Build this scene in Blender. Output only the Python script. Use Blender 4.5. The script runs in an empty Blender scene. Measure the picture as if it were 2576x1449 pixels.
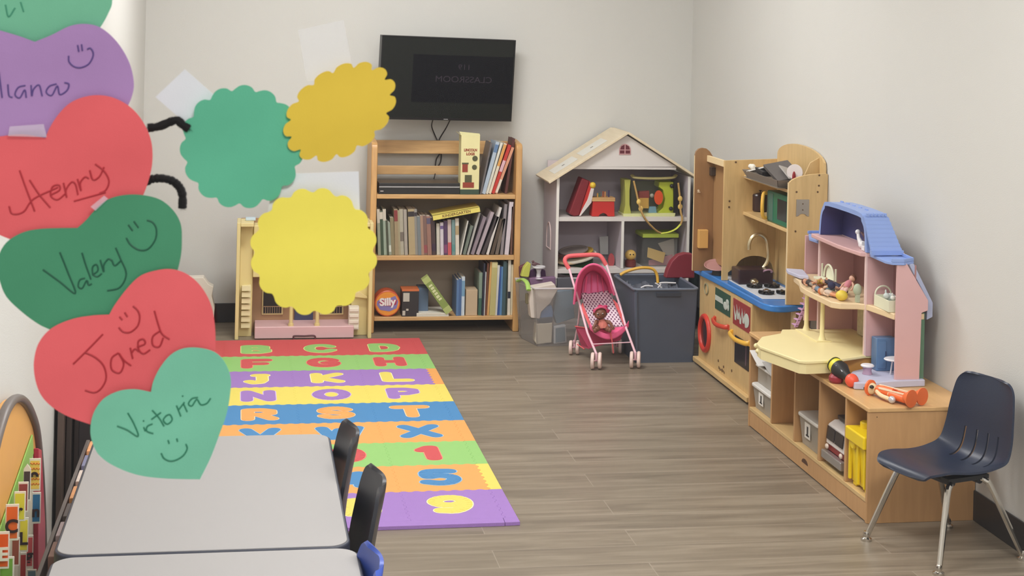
import bpy, bmesh, math, random
from mathutils import Vector as V, Matrix as M, geometry
random.seed(7)
SC = bpy.context.scene
COL = SC.collection
PI = math.pi
# ---------------------------------------------------------------- camera numbers
F, CX, CY, CH, YAW, ROLL = 3946.66, 1288.0, 40.62, 1.6272, .1667, .0225
_c, _s, _cr, _sr = math.cos(YAW), math.sin(YAW), math.cos(ROLL), math.sin(ROLL)
RT = V((_c*_cr, -_s*_cr, _sr)); UP = V((-_c*_sr, _s*_sr, _cr)); FW = V((_s, _c, 0))
EYE = V((0, 0, CH))

LAMP = {1.95: 52, 4.0: 22, 6.5: 41, 0: 30}; WORLD = .72; EXPO = 0.09
def at(px, py, x=None, y=None, z=None):
    """a measured point: where the sight line of a photo pixel meets a real plane of the room"""
    d = FW + RT*((px-CX)/F) - UP*((py-CY)/F)
    t = x/d.x if x is not None else (y/d.y if y is not None else (z-CH)/d.z)
    return EYE + d*t

def lin(c):
    c = c/255.0
    return c/12.92 if c <= .04045 else ((c+.055)/1.055)**2.4

MATS = {}
def mat(name, rgb, rough=.55, metal=0., var=.06, scale=14., bump=0., bscale=120., emit=0., coat=0., spec=.5, alpha=1., trans=0., sheen=0., sss=0.):
    if name in MATS: return MATS[name]
    m = bpy.data.materials.new(name); m.use_nodes = True
    nt = m.node_tree; b = nt.nodes['Principled BSDF']
    col = tuple(lin(v) for v in rgb)+(1,)
    tc = nt.nodes.new('ShaderNodeTexCoord')
    if var > 0:
        n = nt.nodes.new('ShaderNodeTexNoise'); n.inputs['Scale'].default_value = scale; n.inputs['Detail'].default_value = 4
        nt.links.new(tc.outputs['Object'], n.inputs['Vector'])
        mx = nt.nodes.new('ShaderNodeMix'); mx.data_type = 'RGBA'
        mx.inputs[6].default_value = tuple(v*(1-var) for v in col[:3])+(1,)
        mx.inputs[7].default_value = tuple(min(1, v*(1+var)) for v in col[:3])+(1,)
        nt.links.new(n.outputs['Fac'], mx.inputs[0]); nt.links.new(mx.outputs[2], b.inputs['Base Color'])
    else:
        b.inputs['Base Color'].default_value = col
    b.inputs['Roughness'].default_value = rough; b.inputs['Metallic'].default_value = metal
    b.inputs['Coat Weight'].default_value = coat; b.inputs['Specular IOR Level'].default_value = spec
    b.inputs['Alpha'].default_value = alpha; b.inputs['Transmission Weight'].default_value = trans
    if bump > 0:
        n2 = nt.nodes.new('ShaderNodeTexNoise'); n2.inputs['Scale'].default_value = bscale; n2.inputs['Detail'].default_value = 3
        nt.links.new(tc.outputs['Object'], n2.inputs['Vector'])
        bp = nt.nodes.new('ShaderNodeBump'); bp.inputs['Strength'].default_value = bump; bp.inputs['Distance'].default_value = .002
        nt.links.new(n2.outputs['Fac'], bp.inputs['Height']); nt.links.new(bp.outputs['Normal'], b.inputs['Normal'])
    if emit > 0:
        b.inputs['Emission Color'].default_value = col; b.inputs['Emission Strength'].default_value = emit
    MATS[name] = m
    return m

def wood(name, rgb, rough=.42, stretch=(1, 1, 8), contrast=.12, coat=.15):
    """fine grain running across the stretched axes"""
    if name in MATS: return MATS[name]
    m = bpy.data.materials.new(name); m.use_nodes = True
    nt = m.node_tree; b = nt.nodes['Principled BSDF']
    tc = nt.nodes.new('ShaderNodeTexCoord'); mp = nt.nodes.new('ShaderNodeMapping')
    mp.inputs['Scale'].default_value = [22/s for s in stretch]
    n = nt.nodes.new('ShaderNodeTexNoise'); n.inputs['Scale'].default_value = 2.4; n.inputs['Detail'].default_value = 6; n.inputs['Distortion'].default_value = .6
    r = nt.nodes.new('ShaderNodeValToRGB')
    c = [lin(v) for v in rgb]
    r.color_ramp.elements[0].position = .3; r.color_ramp.elements[0].color = (c[0]*(1-contrast), c[1]*(1-contrast*1.3), c[2]*(1-contrast*1.7), 1)
    r.color_ramp.elements[1].position = .7; r.color_ramp.elements[1].color = (min(1, c[0]*(1+contrast)), min(1, c[1]*(1+contrast)), min(1, c[2]*(1+contrast)), 1)
    nt.links.new(tc.outputs['Object'], mp.inputs['Vector']); nt.links.new(mp.outputs['Vector'], n.inputs['Vector'])
    nt.links.new(n.outputs['Fac'], r.inputs['Fac']); nt.links.new(r.outputs['Color'], b.inputs['Base Color'])
    b.inputs['Roughness'].default_value = rough; b.inputs['Coat Weight'].default_value = coat; b.inputs['Coat Roughness'].default_value = .25
    MATS[name] = m
    return m

def clear(name, rgb, amount=.75, rough=.2, gloss=.12):
    """thin see-through plastic or glass"""
    if name in MATS: return MATS[name]
    m = bpy.data.materials.new(name); m.use_nodes = True
    nt = m.node_tree; nt.nodes.clear()
    out = nt.nodes.new('ShaderNodeOutputMaterial'); t = nt.nodes.new('ShaderNodeBsdfTransparent')
    p = nt.nodes.new('ShaderNodeBsdfPrincipled'); mx = nt.nodes.new('ShaderNodeMixShader'); fr = nt.nodes.new('ShaderNodeLayerWeight')
    col = tuple(lin(v) for v in rgb)+(1,)
    t.inputs[0].default_value = tuple(.88+.12*v for v in col[:3])+(1,); p.inputs['Base Color'].default_value = col; p.inputs['Roughness'].default_value = rough
    fr.inputs[0].default_value = gloss
    ma = nt.nodes.new('ShaderNodeMath'); ma.operation = 'ADD'; ma.use_clamp = True; ma.inputs[1].default_value = 1-amount
    mu = nt.nodes.new('ShaderNodeMath'); mu.operation = 'MULTIPLY'; mu.inputs[1].default_value = .35
    nt.links.new(fr.outputs['Facing'], mu.inputs[0]); nt.links.new(mu.outputs[0], ma.inputs[0])
    nt.links.new(ma.outputs[0], mx.inputs[0]); nt.links.new(t.outputs[0], mx.inputs[1]); nt.links.new(p.outputs[0], mx.inputs[2]); nt.links.new(mx.outputs[0], out.inputs[0])
    MATS[name] = m
    return m

# ---------------------------------------------------------------- mesh builder
class G:
    def __init__(s): s.bm = bmesh.new(); s.mi = 0
    def m(s, i): s.mi = i; return s
    def _f(s, vs):
        try:
            f = s.bm.faces.new(vs); f.material_index = s.mi; return f
        except ValueError: return None
    def box(s, x0, x1, y0, y1, z0, z1, T=None):
        c = [V((x, y, z)) for x in (x0, x1) for y in (y0, y1) for z in (z0, z1)]
        if T: c = [T @ p for p in c]
        v = [s.bm.verts.new(p) for p in c]
        for q in ((0, 1, 3, 2), (4, 6, 7, 5), (0, 4, 5, 1), (2, 3, 7, 6), (0, 2, 6, 4), (1, 5, 7, 3)): s._f([v[i] for i in q])
        return s
    def frust(s, lo, hi, z0, z1, T=None):
        """box whose bottom and top rectangles (x0,x1,y0,y1) differ"""
        v = []
        for (x0, x1, y0, y1), z in ((lo, z0), (hi, z1)):
            for p in ((x0, y0), (x1, y0), (x1, y1), (x0, y1)):
                q = V((p[0], p[1], z)); v.append(s.bm.verts.new(T @ q if T else q))
        s._f(v[0:4][::-1]); s._f(v[4:8])
        for i in range(4): j = (i+1) % 4; s._f([v[i], v[j], v[4+j], v[4+i]])
        return s
    def tube(s, pts, r, n=8, closed=False, sq=1.):
        pts = [V(p) for p in pts]; k = len(pts)
        rr = r if isinstance(r, (list, tuple)) else [r]*k
        rings = []; up = None
        for i, p in enumerate(pts):
            a = pts[(i-1) % k] if (closed or i > 0) else p; b = pts[(i+1) % k] if (closed or i < k-1) else p
            d = (b-a).normalized()
            if up is None:
                up = V((0, 0, 1)) if abs(d.z) < .9 else V((1, 0, 0))
            sd = d.cross(up)
            if sd.length < 1e-5: sd = d.cross(V((0, 1, 0)))
            sd.normalize(); u2 = sd.cross(d).normalized(); up = u2
            rings.append([s.bm.verts.new(p + sd*math.cos(t)*rr[i] + u2*math.sin(t)*rr[i]*sq) for t in [2*PI*j/n for j in range(n)]])
        for i in range(k if closed else k-1):
            A, B = rings[i], rings[(i+1) % k]
            for j in range(n): s._f([A[j], A[(j+1) % n], B[(j+1) % n], B[j]])
        if not closed: s._f(rings[0][::-1]); s._f(rings[-1])
        return s
    def lathe(s, prof, T=None, n=24, caps=True):
        T = T or M.Identity(4); rings = []
        for r, z in prof:
            rings.append([s.bm.verts.new(T @ V((max(r, 1e-5)*math.cos(2*PI*j/n), max(r, 1e-5)*math.sin(2*PI*j/n), z))) for j in range(n)])
        for A, B in zip(rings, rings[1:]):
            for j in range(n): s._f([A[j], A[(j+1) % n], B[(j+1) % n], B[j]])
        if caps: s._f(rings[0][::-1]); s._f(rings[-1])
        return s
    def prism(s, poly, ext):
        poly = [V(p) for p in poly]; ext = V(ext)
        a = [s.bm.verts.new(p) for p in poly]; b = [s.bm.verts.new(p+ext) for p in poly]
        s._f(a[::-1]); s._f(b); k = len(a)
        for i in range(k): s._f([a[i], a[(i+1) % k], b[(i+1) % k], b[i]])
        return s
    def ball(s, c, r, T=None, u=16, v=10):
        c = V(c); r = (r, r, r) if not isinstance(r, (tuple, list)) else r; T = T or M.Identity(3)
        rings = []
        for i in range(1, v):
            a = PI*i/v
            rings.append([s.bm.verts.new(c + T @ V((r[0]*math.sin(a)*math.cos(2*PI*j/u), r[1]*math.sin(a)*math.sin(2*PI*j/u), r[2]*math.cos(a)))) for j in range(u)])
        t = s.bm.verts.new(c + T @ V((0, 0, r[2]))); b = s.bm.verts.new(c + T @ V((0, 0, -r[2])))
        for j in range(u): s._f([t, rings[0][j], rings[0][(j+1) % u]]); s._f([b, rings[-1][(j+1) % u], rings[-1][j]])
        for A, B in zip(rings, rings[1:]):
            for j in range(u): s._f([A[j], B[j], B[(j+1) % u], A[(j+1) % u]])
        return s
    def grid(s, fn, nu, nv, skip=None):
        g = [[s.bm.verts.new(V(fn(i/nu, j/nv))) for i in range(nu+1)] for j in range(nv+1)]
        for j in range(nv):
            for i in range(nu):
                if skip and skip((i+.5)/nu, (j+.5)/nv): continue
                s._f([g[j][i], g[j][i+1], g[j+1][i+1], g[j+1][i]])
        return s
    def mesh(s, name, off=None):
        if off is not None:
            for v in s.bm.verts: v.co -= off
        bmesh.ops.recalc_face_normals(s.bm, faces=s.bm.faces)
        me = bpy.data.meshes.new(name); s.bm.to_mesh(me); s.bm.free()
        return me

def finish(name, me, mats, parent=None, smooth=True, bev=0., seg=2, solid=0., sub=0, angle=35, soff=0.):
    for m in (mats if isinstance(mats, (list, tuple)) else [mats]): me.materials.append(m)
    o = bpy.data.objects.new(name, me); COL.objects.link(o)
    if smooth:
        for p in me.polygons: p.use_smooth = True
        me.set_sharp_from_angle(angle=math.radians(angle))
    if solid:
        d = o.modifiers.new('Solidify', 'SOLIDIFY'); d.thickness = solid; d.offset = soff
    if bev:
        d = o.modifiers.new('Bevel', 'BEVEL'); d.width = bev; d.segments = seg; d.limit_method = 'ANGLE'; d.angle_limit = math.radians(40)
        d.harden_normals = True
    if sub:
        d = o.modifiers.new('Subsurf', 'SUBSURF'); d.levels = sub; d.render_levels = sub
    if parent: o.parent = parent
    return o

def tag(o, label=None, cat=None, group=None, kind=None):
    if label: o['label'] = label
    if cat: o['category'] = cat
    if group: o['group'] = group
    if kind: o['kind'] = kind
    return o

class Thing:
    def __init__(s, name, label, cat, loc=(0, 0, 0), rot=(0, 0, 0), group=None, scale=1.):
        s.e = bpy.data.objects.new(name, None); COL.objects.link(s.e); s.e.empty_display_size = .05
        s.e.location = loc; s.e.rotation_euler = rot; s.e.scale = (scale,)*3
        s.loc = V(loc); tag(s.e, label, cat, group)
        s.world = rot == (0, 0, 0) and scale == 1.
    def part(s, name, g, mats, parent=None, local=False, label=None, kind=None, **k):
        off = None if (local or not s.world) else s.loc
        if not isinstance(g, G) and off is not None: g.transform(M.Translation(-off))
        o = finish(name, g.mesh(name, off) if isinstance(g, G) else g, mats, parent or s.e, **k)
        if label: o['label'] = label
        if kind: o['kind'] = kind
        return o

def solo(name, label, cat, g, mats, group=None, loc=None, rot=None, **k):
    vs = [v.co for v in g.bm.verts]
    if loc is None:
        lo = V([min(v[i] for v in vs) for i in range(3)]); hi = V([max(v[i] for v in vs) for i in range(3)])
        off = V(((lo.x+hi.x)/2, (lo.y+hi.y)/2, lo.z)); loc = off
    else: off = None
    o = finish(name, g.mesh(name, off), mats, **k); o.location = loc
    if rot: o.rotation_euler = rot
    return tag(o, label, cat, group)

def struct(name, g, mats, **k):
    return tag(finish(name, g.mesh(name), mats, **k), kind='structure')

def spline(pts, n=6, closed=False):
    """Catmull-Rom through the points"""
    pts = [V(p) for p in pts]; k = len(pts); out = []
    for i in range(k if closed else k-1):
        p1, p2 = pts[i], pts[(i+1) % k]
        p0 = pts[(i-1) % k] if (closed or i > 0) else p1*2-p2
        p3 = pts[(i+2) % k] if (closed or i+2 < k) else p2*2-p1
        for j in range(n):
            t = j/n
            out.append(.5*((2*p1)+(p2-p0)*t+(2*p0-5*p1+4*p2-p3)*t*t+(3*p1-p0-3*p2+p3)*t*t*t))
    if not closed: out.append(pts[-1])
    return out

def text_mesh(s, size=.1, ext=.001, off=0., T=None, sx=1., align='CENTER', bev=0.):
    cu = bpy.data.curves.new('t', 'FONT'); cu.body = s; cu.size = size; cu.extrude = ext; cu.offset = off
    cu.align_x = align; cu.align_y = 'CENTER'; cu.bevel_depth = bev
    ob = bpy.data.objects.new('t', cu); COL.objects.link(ob)
    dg = bpy.context.evaluated_depsgraph_get(); me = bpy.data.meshes.new_from_object(ob.evaluated_get(dg))
    bpy.data.objects.remove(ob); bpy.data.curves.remove(cu)
    if sx != 1: me.transform(M.Diagonal((sx, 1, 1, 1)))
    if T: me.transform(T)
    return me

def frame(o, xdir, zdir):
    """matrix with text x along xdir, text y along zdir, at origin o"""
    x = V(xdir).normalized(); y = V(zdir).normalized(); n = x.cross(y).normalized(); y = n.cross(x)
    m = M((x, y, n)).transposed().to_4x4(); m.translation = V(o); return m

# ================================================================ ROOM
XL, XR, YF, YB, ZC = -.52, 2.40, 1.25, 8.30, 2.70
wallm = mat('wall paint', (212, 211, 207), .7, var=.02, scale=3, bump=.25, bscale=260)
basem = mat('black vinyl base', (42, 41, 43), .35, var=.1)
def floor_mat():
    m = bpy.data.materials.new('grey brown vinyl planks'); m.use_nodes = True
    nt = m.node_tree; b = nt.nodes['Principled BSDF']; L = nt.links.new
    tc = nt.nodes.new('ShaderNodeTexCoord')
    bk = nt.nodes.new('ShaderNodeTexBrick'); bk.offset = .37; bk.offset_frequency = 2; bk.squash = 1
    bk.inputs['Scale'].default_value = 1; bk.inputs['Brick Width'].default_value = 1.22; bk.inputs['Row Height'].default_value = .152
    bk.inputs['Mortar Size'].default_value = .0016; bk.inputs['Mortar Smooth'].default_value = .2; bk.inputs['Bias'].default_value = 0
    bk.inputs['Color1'].default_value = (.25, .25, .25, 1); bk.inputs['Color2'].default_value = (.75, .75, .75, 1); bk.inputs['Mortar'].default_value = (.5, .5, .5, 1)
    L(tc.outputs['Object'], bk.inputs['Vector'])
    mp = nt.nodes.new('ShaderNodeMapping'); mp.inputs['Scale'].default_value = (1.1, 13, 1)
    n = nt.nodes.new('ShaderNodeTexNoise'); n.inputs['Scale'].default_value = 1.6; n.inputs['Detail'].default_value = 8; n.inputs['Roughness'].default_value = .62; n.inputs['Distortion'].default_value = .5
    sp = nt.nodes.new('ShaderNodeVectorMath'); sp.operation = 'MULTIPLY_ADD'; sp.inputs[1].default_value = (5, 5, 5)
    L(bk.outputs['Color'], sp.inputs[0]); L(tc.outputs['Object'], mp.inputs['Vector']); L(mp.outputs['Vector'], sp.inputs[2]); L(sp.outputs[0], n.inputs['Vector'])
    r = nt.nodes.new('ShaderNodeValToRGB')
    e = r.color_ramp.elements
    e[0].position = .25; e[0].color = (lin(104), lin(93), lin(80), 1); e[1].position = .75; e[1].color = (lin(155), lin(143), lin(127), 1)
    k = e.new(.5); k.color = (lin(132), lin(120), lin(104), 1)
    L(n.outputs['Fac'], r.inputs['Fac'])
    mx = nt.nodes.new('ShaderNodeMix'); mx.data_type = 'RGBA'; mx.blend_type = 'OVERLAY'; mx.inputs[0].default_value = .13
    L(r.outputs['Color'], mx.inputs[6]); L(bk.outputs['Color'], mx.inputs[7])
    m2 = nt.nodes.new('ShaderNodeMix'); m2.data_type = 'RGBA'; m2.inputs[7].default_value = (lin(176), lin(165), lin(150), 1)
    fa = nt.nodes.new('ShaderNodeMath'); fa.operation = 'MULTIPLY'; fa.inputs[1].default_value = .42
    L(bk.outputs['Fac'], fa.inputs[0]); L(fa.outputs[0], m2.inputs[0]); L(mx.outputs[2], m2.inputs[6]); L(m2.outputs[2], b.inputs['Base Color'])
    b.inputs['Roughness'].default_value = .36; b.inputs['Specular IOR Level'].default_value = .42
    n3 = nt.nodes.new('ShaderNodeTexNoise'); n3.inputs['Scale'].default_value = 5; n3.inputs['Detail'].default_value = 5
    mr = nt.nodes.new('ShaderNodeMapRange'); mr.inputs[3].default_value = .28; mr.inputs[4].default_value = .46
    L(tc.outputs['Object'], n3.inputs['Vector']); L(n3.outputs['Fac'], mr.inputs[0]); L(mr.outputs[0], b.inputs['Roughness'])
    bp = nt.nodes.new('ShaderNodeBump'); bp.inputs['Strength'].default_value = .12; bp.inputs['Distance'].default_value = .002
    L(n.outputs['Fac'], bp.inputs['Height']); L(bp.outputs['Normal'], b.inputs['Normal'])
    return m
struct('floor', G().box(XL-.12, XR+.12, -1.2, YB+.12, -.08, 0), floor_mat(), smooth=False)
struct('ceiling', G().box(XL-.12, XR+.12, -1.2, YB+.12, ZC, ZC+.08), mat('ceiling white', (226, 224, 218), .85, var=.03, bump=.3, bscale=80), smooth=False)
struct('wall_back', G().box(XL-.1, XR+.1, YB, YB+.1, 0, ZC), wallm, smooth=False)
struct('wall_right', G().box(XR, XR+.1, -1.2, YB, 0, ZC), wallm, smooth=False)
struct('wall_left', G().box(XL-.1, XL, -1.2, YB, 0, ZC), wallm, smooth=False)
wx0, wx1, wz0, wz1 = -.42, .95, .82, 1.98
struct('wall_front', G().box(XL, wx0, YF, YF+.1, 0, ZC).box(wx1, XR, YF, YF+.1, 0, ZC).box(wx0, wx1, YF, YF+.1, 0, wz0).box(wx0, wx1, YF, YF+.1, wz1, ZC), wallm, smooth=False)
w = G(); t = .035
w.box(wx0, wx0+t, YF-.012, YF+.112, wz0, wz1).box(wx1-t, wx1, YF-.012, YF+.112, wz0, wz1).box(wx0, wx1, YF-.012, YF+.112, wz0, wz0+t).box(wx0, wx1, YF-.012, YF+.112, wz1-t, wz1)
win = struct('window_1', w, mat('dark bronze window frame', (58, 52, 48), .4), bev=.002)
glass = bpy.data.materials.new('clear window glass'); glass.use_nodes = True
_n = glass.node_tree; _n.nodes.clear(); _o = _n.nodes.new('ShaderNodeOutputMaterial'); _t = _n.nodes.new('ShaderNodeBsdfTransparent'); _g = _n.nodes.new('ShaderNodeBsdfGlossy'); _m = _n.nodes.new('ShaderNodeMixShader')
_t.inputs[0].default_value = (.985, .985, .98, 1); _g.inputs['Roughness'].default_value = .02; _m.inputs[0].default_value = .010
_n.links.new(_t.outputs[0], _m.inputs[1]); _n.links.new(_g.outputs[0], _m.inputs[2]); _n.links.new(_m.outputs[0], _o.inputs[0])
gp = finish('pane', G().box(wx0+t, wx1-t, YF+.004, YF+.008, wz0+t, wz1-t).mesh('pane'), glass, win, smooth=False)
for nm, bx in (('baseboard_back', (XL, XR, YB-.008, YB, 0, .1)), ('baseboard_right', (XR-.008, XR, YF+.1, YB-.008, 0, .1)), ('baseboard_left', (XL, XL+.008, YF+.1, YB-.008, 0, .1))):
    struct(nm, G().box(*bx), basem, bev=.003)

# ---------------------------------------------------------------- ceiling lamps
lampm = mat('lit lamp diffuser', (255, 252, 248), .5, var=0, emit=4.)
framem = mat('white lamp frame', (235, 235, 232), .4, var=0)
for (lx, ly, wh) in ((1.45, 1.95, 'added as front fill by the window wall'), (.75, 4.0, 'in the middle of the ceiling'), (.65, 6.5, 'nearest the back wall')):  # first panel is added off centre to fill surfaces facing the window
    T = Thing('ceiling_light', 'long white ceiling light panel '+wh, 'ceiling light', (lx, ly, ZC), group='ceiling light panels')
    T.part('frame', G().box(lx-.62, lx+.62, ly-.32, ly-.3, ZC-.03, ZC).box(lx-.62, lx+.62, ly+.3, ly+.32, ZC-.03, ZC).box(lx-.62, lx-.6, ly-.3, ly+.3, ZC-.03, ZC).box(lx+.6, lx+.62, ly-.3, ly+.3, ZC-.03, ZC), framem, smooth=False)
    T.part('diffuser', G().box(lx-.6, lx+.6, ly-.3, ly+.3, ZC-.02, ZC-.012), lampm, smooth=False)
    ld = bpy.data.lights.new('lamp', 'AREA'); ld.shape = 'RECTANGLE'; ld.size = 1.18; ld.size_y = .58; ld.energy = LAMP[ly]; ld.color = (1., 1., 1.)
    lo = bpy.data.objects.new('lamp', ld); COL.objects.link(lo); lo.parent = T.e; lo.location = (0, 0, -.024)
# corridor lamp outside the window, where the photographer stands
T = Thing('corridor_light', 'white corridor ceiling light panel outside the window', 'ceiling light', (.3, -.2, ZC))
T.part('frame', G().box(-.02, .62, -.52, .12, ZC-.03, ZC), framem, smooth=False)
ld = bpy.data.lights.new('lamp', 'AREA'); ld.size = .58; ld.energy = LAMP[0]; ld.color = (1., .985, .97)
lo = bpy.data.objects.new('lamp', ld); COL.objects.link(lo); lo.parent = T.e; lo.location = (0, 0, -.034)
wd = bpy.data.worlds.new('corridor air'); SC.world = wd; wd.use_nodes = True
wd.node_tree.nodes['Background'].inputs[0].default_value = (.98, .97, 1, 1); wd.node_tree.nodes['Background'].inputs[1].default_value = WORLD

# ---------------------------------------------------------------- camera
cd = bpy.data.cameras.new('camera'); cam = bpy.data.objects.new('camera', cd); COL.objects.link(cam)
cd.sensor_width = 36; cd.sensor_fit = 'HORIZONTAL'; cd.lens = F*36/2576; cd.shift_x = 0; cd.shift_y = -(724.5-CY)/2576
mm = M((RT, UP, -FW)).transposed().to_4x4(); mm.translation = EYE; cam.matrix_world = mm
cd.clip_start = .05; cd.dof.use_dof = True; cd.dof.focus_distance = 6.3; cd.dof.aperture_fstop = 34
SC.camera = cam
SC.view_settings.view_transform = 'Standard'; SC.view_settings.look = 'None'; SC.view_settings.gamma = 1; SC.view_settings.exposure = EXPO
SC.view_settings.use_curve_mapping = False

# ================================================================ PAPERS ON THE WINDOW
def paper(name, label, cat, pts, rgb, yoff, group=None, wave=.0012, crease=0., sharp=(), thick=.0005):
    """cut paper: real outline on the glass, filled and slightly buckled"""
    y = YF-yoff
    out = []
    k = len(pts); idx = [i for i in sharp]
    segs = []
    if idx:
        for a, b in zip(idx, idx[1:]+[idx[0]+k]):
            segs += spline([at(*pts[i % k], y=y) for i in range(a, b+1)], 7)[:-1]
    else: segs = spline([at(*p, y=y) for p in pts], 7, True)
    cx = sum(p.x for p in segs)/len(segs); cz = sum(p.z for p in segs)/len(segs)
    v2 = [(p.x, p.z) for p in segs]; n = len(v2); ed = [(i, (i+1) % n) for i in range(n)]
    xs = [p[0] for p in v2]; zs = [p[1] for p in v2]; st = .006
    extra = []
    for i in range(int((max(xs)-min(xs))/st)+1):
        for j in range(int((max(zs)-min(zs))/st)+1):
            extra.append(V((min(xs)+(i+.5)*st, min(zs)+(j+.5)*st)))
    r = geometry.delaunay_2d_cdt([V(p) for p in v2]+extra, ed, [list(range(n))], 1, 1e-6)
    g = G(); R = random.Random(label); a1, a2, p1, p2 = R.uniform(.3, 1.2), R.uniform(1.7, 2.6), R.uniform(0, 6), R.uniform(0, 6)
    vs = []
    def depth(x_, z_):
        u, w_ = x_-cx, z_-cz
        d = wave*(math.sin((u*math.cos(a1)+w_*math.sin(a1))*55+p1)+.7*math.sin((u*math.cos(a2)+w_*math.sin(a2))*90+p2))+wave
        return d+crease*.3*abs(u*math.cos(a1)-w_*math.sin(a1))
    for p in r[0]: vs.append(g.bm.verts.new((p.x, y-depth(p.x, p.y)-.0002, p.y)))
    for f in r[2]: g._f([vs[i] for i in f])
    m = mat('paper '+label, rgb, .75, var=.035, scale=60, bump=.08, bscale=900, spec=.3)
    o = solo(name, label, cat, g, m, group, solid=thick, angle=180)
    es = o.modifiers.new('Rim', 'EDGE_SPLIT'); es.split_angle = math.radians(50)
    return o, depth

def ink(o, df, strokes, yoff, w, rgb, name='ink'):
    g = G(); y = YF-yoff-.0006
    for s in strokes:
        p = [at(a, b, y=y) for a, b in s]
        p = spline(p, 5) if len(p) > 2 else spline([p[0], p[0].lerp(p[1], .5), p[1]], 3)
        p = [V((q.x, q.y-df(q.x, q.z), q.z)) for q in p]
        g.tube(p, w, 6)
    ob = finish(name, g.mesh(name, V(o.location)), mat('ink '+str(rgb), rgb, .6, var=.1), o)
    ob['label'] = 'handwritten ink strokes'
    return ob

hg = 'name hearts taped to the window'
redp, grnp, mintp, purp, yelp = (222, 96, 100), (70, 140, 104), (118, 190, 160), (166, 130, 180), (236, 222, 92)
h0, d_ = paper('paper_heart', 'mint green paper heart cut off by the top of the window view', 'paper heart',
    [(20, -130), (80, -195), (190, -195), (270, -110), (283, -10), (275, 30), (240, 85), (180, 130), (100, 165), (-20, 150), (-180, 60), (-250, -40), (-220, -150), (-80, -180)], (112, 180, 146), .004, hg, sharp=(0, 8))
ink(h0, d_, [[(14, 12), (22, 42), (38, 20)], [(52, 5), (60, 30)]], .004, .0006, (60, 140, 110))
h1, d_ = paper('paper_heart', 'lilac purple paper heart with a smiley, second from top', 'paper heart',
    [(88, 105), (130, 88), (175, 66), (215, 60), (255, 70), (295, 105), (325, 155), (337, 205), (333, 240), (318, 275), (290, 330), (240, 390), (180, 440), (40, 430), (-120, 380), (-230, 290), (-262, 200), (-250, 120), (-190, 80), (-110, 66), (-30, 70), (40, 88)], purp, .009, hg, sharp=(0, 12))
ink(h1, d_, [[(196, 113), (199, 130)], [(206, 111), (208, 128)], [(173, 140), (174, 155), (186, 167), (203, 170), (222, 162), (233, 146), (235, 132), (228, 121), (220, 124)],
    [(-2, 180), (2, 215), (6, 246)], [(20, 212), (23, 240), (32, 245)], [(64, 215), (46, 220), (38, 238), (50, 246), (62, 226), (66, 246)], [(78, 214), (80, 242), (84, 225), (98, 214), (106, 242)],
    [(142, 211), (124, 217), (116, 232), (130, 240), (144, 216), (150, 238), (168, 228), (173, 212), (162, 208)]], .009, .00065, (86, 66, 128))
h2, d_ = paper('paper_heart', 'red paper heart between the lilac and the dark green hearts', 'paper heart',
    [(115, 347), (125, 322), (147, 288), (175, 260), (210, 244), (250, 239), (290, 247), (330, 270), (360, 305), (380, 350), (384, 400), (375, 450), (350, 510), (290, 590), (205, 640), (120, 635), (60, 612), (0, 590), (-60, 555), (-110, 500), (-118, 440), (-90, 385), (-40, 352), (10, 342), (60, 338)], redp, .014, hg, sharp=(0, 14), crease=.02)
ink(h2, d_, [[(50, 428), (68, 478), (88, 531)], [(75, 452), (100, 490), (127, 522)], [(24, 518), (32, 537), (60, 532), (85, 500), (146, 471)], [(128, 490), (150, 478), (148, 465), (132, 470), (128, 492), (145, 502), (166, 486)],
    [(160, 460), (168, 497), (166, 478), (180, 458), (190, 464), (196, 490)], [(195, 450), (204, 480), (202, 460), (214, 445), (224, 449)], [(226, 428), (234, 452), (250, 444), (262, 420)], [(240, 412), (262, 430), (274, 455), (266, 478), (250, 486)], [(186, 506), (215, 498), (244, 490), (266, 484)]], .014, .0007, (172, 42, 52))
h3, d_ = paper('paper_heart', 'dark green paper heart with a smiley, between the two red hearts', 'paper heart',
    [(195, 573), (215, 555), (240, 527), (268, 503), (305, 491), (350, 489), (400, 500), (435, 527), (455, 562), (458, 605), (455, 645), (443, 690), (415, 750), (370, 815), (290, 885), (200, 862), (130, 829), (98, 814), (58, 785), (18, 745), (0, 700), (-4, 660), (4, 628), (25, 602), (60, 583), (100, 575), (150, 573)], grnp, .019, hg, sharp=(0, 14))
ink(h3, d_, [[(109, 677), (150, 708), (190, 738), (172, 688), (151, 634)], [(214, 700), (201, 704), (197, 720), (207, 725), (218, 706), (223, 717), (231, 714)], [(206, 636), (216, 668), (229, 703)], [(232, 692), (246, 681), (243, 666), (233, 672), (234, 690), (245, 696), (256, 688)],
    [(252, 654), (261, 684), (261, 667), (272, 652), (281, 655)], [(281, 654), (289, 668), (304, 656)], [(291, 623), (303, 650), (318, 688), (302, 722), (270, 731)],
    [(323, 565), (334, 580)], [(337, 556), (349, 572)], [(318, 598), (329, 615), (351, 628), (373, 625), (391, 602), (394, 576), (385, 559), (370, 553)]], .019, .00065, (22, 84, 62))
h4, d_ = paper('paper_heart', 'red paper heart with a smiley, between the dark green and mint hearts', 'paper heart',
    [(275, 791), (290, 765), (320, 725), (352, 694), (390, 680), (430, 676), (470, 688), (505, 718), (530, 762), (540, 812), (542, 870), (535, 930), (505, 1010), (430, 1110), (320, 1095), (225, 1065), (170, 1045), (130, 1020), (104, 990), (90, 950), (87, 905), (99, 860), (130, 825), (180, 803), (230, 794)], (224, 98, 102), .024, hg, sharp=(0, 13), crease=.012)
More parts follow.
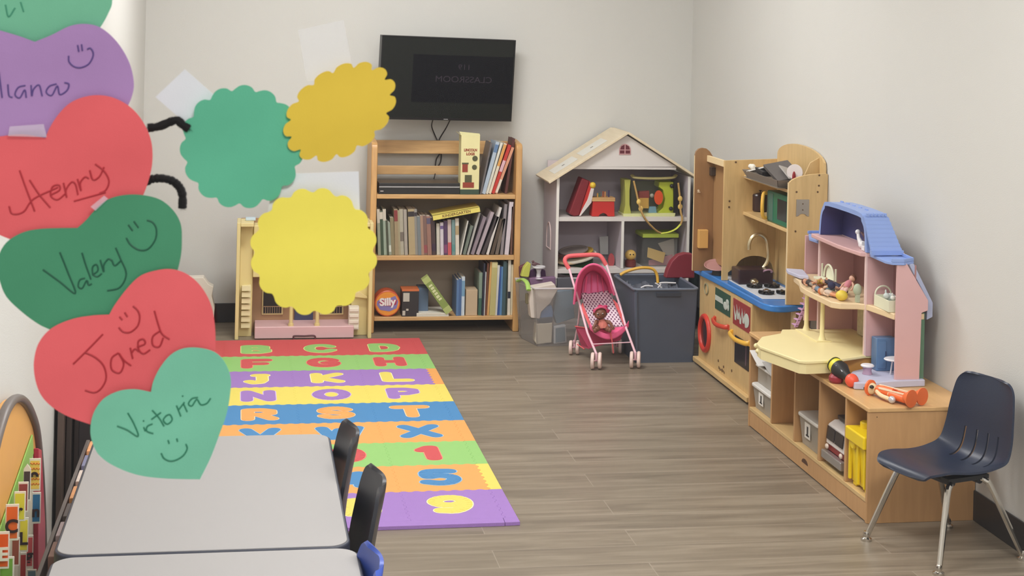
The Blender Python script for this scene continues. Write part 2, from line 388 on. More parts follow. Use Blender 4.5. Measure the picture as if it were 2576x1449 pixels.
ink(h4, d_, [[(185, 914), (222, 878), (259, 840)], [(213, 885), (240, 898), (261, 920), (267, 950), (256, 975), (238, 987), (214, 981)], [(298, 887), (281, 901), (281, 929), (301, 938), (311, 914), (299, 888), (312, 906), (330, 920)], [(328, 874), (334, 902)], [(331, 888), (340, 877), (350, 884)],
    [(345, 872), (365, 864), (361, 852), (348, 858), (350, 880), (362, 889), (378, 879)], [(404, 830), (385, 845), (385, 867), (401, 871), (411, 848)], [(389, 780), (399, 815), (408, 838), (427, 852)],
    [(301, 796), (308, 804)], [(314, 785), (321, 796)], [(299, 823), (311, 834), (329, 834), (347, 818), (352, 796), (347, 780), (335, 769)]], .024, .0007, (168, 40, 50))
h5, d_ = paper('paper_heart', 'mint green paper heart with a folded tip, lowest on the window', 'paper heart',
    [(380, 985), (386, 958), (402, 925), (428, 893), (460, 876), (500, 874), (540, 885), (565, 910), (580, 948), (579, 990), (570, 1040), (552, 1092), (530, 1150), (503, 1205), (420, 1201), (350, 1192), (290, 1171), (250, 1144), (232, 1110), (228, 1075), (237, 1035), (262, 1000), (300, 981), (340, 977)], mintp, .029, hg, sharp=(0, 13), crease=.008)
ink(h5, d_, [[(295, 1070), (320, 1080), (348, 1096), (338, 1066), (322, 1037)], [(362, 1073), (366, 1083)], [(361, 1056), (362, 1059)], [(384, 1065), (371, 1071), (370, 1083), (386, 1089)], [(383, 1031), (400, 1050), (413, 1071)], [(381, 1054), (405, 1037)],
    [(418, 1045), (411, 1056), (421, 1066), (433, 1056), (428, 1043), (418, 1045)], [(444, 1020), (455, 1047)], [(450, 1030), (464, 1012)], [(462, 1017), (471, 1036)], [(459, 995), (460, 998)], [(498, 1000), (483, 1003), (474, 1016), (483, 1021), (495, 1005), (505, 1018), (520, 1015), (530, 1002)],
    [(423, 1105), (426, 1114)], [(445, 1101), (447, 1109)], [(406, 1137), (413, 1150), (428, 1157), (445, 1154), (462, 1143), (471, 1127), (468, 1115)]], .029, .0006, (34, 118, 88))

def scallop(cx, cy, r, n, amp, rot=0, a=1., b=1., ang=0.):
    pts = []; m = n*6
    for i in range(m):
        t = 2*PI*i/m; q = r*(1-amp+amp*abs(math.sin(n*t/2+rot))**.6)
        x, y = q*math.cos(t)*a, q*math.sin(t)*b
        pts.append((cx+x*math.cos(ang)-y*math.sin(ang), cy+x*math.sin(ang)+y*math.cos(ang)))
    return pts
fg = 'scalloped paper flowers taped to the window'
def flower(label, pts, rgb, yoff, **k): return paper('paper_flower', label, 'paper flower', pts, rgb, yoff, fg, **k)
flower('green scalloped paper flower left of the tilted mustard one', scallop(608, 369, 156, 15, .12, .4), (92, 176, 142), .005, sharp=(), crease=.01)
flower('mustard yellow scalloped paper flower, tilted, overlapping the television corner', scallop(855, 281, 153, 15, .12, 0, 1.03, .70, -.62), (216, 186, 66), .009)
flower('pale yellow scalloped paper flower in front of the cream toy house', scallop(789, 632, 161, 16, .12, .2), yelp, .009)
white = (216, 218, 222)
for lab, pts, yo in (('small white paper square turned on its corner beside the green flower', [(465, 174), (540, 240), (478, 320), (391, 244)], .001), ('white paper square behind the top of the pale yellow flower', [(690, 438), (902, 431), (906, 560), (668, 566)], .001)):
    c = []
    for i in range(4):
        a, b = pts[i], pts[(i+1) % 4]; c += [a, ((a[0]*2+b[0])/3, (a[1]*2+b[1])/3), ((a[0]+b[0]*2)/3, (a[1]+b[1]*2)/3)]
    paper('paper_square', lab, 'paper', c, white, yo, 'white squares taped to the window', wave=.0004, sharp=(0, 3, 6, 9))
# a hazy sheet of clear film
g = G(); q = [at(*p, y=YF-.001) for p in ((750, 76), (864, 50), (890, 185), (772, 205))]; g.prism(q, (0, -.0004, 0))
solo('clear_film', 'hazy clear film square above the mustard yellow flower', 'film', g, clear('hazy film', (238, 238, 240), .82, .5), smooth=False)
# strips of clear tape between the hearts
tapem = clear('clear sticky tape', (235, 225, 235), .72, .35)
for lab, pts, yo in (('clear sticky tape joining the lilac and upper red hearts', [(25, 318), (110, 312), (118, 345), (20, 342)], .017), ('clear sticky tape joining the upper red and dark green hearts', [(228, 520), (262, 492), (272, 500), (240, 530)], .022)):
    g = G(); q = [at(*p, y=YF-yo) for p in pts]; g.prism(q, (0, -.0004, 0))
    solo('sticky_tape', lab, 'tape', g, tapem, 'tape strips on the hearts', smooth=False)
# fuzzy black chenille stems
fuzz = mat('black chenille fibre', (22, 20, 21), .95, var=.3, scale=60)
for lab, pts in (('black fuzzy chenille stem bent beside the green flower', [(372, 322), (400, 318), (430, 306), (446, 303), (460, 314), (476, 324)]), ('black fuzzy chenille stem arched over the dark green heart', [(366, 458), (385, 450), (410, 449), (435, 456), (452, 472), (459, 492), (459, 524)])):
    g = G(); p = spline([at(a, b, y=YF-.006) for a, b in pts], 8); R = random.Random(lab)
    g.tube(p, [.0032+R.uniform(-.0004, .0004) for _ in p], 8)
    for i in range(900):
        k = R.randrange(len(p)-1); c = p[k].lerp(p[k+1], R.random()); d = V((R.uniform(-1, 1), R.uniform(-.6, .6), R.uniform(-1, 1))).normalized()
        s_ = d.cross(V((.3, 1, .2))).normalized()*.00016
        g._f([g.bm.verts.new(c+s_), g.bm.verts.new(c-s_), g.bm.verts.new(c+d*R.uniform(.0035, .0048))])
    solo('chenille_stem', lab, 'craft stem', g, fuzz, 'black chenille stems on the window')

# ================================================================ FOAM ALPHABET MAT
FC = {'red': (206, 80, 84), 'green': (146, 198, 114), 'purple': (156, 118, 190), 'yellow': (230, 212, 100), 'blue': (70, 134, 188), 'orange': (234, 164, 90)}
def foam(n):
    m = mat(n+' foam', FC[n], .72, var=.05, scale=50, bump=.5, bscale=(700 if n != 'purple' else 300))
    return m
HILITE = {'red': (236, 140, 120), 'green': (222, 232, 150), 'purple': (214, 190, 226), 'yellow': (250, 243, 190), 'blue': (150, 190, 222), 'orange': (250, 206, 160)}
GLYPH = {'A': [[(0, 0), (.5, 1), (1, 0)], [(.22, .36), (.78, .36)]], 'B': [[(.1, 0), (.1, 1), (.6, 1), (.85, .88), (.85, .66), (.6, .53), (.1, .53)], [(.6, .53), (.92, .38), (.92, .14), (.65, 0), (.1, 0)]], 'C': [[(.95, .78), (.75, .97), (.45, 1), (.15, .85), (.03, .5), (.15, .15), (.45, 0), (.75, .03), (.95, .22)]],
 'D': [[(.08, 0), (.08, 1), (.45, 1), (.68, .95), (.86, .8), (.95, .5), (.86, .2), (.68, .05), (.45, 0), (.08, 0)]], 'E': [[(.9, 1), (.1, 1), (.1, 0), (.9, 0)], [(.1, .5), (.75, .5)]], 'F': [[(.92, 1), (.1, 1), (.1, 0)], [(.1, .48), (.78, .48)]], 'G': [[(.93, .8), (.72, .97), (.42, 1), (.14, .84), (.03, .5), (.15, .15), (.45, 0), (.78, .06), (.93, .25), (.93, .45), (.58, .45)]],
 'H': [[(.08, 0), (.08, 1)], [(.92, 0), (.92, 1)], [(.08, .5), (.92, .5)]], 'I': [[(.5, 0), (.5, 1)], [(.2, 1), (.8, 1)], [(.2, 0), (.8, 0)]], 'J': [[(.45, 1), (.9, 1)], [(.78, 1), (.78, .3), (.6, .04), (.3, 0), (.05, .18)]], 'K': [[(.08, 0), (.08, 1)], [(.92, 1), (.15, .5), (.92, 0)]], 'L': [[(.12, 1), (.12, 0), (.92, 0)]],
 'M': [[(0, 0), (.08, 1), (.5, .35), (.92, 1), (1, 0)]], 'N': [[(.08, 0), (.08, 1), (.92, 0), (.92, 1)]], 'O': [[(.5, 1), (.15, .86), (.0, .5), (.15, .14), (.5, 0), (.85, .14), (1, .5), (.85, .86), (.5, 1)]], 'P': [[(.1, 0), (.1, 1), (.6, 1), (.9, .87), (.9, .58), (.6, .44), (.1, .44)]], 'Q': [[(.5, 1), (.15, .86), (.0, .5), (.15, .14), (.5, 0), (.85, .14), (1, .5), (.85, .86), (.5, 1)], [(.62, .28), (1, -.05)]],
 'R': [[(.1, 0), (.1, 1), (.6, 1), (.9, .87), (.9, .6), (.6, .47), (.1, .47)], [(.5, .47), (.95, 0)]], 'S': [[(.9, .84), (.65, 1), (.3, .98), (.08, .8), (.15, .6), (.5, .5), (.85, .4), (.93, .2), (.7, .02), (.3, 0), (.06, .16)]], 'T': [[(.0, 1), (1, 1)], [(.5, 1), (.5, 0)]], 'U': [[(.06, 1), (.06, .3), (.25, .03), (.5, 0), (.75, .03), (.94, .3), (.94, 1)]], 'V': [[(.02, 1), (.5, 0), (.98, 1)]],
 'W': [[(-.05, 1), (.22, 0), (.5, .8), (.78, 0), (1.05, 1)]], 'X': [[(.05, 1), (.95, 0)], [(.95, 1), (.05, 0)]], 'Y': [[(.02, 1), (.5, .45), (.98, 1)], [(.5, .45), (.5, 0)]], 'Z': [[(.05, 1), (.95, 1), (.05, 0), (.95, 0)]], '0': [[(.5, 1), (.2, .86), (.08, .5), (.2, .14), (.5, 0), (.8, .14), (.92, .5), (.8, .86), (.5, 1)]], '1': [[(.18, .78), (.55, 1), (.7, 1), (.7, 0)], [(.6, .9), (.62, 0)]],
 '2': [[(.1, .8), (.35, 1), (.7, .97), (.88, .72), (.1, 0), (.92, 0)]], '3': [[(.1, .9), (.5, 1), (.85, .85), (.8, .6), (.45, .53), (.85, .42), (.9, .15), (.5, 0), (.08, .1)]], '4': [[(.75, 0), (.75, 1), (.08, .3), (.98, .3)]], '5': [[(.9, 1), (.2, 1), (.15, .58), (.5, .64), (.85, .52), (.93, .28), (.75, .05), (.4, 0), (.06, .12)]], '6': [[(.85, .9), (.5, 1), (.15, .7), (.08, .35), (.3, .03), (.7, .03), (.9, .3), (.65, .56), (.3, .52), (.12, .35)]],
 '7': [[(.08, 1), (.92, 1), (.4, 0)]], '8': [[(.5, 1), (.18, .9), (.15, .66), (.5, .53), (.88, .36), (.85, .08), (.5, 0), (.15, .08), (.12, .36), (.5, .53), (.85, .66), (.82, .9), (.5, 1)]], '9': [[(.9, .62), (.6, .44), (.2, .5), (.06, .74), (.28, .97), (.7, .98), (.92, .7), (.86, .3), (.55, .02), (.15, .06)]]}
def glyph(ch, cen, w_, h_, r, z0, z1, dz):
    """rounded block letter cut from foam sheet; each stroke a hair higher so no two faces coincide"""
    g = G(); z0, z1 = cen.z+z0, cen.z+z1; k = 0
    for st in GLYPH[ch]:
        p = [V((cen.x+(x-.5)*w_, cen.y+(y-.5)*h_, z0)) for x, y in st]
        if len(st) > 5 and ch not in 'BPRDM': p = spline(p[:-1], 3, True)+[p[0]] if st[0] == st[-1] else spline(p, 3)
        for q in p: k += 1; g.lathe([(r, z0), (r, z1+k*dz)], M.Translation((q.x, q.y, 0)), 14)
        for a, b in zip(p, p[1:]):
            n = V((-(b.y-a.y), b.x-a.x, 0)).normalized()*r; k += 1
            g.prism([a+n, b+n, b-n, a-n], (0, 0, z1-z0+k*dz))
    return g
S = .305
MT = Thing('foam_alphabet_mat', 'interlocking foam alphabet mat with coloured letter tiles on the floor', 'play mat', (.8803, 7.4203, 0), (0, 0, .0054))
rows = [('red', 'green', 'ABCD', 'red'), ('green', 'red', 'EFGH', 'green'), ('purple', 'yellow', 'IJKL', 'orange'), ('yellow', 'purple', 'MNOP', 'yellow'), ('blue', 'orange', 'QRST', 'blue'),
        ('orange', 'blue', 'UVWX', 'orange'), ('green', 'red', 'YZ01', 'green'), ('orange', 'blue', '2345', 'yellow'), ('purple', 'yellow', '6789', 'purple')]
def zig(a, b, n, amp, ax, ph=0):
    """toothed joint line from a to b, teeth along axis ax"""
    out = []
    for i in range(n):
        for q, s_ in ((.12, -1), (.38, -1), (.62, 1), (.88, 1)):
            t = (i+q)/n; p = V(a).lerp(V(b), t); p[ax] += amp*s_*(1 if (i+ph) % 1 == 0 else -1); out.append(p)
    return [V(a)]+out
TH = .012
for k, (bc, lc, chars, ec) in enumerate(rows):
    y1, y0 = S-k*S, -k*S
    for j in range(4):
        x1 = -.044-(3-j)*S; x0 = x1-S; ch = chars[j]
        top = zig((x1, y1, 0), (x0, y1, 0), 7, .004 if k else 0, 1); left = zig((x0, y1, 0), (x0, y0, 0), 7, .004, 0)
        bot = zig((x0, y0, 0), (x1, y0, 0), 7, .004 if k < 8 else 0, 1); right = zig((x1, y0, 0), (x1, y1, 0), 7, .004, 0)
        # the same joint line must serve both neighbours
        bot = [V((p.x, p.y, 0)) for p in [V((x1, y0, 0))]+zig((x1, y0, 0), (x0, y0, 0), 7, .004 if k < 8 else 0, 1)[1:]+[V((x0, y0, 0))]][::-1][:-1]
        right = ([V((x1, y1, 0))]+zig((x1, y1, 0), (x1, y0, 0), 7, .004, 0)[1:]+[V((x1, y0, 0))])[::-1][:-1]
        g = G(); g.prism(top+left+bot+right, (0, 0, TH))
        cen = V(((x0+x1)/2, (y0+y1)/2, TH))
        tl = MT.part('tile', g, foam(bc), local=True, smooth=False, bev=.0012, seg=1, label='%s foam tile with the character %s' % (bc, ch))
        lw, lh = (.075 if ch in '1IJ' else .125 if ch in 'WMX' else .112), .138
        hl_ = glyph(ch, cen, lw, lh, .0285, -.001, .0003, .00002); finish('letter_highlight', hl_.mesh('letter_highlight'), mat(lc+bc+' foam letter painted highlight', HILITE[lc], .7, var=.03), tl, smooth=False)  # paler outline puts the letter's edge highlight into colour
        ob = finish('letter', glyph(ch, cen, lw, lh, .0245, -.0006, .0014, .00002).mesh('letter'), foam(lc), tl, smooth=False)
        ob['label'] = '%s foam character %s' % (lc, ch)
    # edge strip on the right side
    g = G(); r_ = ([V((-.044, y1, 0))]+zig((-.044, y1, 0), (-.044, y0, 0), 7, .004, 0)[1:]+[V((-.044, y0, 0))])
    g.prism(r_+[V((0, y0, 0)), V((0, y1, 0))], (0, 0, TH))
    MT.part('edge_strip', g, foam(ec), local=True, smooth=False, bev=.0012, seg=1, label=ec+' foam edge strip')
x0 = -.044-4*S
MT.part('edge_strip', G().prism([V((x0, S, 0)), V((0, S, 0)), V((0, S+.063, 0)), V((x0, S+.063, 0))], (0, 0, TH)), foam('red'), local=True, bev=.001, seg=1, label='red foam edge strip')
MT.part('edge_strip', G().prism([V((x0, -8*S-.047, 0)), V((-.05, -8*S-.047, 0)), V((-.048, -8*S, 0)), V((x0, -8*S, 0))], (0, 0, TH)), foam('purple'), local=True, bev=.001, seg=1, label='purple foam edge strip')
MT.part('edge_strip', G().prism([V((-.049, -8*S-.046, 0)), V((0, -8*S-.044, 0)), V((0, -8*S, 0)), V((-.047, -8*S, 0))], (0, 0, TH)), foam('purple'), local=True, bev=.001, seg=1, label='purple foam corner piece')

# ================================================================ TABLES
tabm = mat('pale grey laminate', (152, 149, 149), .55, var=.015, scale=90)
edgem = mat('navy rubber table edge', (38, 42, 58), .5, var=.1)
legm = mat('black powder coated leg', (40, 42, 48), .4, metal=.3)
def rrect(x0, x1, y0, y1, r, z, n=8):
    out = []
    for cx, cy, a in ((x1-r, y1-r, 0), (x0+r, y1-r, 90), (x0+r, y0+r, 180), (x1-r, y0+r, 270)):
        for i in range(n+1):
            t = math.radians(a+90*i/n); out.append(V((cx+r*math.cos(t), cy+r*math.sin(t), z)))
    return out
def table(label, x0, x1, y0, y1, z):
    T = Thing('classroom_table', label, 'table', ((x0+x1)/2, (y0+y1)/2, 0), group='grey classroom tables')
    T.part('edge_band', G().prism(rrect(x0-.006, x1+.006, y0-.006, y1+.006, .046, z-.028), (0, 0, .026)), edgem, bev=.004)
    T.part('tabletop', G().prism(rrect(x0, x1, y0, y1, .04, z-.024), (0, 0, .024)), tabm, bev=.0015)
    T.part('apron', G().box(x0+.07, x1-.07, y0+.07, y0+.09, z-.09, z-.029).box(x0+.07, x1-.07, y1-.09, y1-.07, z-.09, z-.029).box(x0+.07, x0+.09, y0+.07, y1-.07, z-.09, z-.029).box(x1-.09, x1-.07, y0+.07, y1-.07, z-.09, z-.029), legm, smooth=False)
    for lx in (x0+.08, x1-.08):
        for ly in (y0+.08, y1-.08):
            T.part('leg', G().tube([(lx, ly, z-.03), (lx, ly, .02)], .016, 12).tube([(lx, ly, .02), (lx, ly, 0)], .02, 12), legm)
table('grey topped classroom table nearer the foam mat', -.347, .222, 3.152, 3.99, .56)
table('grey topped classroom table cut off by the bottom edge of the photo', -.345, .235, 2.30, 3.135, .56)

# ================================================================ CHAIRS
chrome = mat('chrome tube', (205, 200, 192), .16, metal=1., var=0)
def chair(label, loc, rotz, rgb, scale=1., group=None):
    T = Thing('school_chair', label, 'chair', loc, (0, 0, rotz), group, scale)
    T.world = False
    prof = spline([(0, -.168, .252), (0, -.155, .268), (0, -.10, .273), (0, -.02, .264), (0, .06, .258), (0, .112, .264), (0, .142, .292), (0, .156, .345), (0, .164, .41), (0, .174, .47), (0, .186, .523)], 5)
    K = len(prof)-1
    # arc length parameter
    acc = [0]
    for a, b in zip(prof, prof[1:]): acc.append(acc[-1]+(b-a).length)
    tot = acc[-1]
    def centre(v):
        d = v*tot
        for i in range(K):
            if acc[i+1] >= d-1e-9:
                t = (d-acc[i])/(acc[i+1]-acc[i]); return prof[i].lerp(prof[i+1], t), (prof[i+1]-prof[i]).normalized()
        return prof[-1], (prof[-1]-prof[-2]).normalized()
    hw = spline([(0, .128, 0), (.1, .138, 0), (.3, .146, 0), (.5, .152, 0), (.62, .150, 0), (.8, .140, 0), (.92, .128, 0), (1, .118, 0)], 6)
    def half(v):
        for a, b in zip(hw, hw[1:]):
            if b.x >= v-1e-9:
                w_ = a.y+(b.y-a.y)*(v-a.x)/max(b.x-a.x, 1e-6); break
        e = .075
        if v < e: w_ *= .62+.38*math.sqrt(max(0, 1-((e-v)/e)**2))
        if v > 1-e*1.3: w_ *= .55+.45*max(0, 1-((v-1+e*1.3)/(e*1.3))**2.6)**(1/2.6)
        return w_
    def fn(i, j):
        u = 2*i-1; v = .45*j+.55*(1-math.cos(PI*j))/2; c, d = centre(v); n = V((0, -d.z, d.y)); w_ = half(v)
        bend = math.exp(-((v-.52)/.16)**2)
        up_ = max(0, min(1, (v-.5)/.3)); up_ = up_*up_*(3-2*up_)
        cup = (.009+.021*bend+.010*up_)*abs(u)**2.4 - .003*bend*(1-u*u)
        return c+V((u*w_, 0, 0))+n*cup
    def slot(u, v):
        v = .45*v+.55*(1-math.cos(PI*v))/2
        x = (2*u-1)
        return .46 < v < .70 and any(abs(x-q) < .036 for q in (-.5, -.17, .17, .5))
    T.part('shell', G().grid(fn, 72, 72, slot), mat('moulded plastic %s' % (rgb,), rgb, .36, var=.04, scale=30, bump=.15, bscale=500), solid=.007, soff=-1, bev=.0016, local=True, angle=60)
    T.part('underframe', G().tube([(-.10, -.06, .243), (.10, -.06, .243)], .012, 10).tube([(-.10, .05, .24), (.10, .05, .24)], .012, 10).box(-.105, -.07, -.08, .08, .243, .256).box(.07, .105, -.08, .08, .243, .256), mat('black bracket', (30, 30, 34), .5), local=True)
    g = G()
    for sx in (-1, 1):
        for (a, b, c, d) in ((-.06, -.078, -.165, 1), (.05, .066, .165, 1)):
            p = spline([(sx*.085, a, .246), (sx*.108, b, .238), (sx*.118, b*1.25, .21), (sx*.165, c, .014)], 5)
            T.part('leg', G().tube(p, [.0085+.0015*math.sin(PI*i/len(p)) for i in range(len(p))], 10), chrome, local=True)
            T.part('foot', G().lathe([(.008, .03), (.011, .022), (.010, .012), (.017, .008), (.017, 0)], M.Translation((sx*.165, c*1.01, 0)), 14), chrome, local=True)
    for x_, v_ in ((-.55, .12), (.55, .12), (-.33, .745), (.33, .745)):
        p = V(fn((x_+1)/2, v_)); T.part('rivet', G().ball(p+V((0, -.001, .002)) if v_ < .5 else p+V((0, -.003, 0)), .0038, u=10, v=6), chrome, local=True)
    return T
navy = (32, 41, 62)
chair('navy plastic school chair with chrome legs beside the low shelf unit', (2.165, 4.575, 0), math.radians(-73), navy)
blk = (24, 26, 36)
chair('black plastic school chair tucked under the table, nearer the foam mat', (.055, 3.72, 0), math.radians(-90), blk, 1.22, 'chairs along the grey tables')
chair('black plastic school chair tucked in between the black one and the blue one', (.085, 3.335, 0), math.radians(-90), blk, 1.22, 'chairs along the grey tables')
chair('bright blue plastic school chair, only its rounded top showing at bottom edge', (.06, 2.945, 0), math.radians(-90), (40, 74, 170), 1.15, 'chairs along the grey tables')

# ================================================================ BOOKSHELF
maple = wood('warm maple boards', (208, 166, 112), stretch=(8, 1, 1))
maplev = wood('warm maple posts', (204, 158, 100), stretch=(1, 1, 8))
T = Thing('bookshelf', 'open maple bookshelf with rounded posts below the television', 'bookshelf', (1.02, 8.12, 0))
for x0 in (.634, 1.381):
    x1 = x0+.032
    pr = [(0, 0), (.30, 0), (.30, .955)]
    pr = [V((x0, 7.97, 0)), V((x0, 8.25, 0)), V((x0, 8.25, .975))] + [V((x0, 8.15-.0*i, .98)) for i in (0,)] + [V((x0, 7.97+.03*(1-math.cos(a))+.0, .94+.03*math.sin(a))) for a in (PI/2, PI/3, PI/6, 0)]
    T.part('side_panel', G().prism(pr, (x1-x0, 0, 0)), maplev, bev=.006, seg=3)
for z0, z1, y0 in ((.684, .706, 7.972), (.370, .394, 7.972), (.062, .082, 7.972)):
    T.part('shelf', G().box(.666, 1.381, y0, 8.245, z0, z1), maple, bev=.003)
for z0, z1 in ((.892, .962), (.782, .828)): T.part('back_rail', G().box(.666, 1.381, 8.225, 8.243, z0, z1), maple, bev=.003)
T.part('back_panel', G().box(.666, 1.381, 8.238, 8.246, .082, .684), mat('grey beige backing board', (168, 154, 136), .7), smooth=False)  # grey beige board behind the books

# ---- books: (x of foot left, x of foot right, x shift of top, height, depth, rgb)
def bx(px, y=7.99): return at(px, 637, y=y).x
def zz(py, px=1100, y=7.99): return at(px, py, y=y).z
pagem = mat('book pages', (222, 214, 196), .8, var=.04, scale=200)
def book(label, x0, x1, zs, h, lean, rgb, yf=7.985, depth=.19, group=None, band=None, name='book', stripe=None):
    """upright book: spine facing the room, leaning by `lean` metres at its top"""
    w_ = max(x1-x0, .0045); a = math.asin(max(-.9, min(.9, lean/h)))
    loc = V(((x0+x1)/2, yf, zs))
    T = Thing(name, label, 'book', loc, (0, 0, 0), group); T.world = False
    R_ = M.Rotation(a, 4, 'Y')
    lift = abs(math.sin(a))*w_/2
    R_ = M.Translation((0, 0, lift+.0006)) @ R_
    c = .0012 if w_ > .008 else .0008
    H_ = h/math.cos(a)-lift
    m = mat('book cover %s' % (rgb,), rgb, .45, var=.12, scale=40)
    g = G(); g.box(-w_/2, w_/2, 0, .0015, 0, H_, R_).box(-w_/2, -w_/2+c, .0015, depth, 0, H_, R_).box(w_/2-c, w_/2, .0015, depth, 0, H_, R_)
    T.part('cover', g, m, local=True, smooth=False)
    T.part('pages', G().box(-w_/2+c, w_/2-c, .0015, depth-.004, .003, H_-.003, R_), pagem, local=True, smooth=False)
    if band:
        (z0, z1, c2) = band
        T.part('spine_label', G().box(-w_/2+.0004, w_/2-.0004, -.0006, .0002, H_*z0, H_*z1, R_), mat('spine label %s' % (c2,), c2, .5), local=True, smooth=False)
    return T
ORD = ['first', 'second', 'third', 'fourth', 'fifth', 'sixth', 'seventh', 'eighth', 'ninth', 'tenth', 'eleventh', 'twelfth', 'thirteenth', 'fourteenth', 'fifteenth', 'sixteenth', 'seventeenth', 'eighteenth', 'nineteenth', 'twentieth', 'twenty-first', 'twenty-second', 'twenty-third']
mid = [(951, 958, 527, 'light grey-green', (150, 155, 135), (.7, 1, (200, 190, 175))), (958, 966, 532, 'dark green', (62, 80, 60), (.82, .98, (210, 200, 185))), (966, 974, 527, 'pale sage', (160, 174, 156), (.75, 1, (206, 196, 182))),
       (974, 979, 555, 'dark olive', (70, 74, 58), None), (979, 985, 560, 'silver green', (150, 160, 145), (.1, .3, (210, 215, 205))), (985, 994, 548, 'olive brown', (140, 130, 100), None), (994, 1003, 527, 'tan and red', (158, 140, 110), (.74, .98, (136, 58, 58))),
       (1003, 1008, 530, 'khaki', (165, 155, 125), None), (1008, 1017, 527, 'light grey', (176, 170, 152), (.3, .5, (120, 110, 100))), (1018, 1026, 528, 'pearl grey', (168, 160, 150), None), (1029, 1045, 527, 'thick tan', (176, 158, 122), (.84, .95, (50, 44, 48))), (1045, 1052, 527, 'ash grey', (150, 146, 140), (.85, .93, (60, 54, 60))),
       (1052, 1060, 545, 'slate blue', (118, 126, 130), None), (1060, 1067, 543, 'pinkish tan', (168, 136, 116), None), (1067, 1076, 543, 'mauve brown', (128, 100, 92), (.05, .25, (150, 80, 84))), (1076, 1086, 544, 'rose brown', (150, 112, 100), (.8, .95, (90, 84, 110))),
       (1087, 1097, 548, 'dark plum', (72, 54, 56), (.1, .3, (60, 40, 60))), (1099, 1107, 563, 'cream white', (200, 196, 184), None), (1108, 1116, 560, 'lilac white', (206, 198, 206), (.8, .9, (110, 90, 140))), (1117, 1126, 556, 'deep purple', (82, 58, 92), (.05, .3, (130, 70, 110))),
       (1127, 1136, 553, 'white and pink', (206, 186, 182), (0, .35, (200, 90, 96))), (1137, 1145, 553, 'teal grey', (116, 146, 146), (.1, .3, (90, 140, 138))), (1146, 1155, 550, 'white and beige', (216, 208, 194), (.55, .8, (180, 158, 120)))]
for i, (a, b, ty, cn, rgb, bd) in enumerate(mid):
    h = zz(ty, 1050, 7.985)-.394
    book('%s book, %s from the left on the middle shelf of books' % (cn, ORD[i]), bx(a), bx(b), .394, h, -.012 if i < 17 else -.006, rgb, 7.985+.004*(i % 3), .17, 'upright books on the middle shelf', bd)
mags = [(1157, 1160, 1177, 556, 'thin white', (212, 210, 202)), (1164, 1171, 1187, 568, 'grey-green', (112, 122, 112)), (1174, 1179, 1206, 536, 'slim silver grey', (176, 174, 170)), (1184, 1192, 1219, 546, 'mauve grey', (142, 128, 138)), (1197, 1205, 1238, 534, 'pale mauve', (178, 164, 172)),
        (1210, 1218, 1250, 545, 'charcoal', (74, 66, 68)), (1223, 1229, 1259, 522, 'thin bright white', (218, 212, 208)), (1233, 1241, 1262, 552, 'dark brown', (86, 72, 60)), (1245, 1253, 1268, 550, 'taupe', (112, 100, 90)), (1258, 1265, 1273, 514, 'stone grey', (140, 132, 136)), (1269, 1279, 1287, 508, 'thick lilac white', (212, 202, 210)), (1283, 1288, 1290, 520, 'reddish brown', (104, 72, 58))]
for i, (a, b, tx, ty, cn, rgb) in enumerate(mags):
    h = zz(ty, 1220, 7.985)-.394
    book('%s magazine leaning right, %s from the right post on the middle shelf' % (cn, ORD[len(mags)-1-i]), bx(a), bx(b), .394, h, (at(tx, ty, y=7.985).x-(bx(a)+bx(b))/2), rgb, 7.985, .2, 'leaning magazines on the middle shelf', name='magazine')
# yellow workbook laid across the tops
p0, p1 = at(1089, 549, y=7.97), at(1207, 527, y=7.97); d = (p1-p0); ang = math.atan2(d.z, d.x)
T = Thing('workbook', 'yellow workbook lying tilted across the tops of the upright books', 'book', ((p0.x+p1.x)/2, 7.965, (p0.z+p1.z)/2)); T.world = False
R_ = M.Rotation(-ang, 4, 'Y'); L_ = d.length
T.part('cover', G().box(-L_/2, L_/2, 0, .002, -.013, .015, R_).box(-L_/2, L_/2, 0, .2, .013, .015, R_).box(-L_/2, L_/2, 0, .2, -.013, -.011, R_), mat('yellow workbook cover', (232, 216, 112), .45), local=True, smooth=False)
T.part('pages', G().box(-L_/2+.003, L_/2-.003, .002, .197, -.011, .013, R_), pagem, local=True, smooth=False)
T.part('title', text_mesh('KINDERGARTEN', .02, .0003, .0004, R_ @ frame((0, -.0005, .001), (1, 0, 0), (0, 0, 1)), 1.0), mat('brown print', (120, 88, 50), .6), local=True, smooth=False)

# ---- top shelf books leaning right
def tb(px, py=487): return at(px, py, y=7.99).x
for i, (a, b, tx, ty, cn, rgb, bd) in enumerate([(1207, 1211, 1236, 360, 'grey speckled', (110, 104, 104), None), (1212, 1221, 1252, 358, 'pale blue', (176, 190, 206), (.8, .95, (100, 130, 170))), (1222, 1228, 1262, 360, 'off white', (222, 220, 208), None), (1229, 1236, 1272, 362, 'white and orange', (226, 214, 192), (.55, .98, (222, 160, 84))),
        (1237, 1245, 1283, 366, 'bright red', (196, 58, 48), (.45, .68, (220, 180, 190))), (1246, 1253, 1291, 372, 'salmon and cream', (222, 160, 130), (.02, .3, (230, 220, 206))), (1272, 1278, 1296, 350, 'dark maroon', (92, 50, 46), None)]):
    h = zz(ty, 1250, 7.985)-.706
    book('%s book leaning right, %s from the left on the top shelf' % (cn, ORD[i]), tb(a), tb(b), .706, h, at(tx, ty, y=7.985).x-(tb(a)+tb(b))/2, rgb, 7.985+.006*i, .17 if i < 6 else .14, 'leaning books on the top shelf', bd)
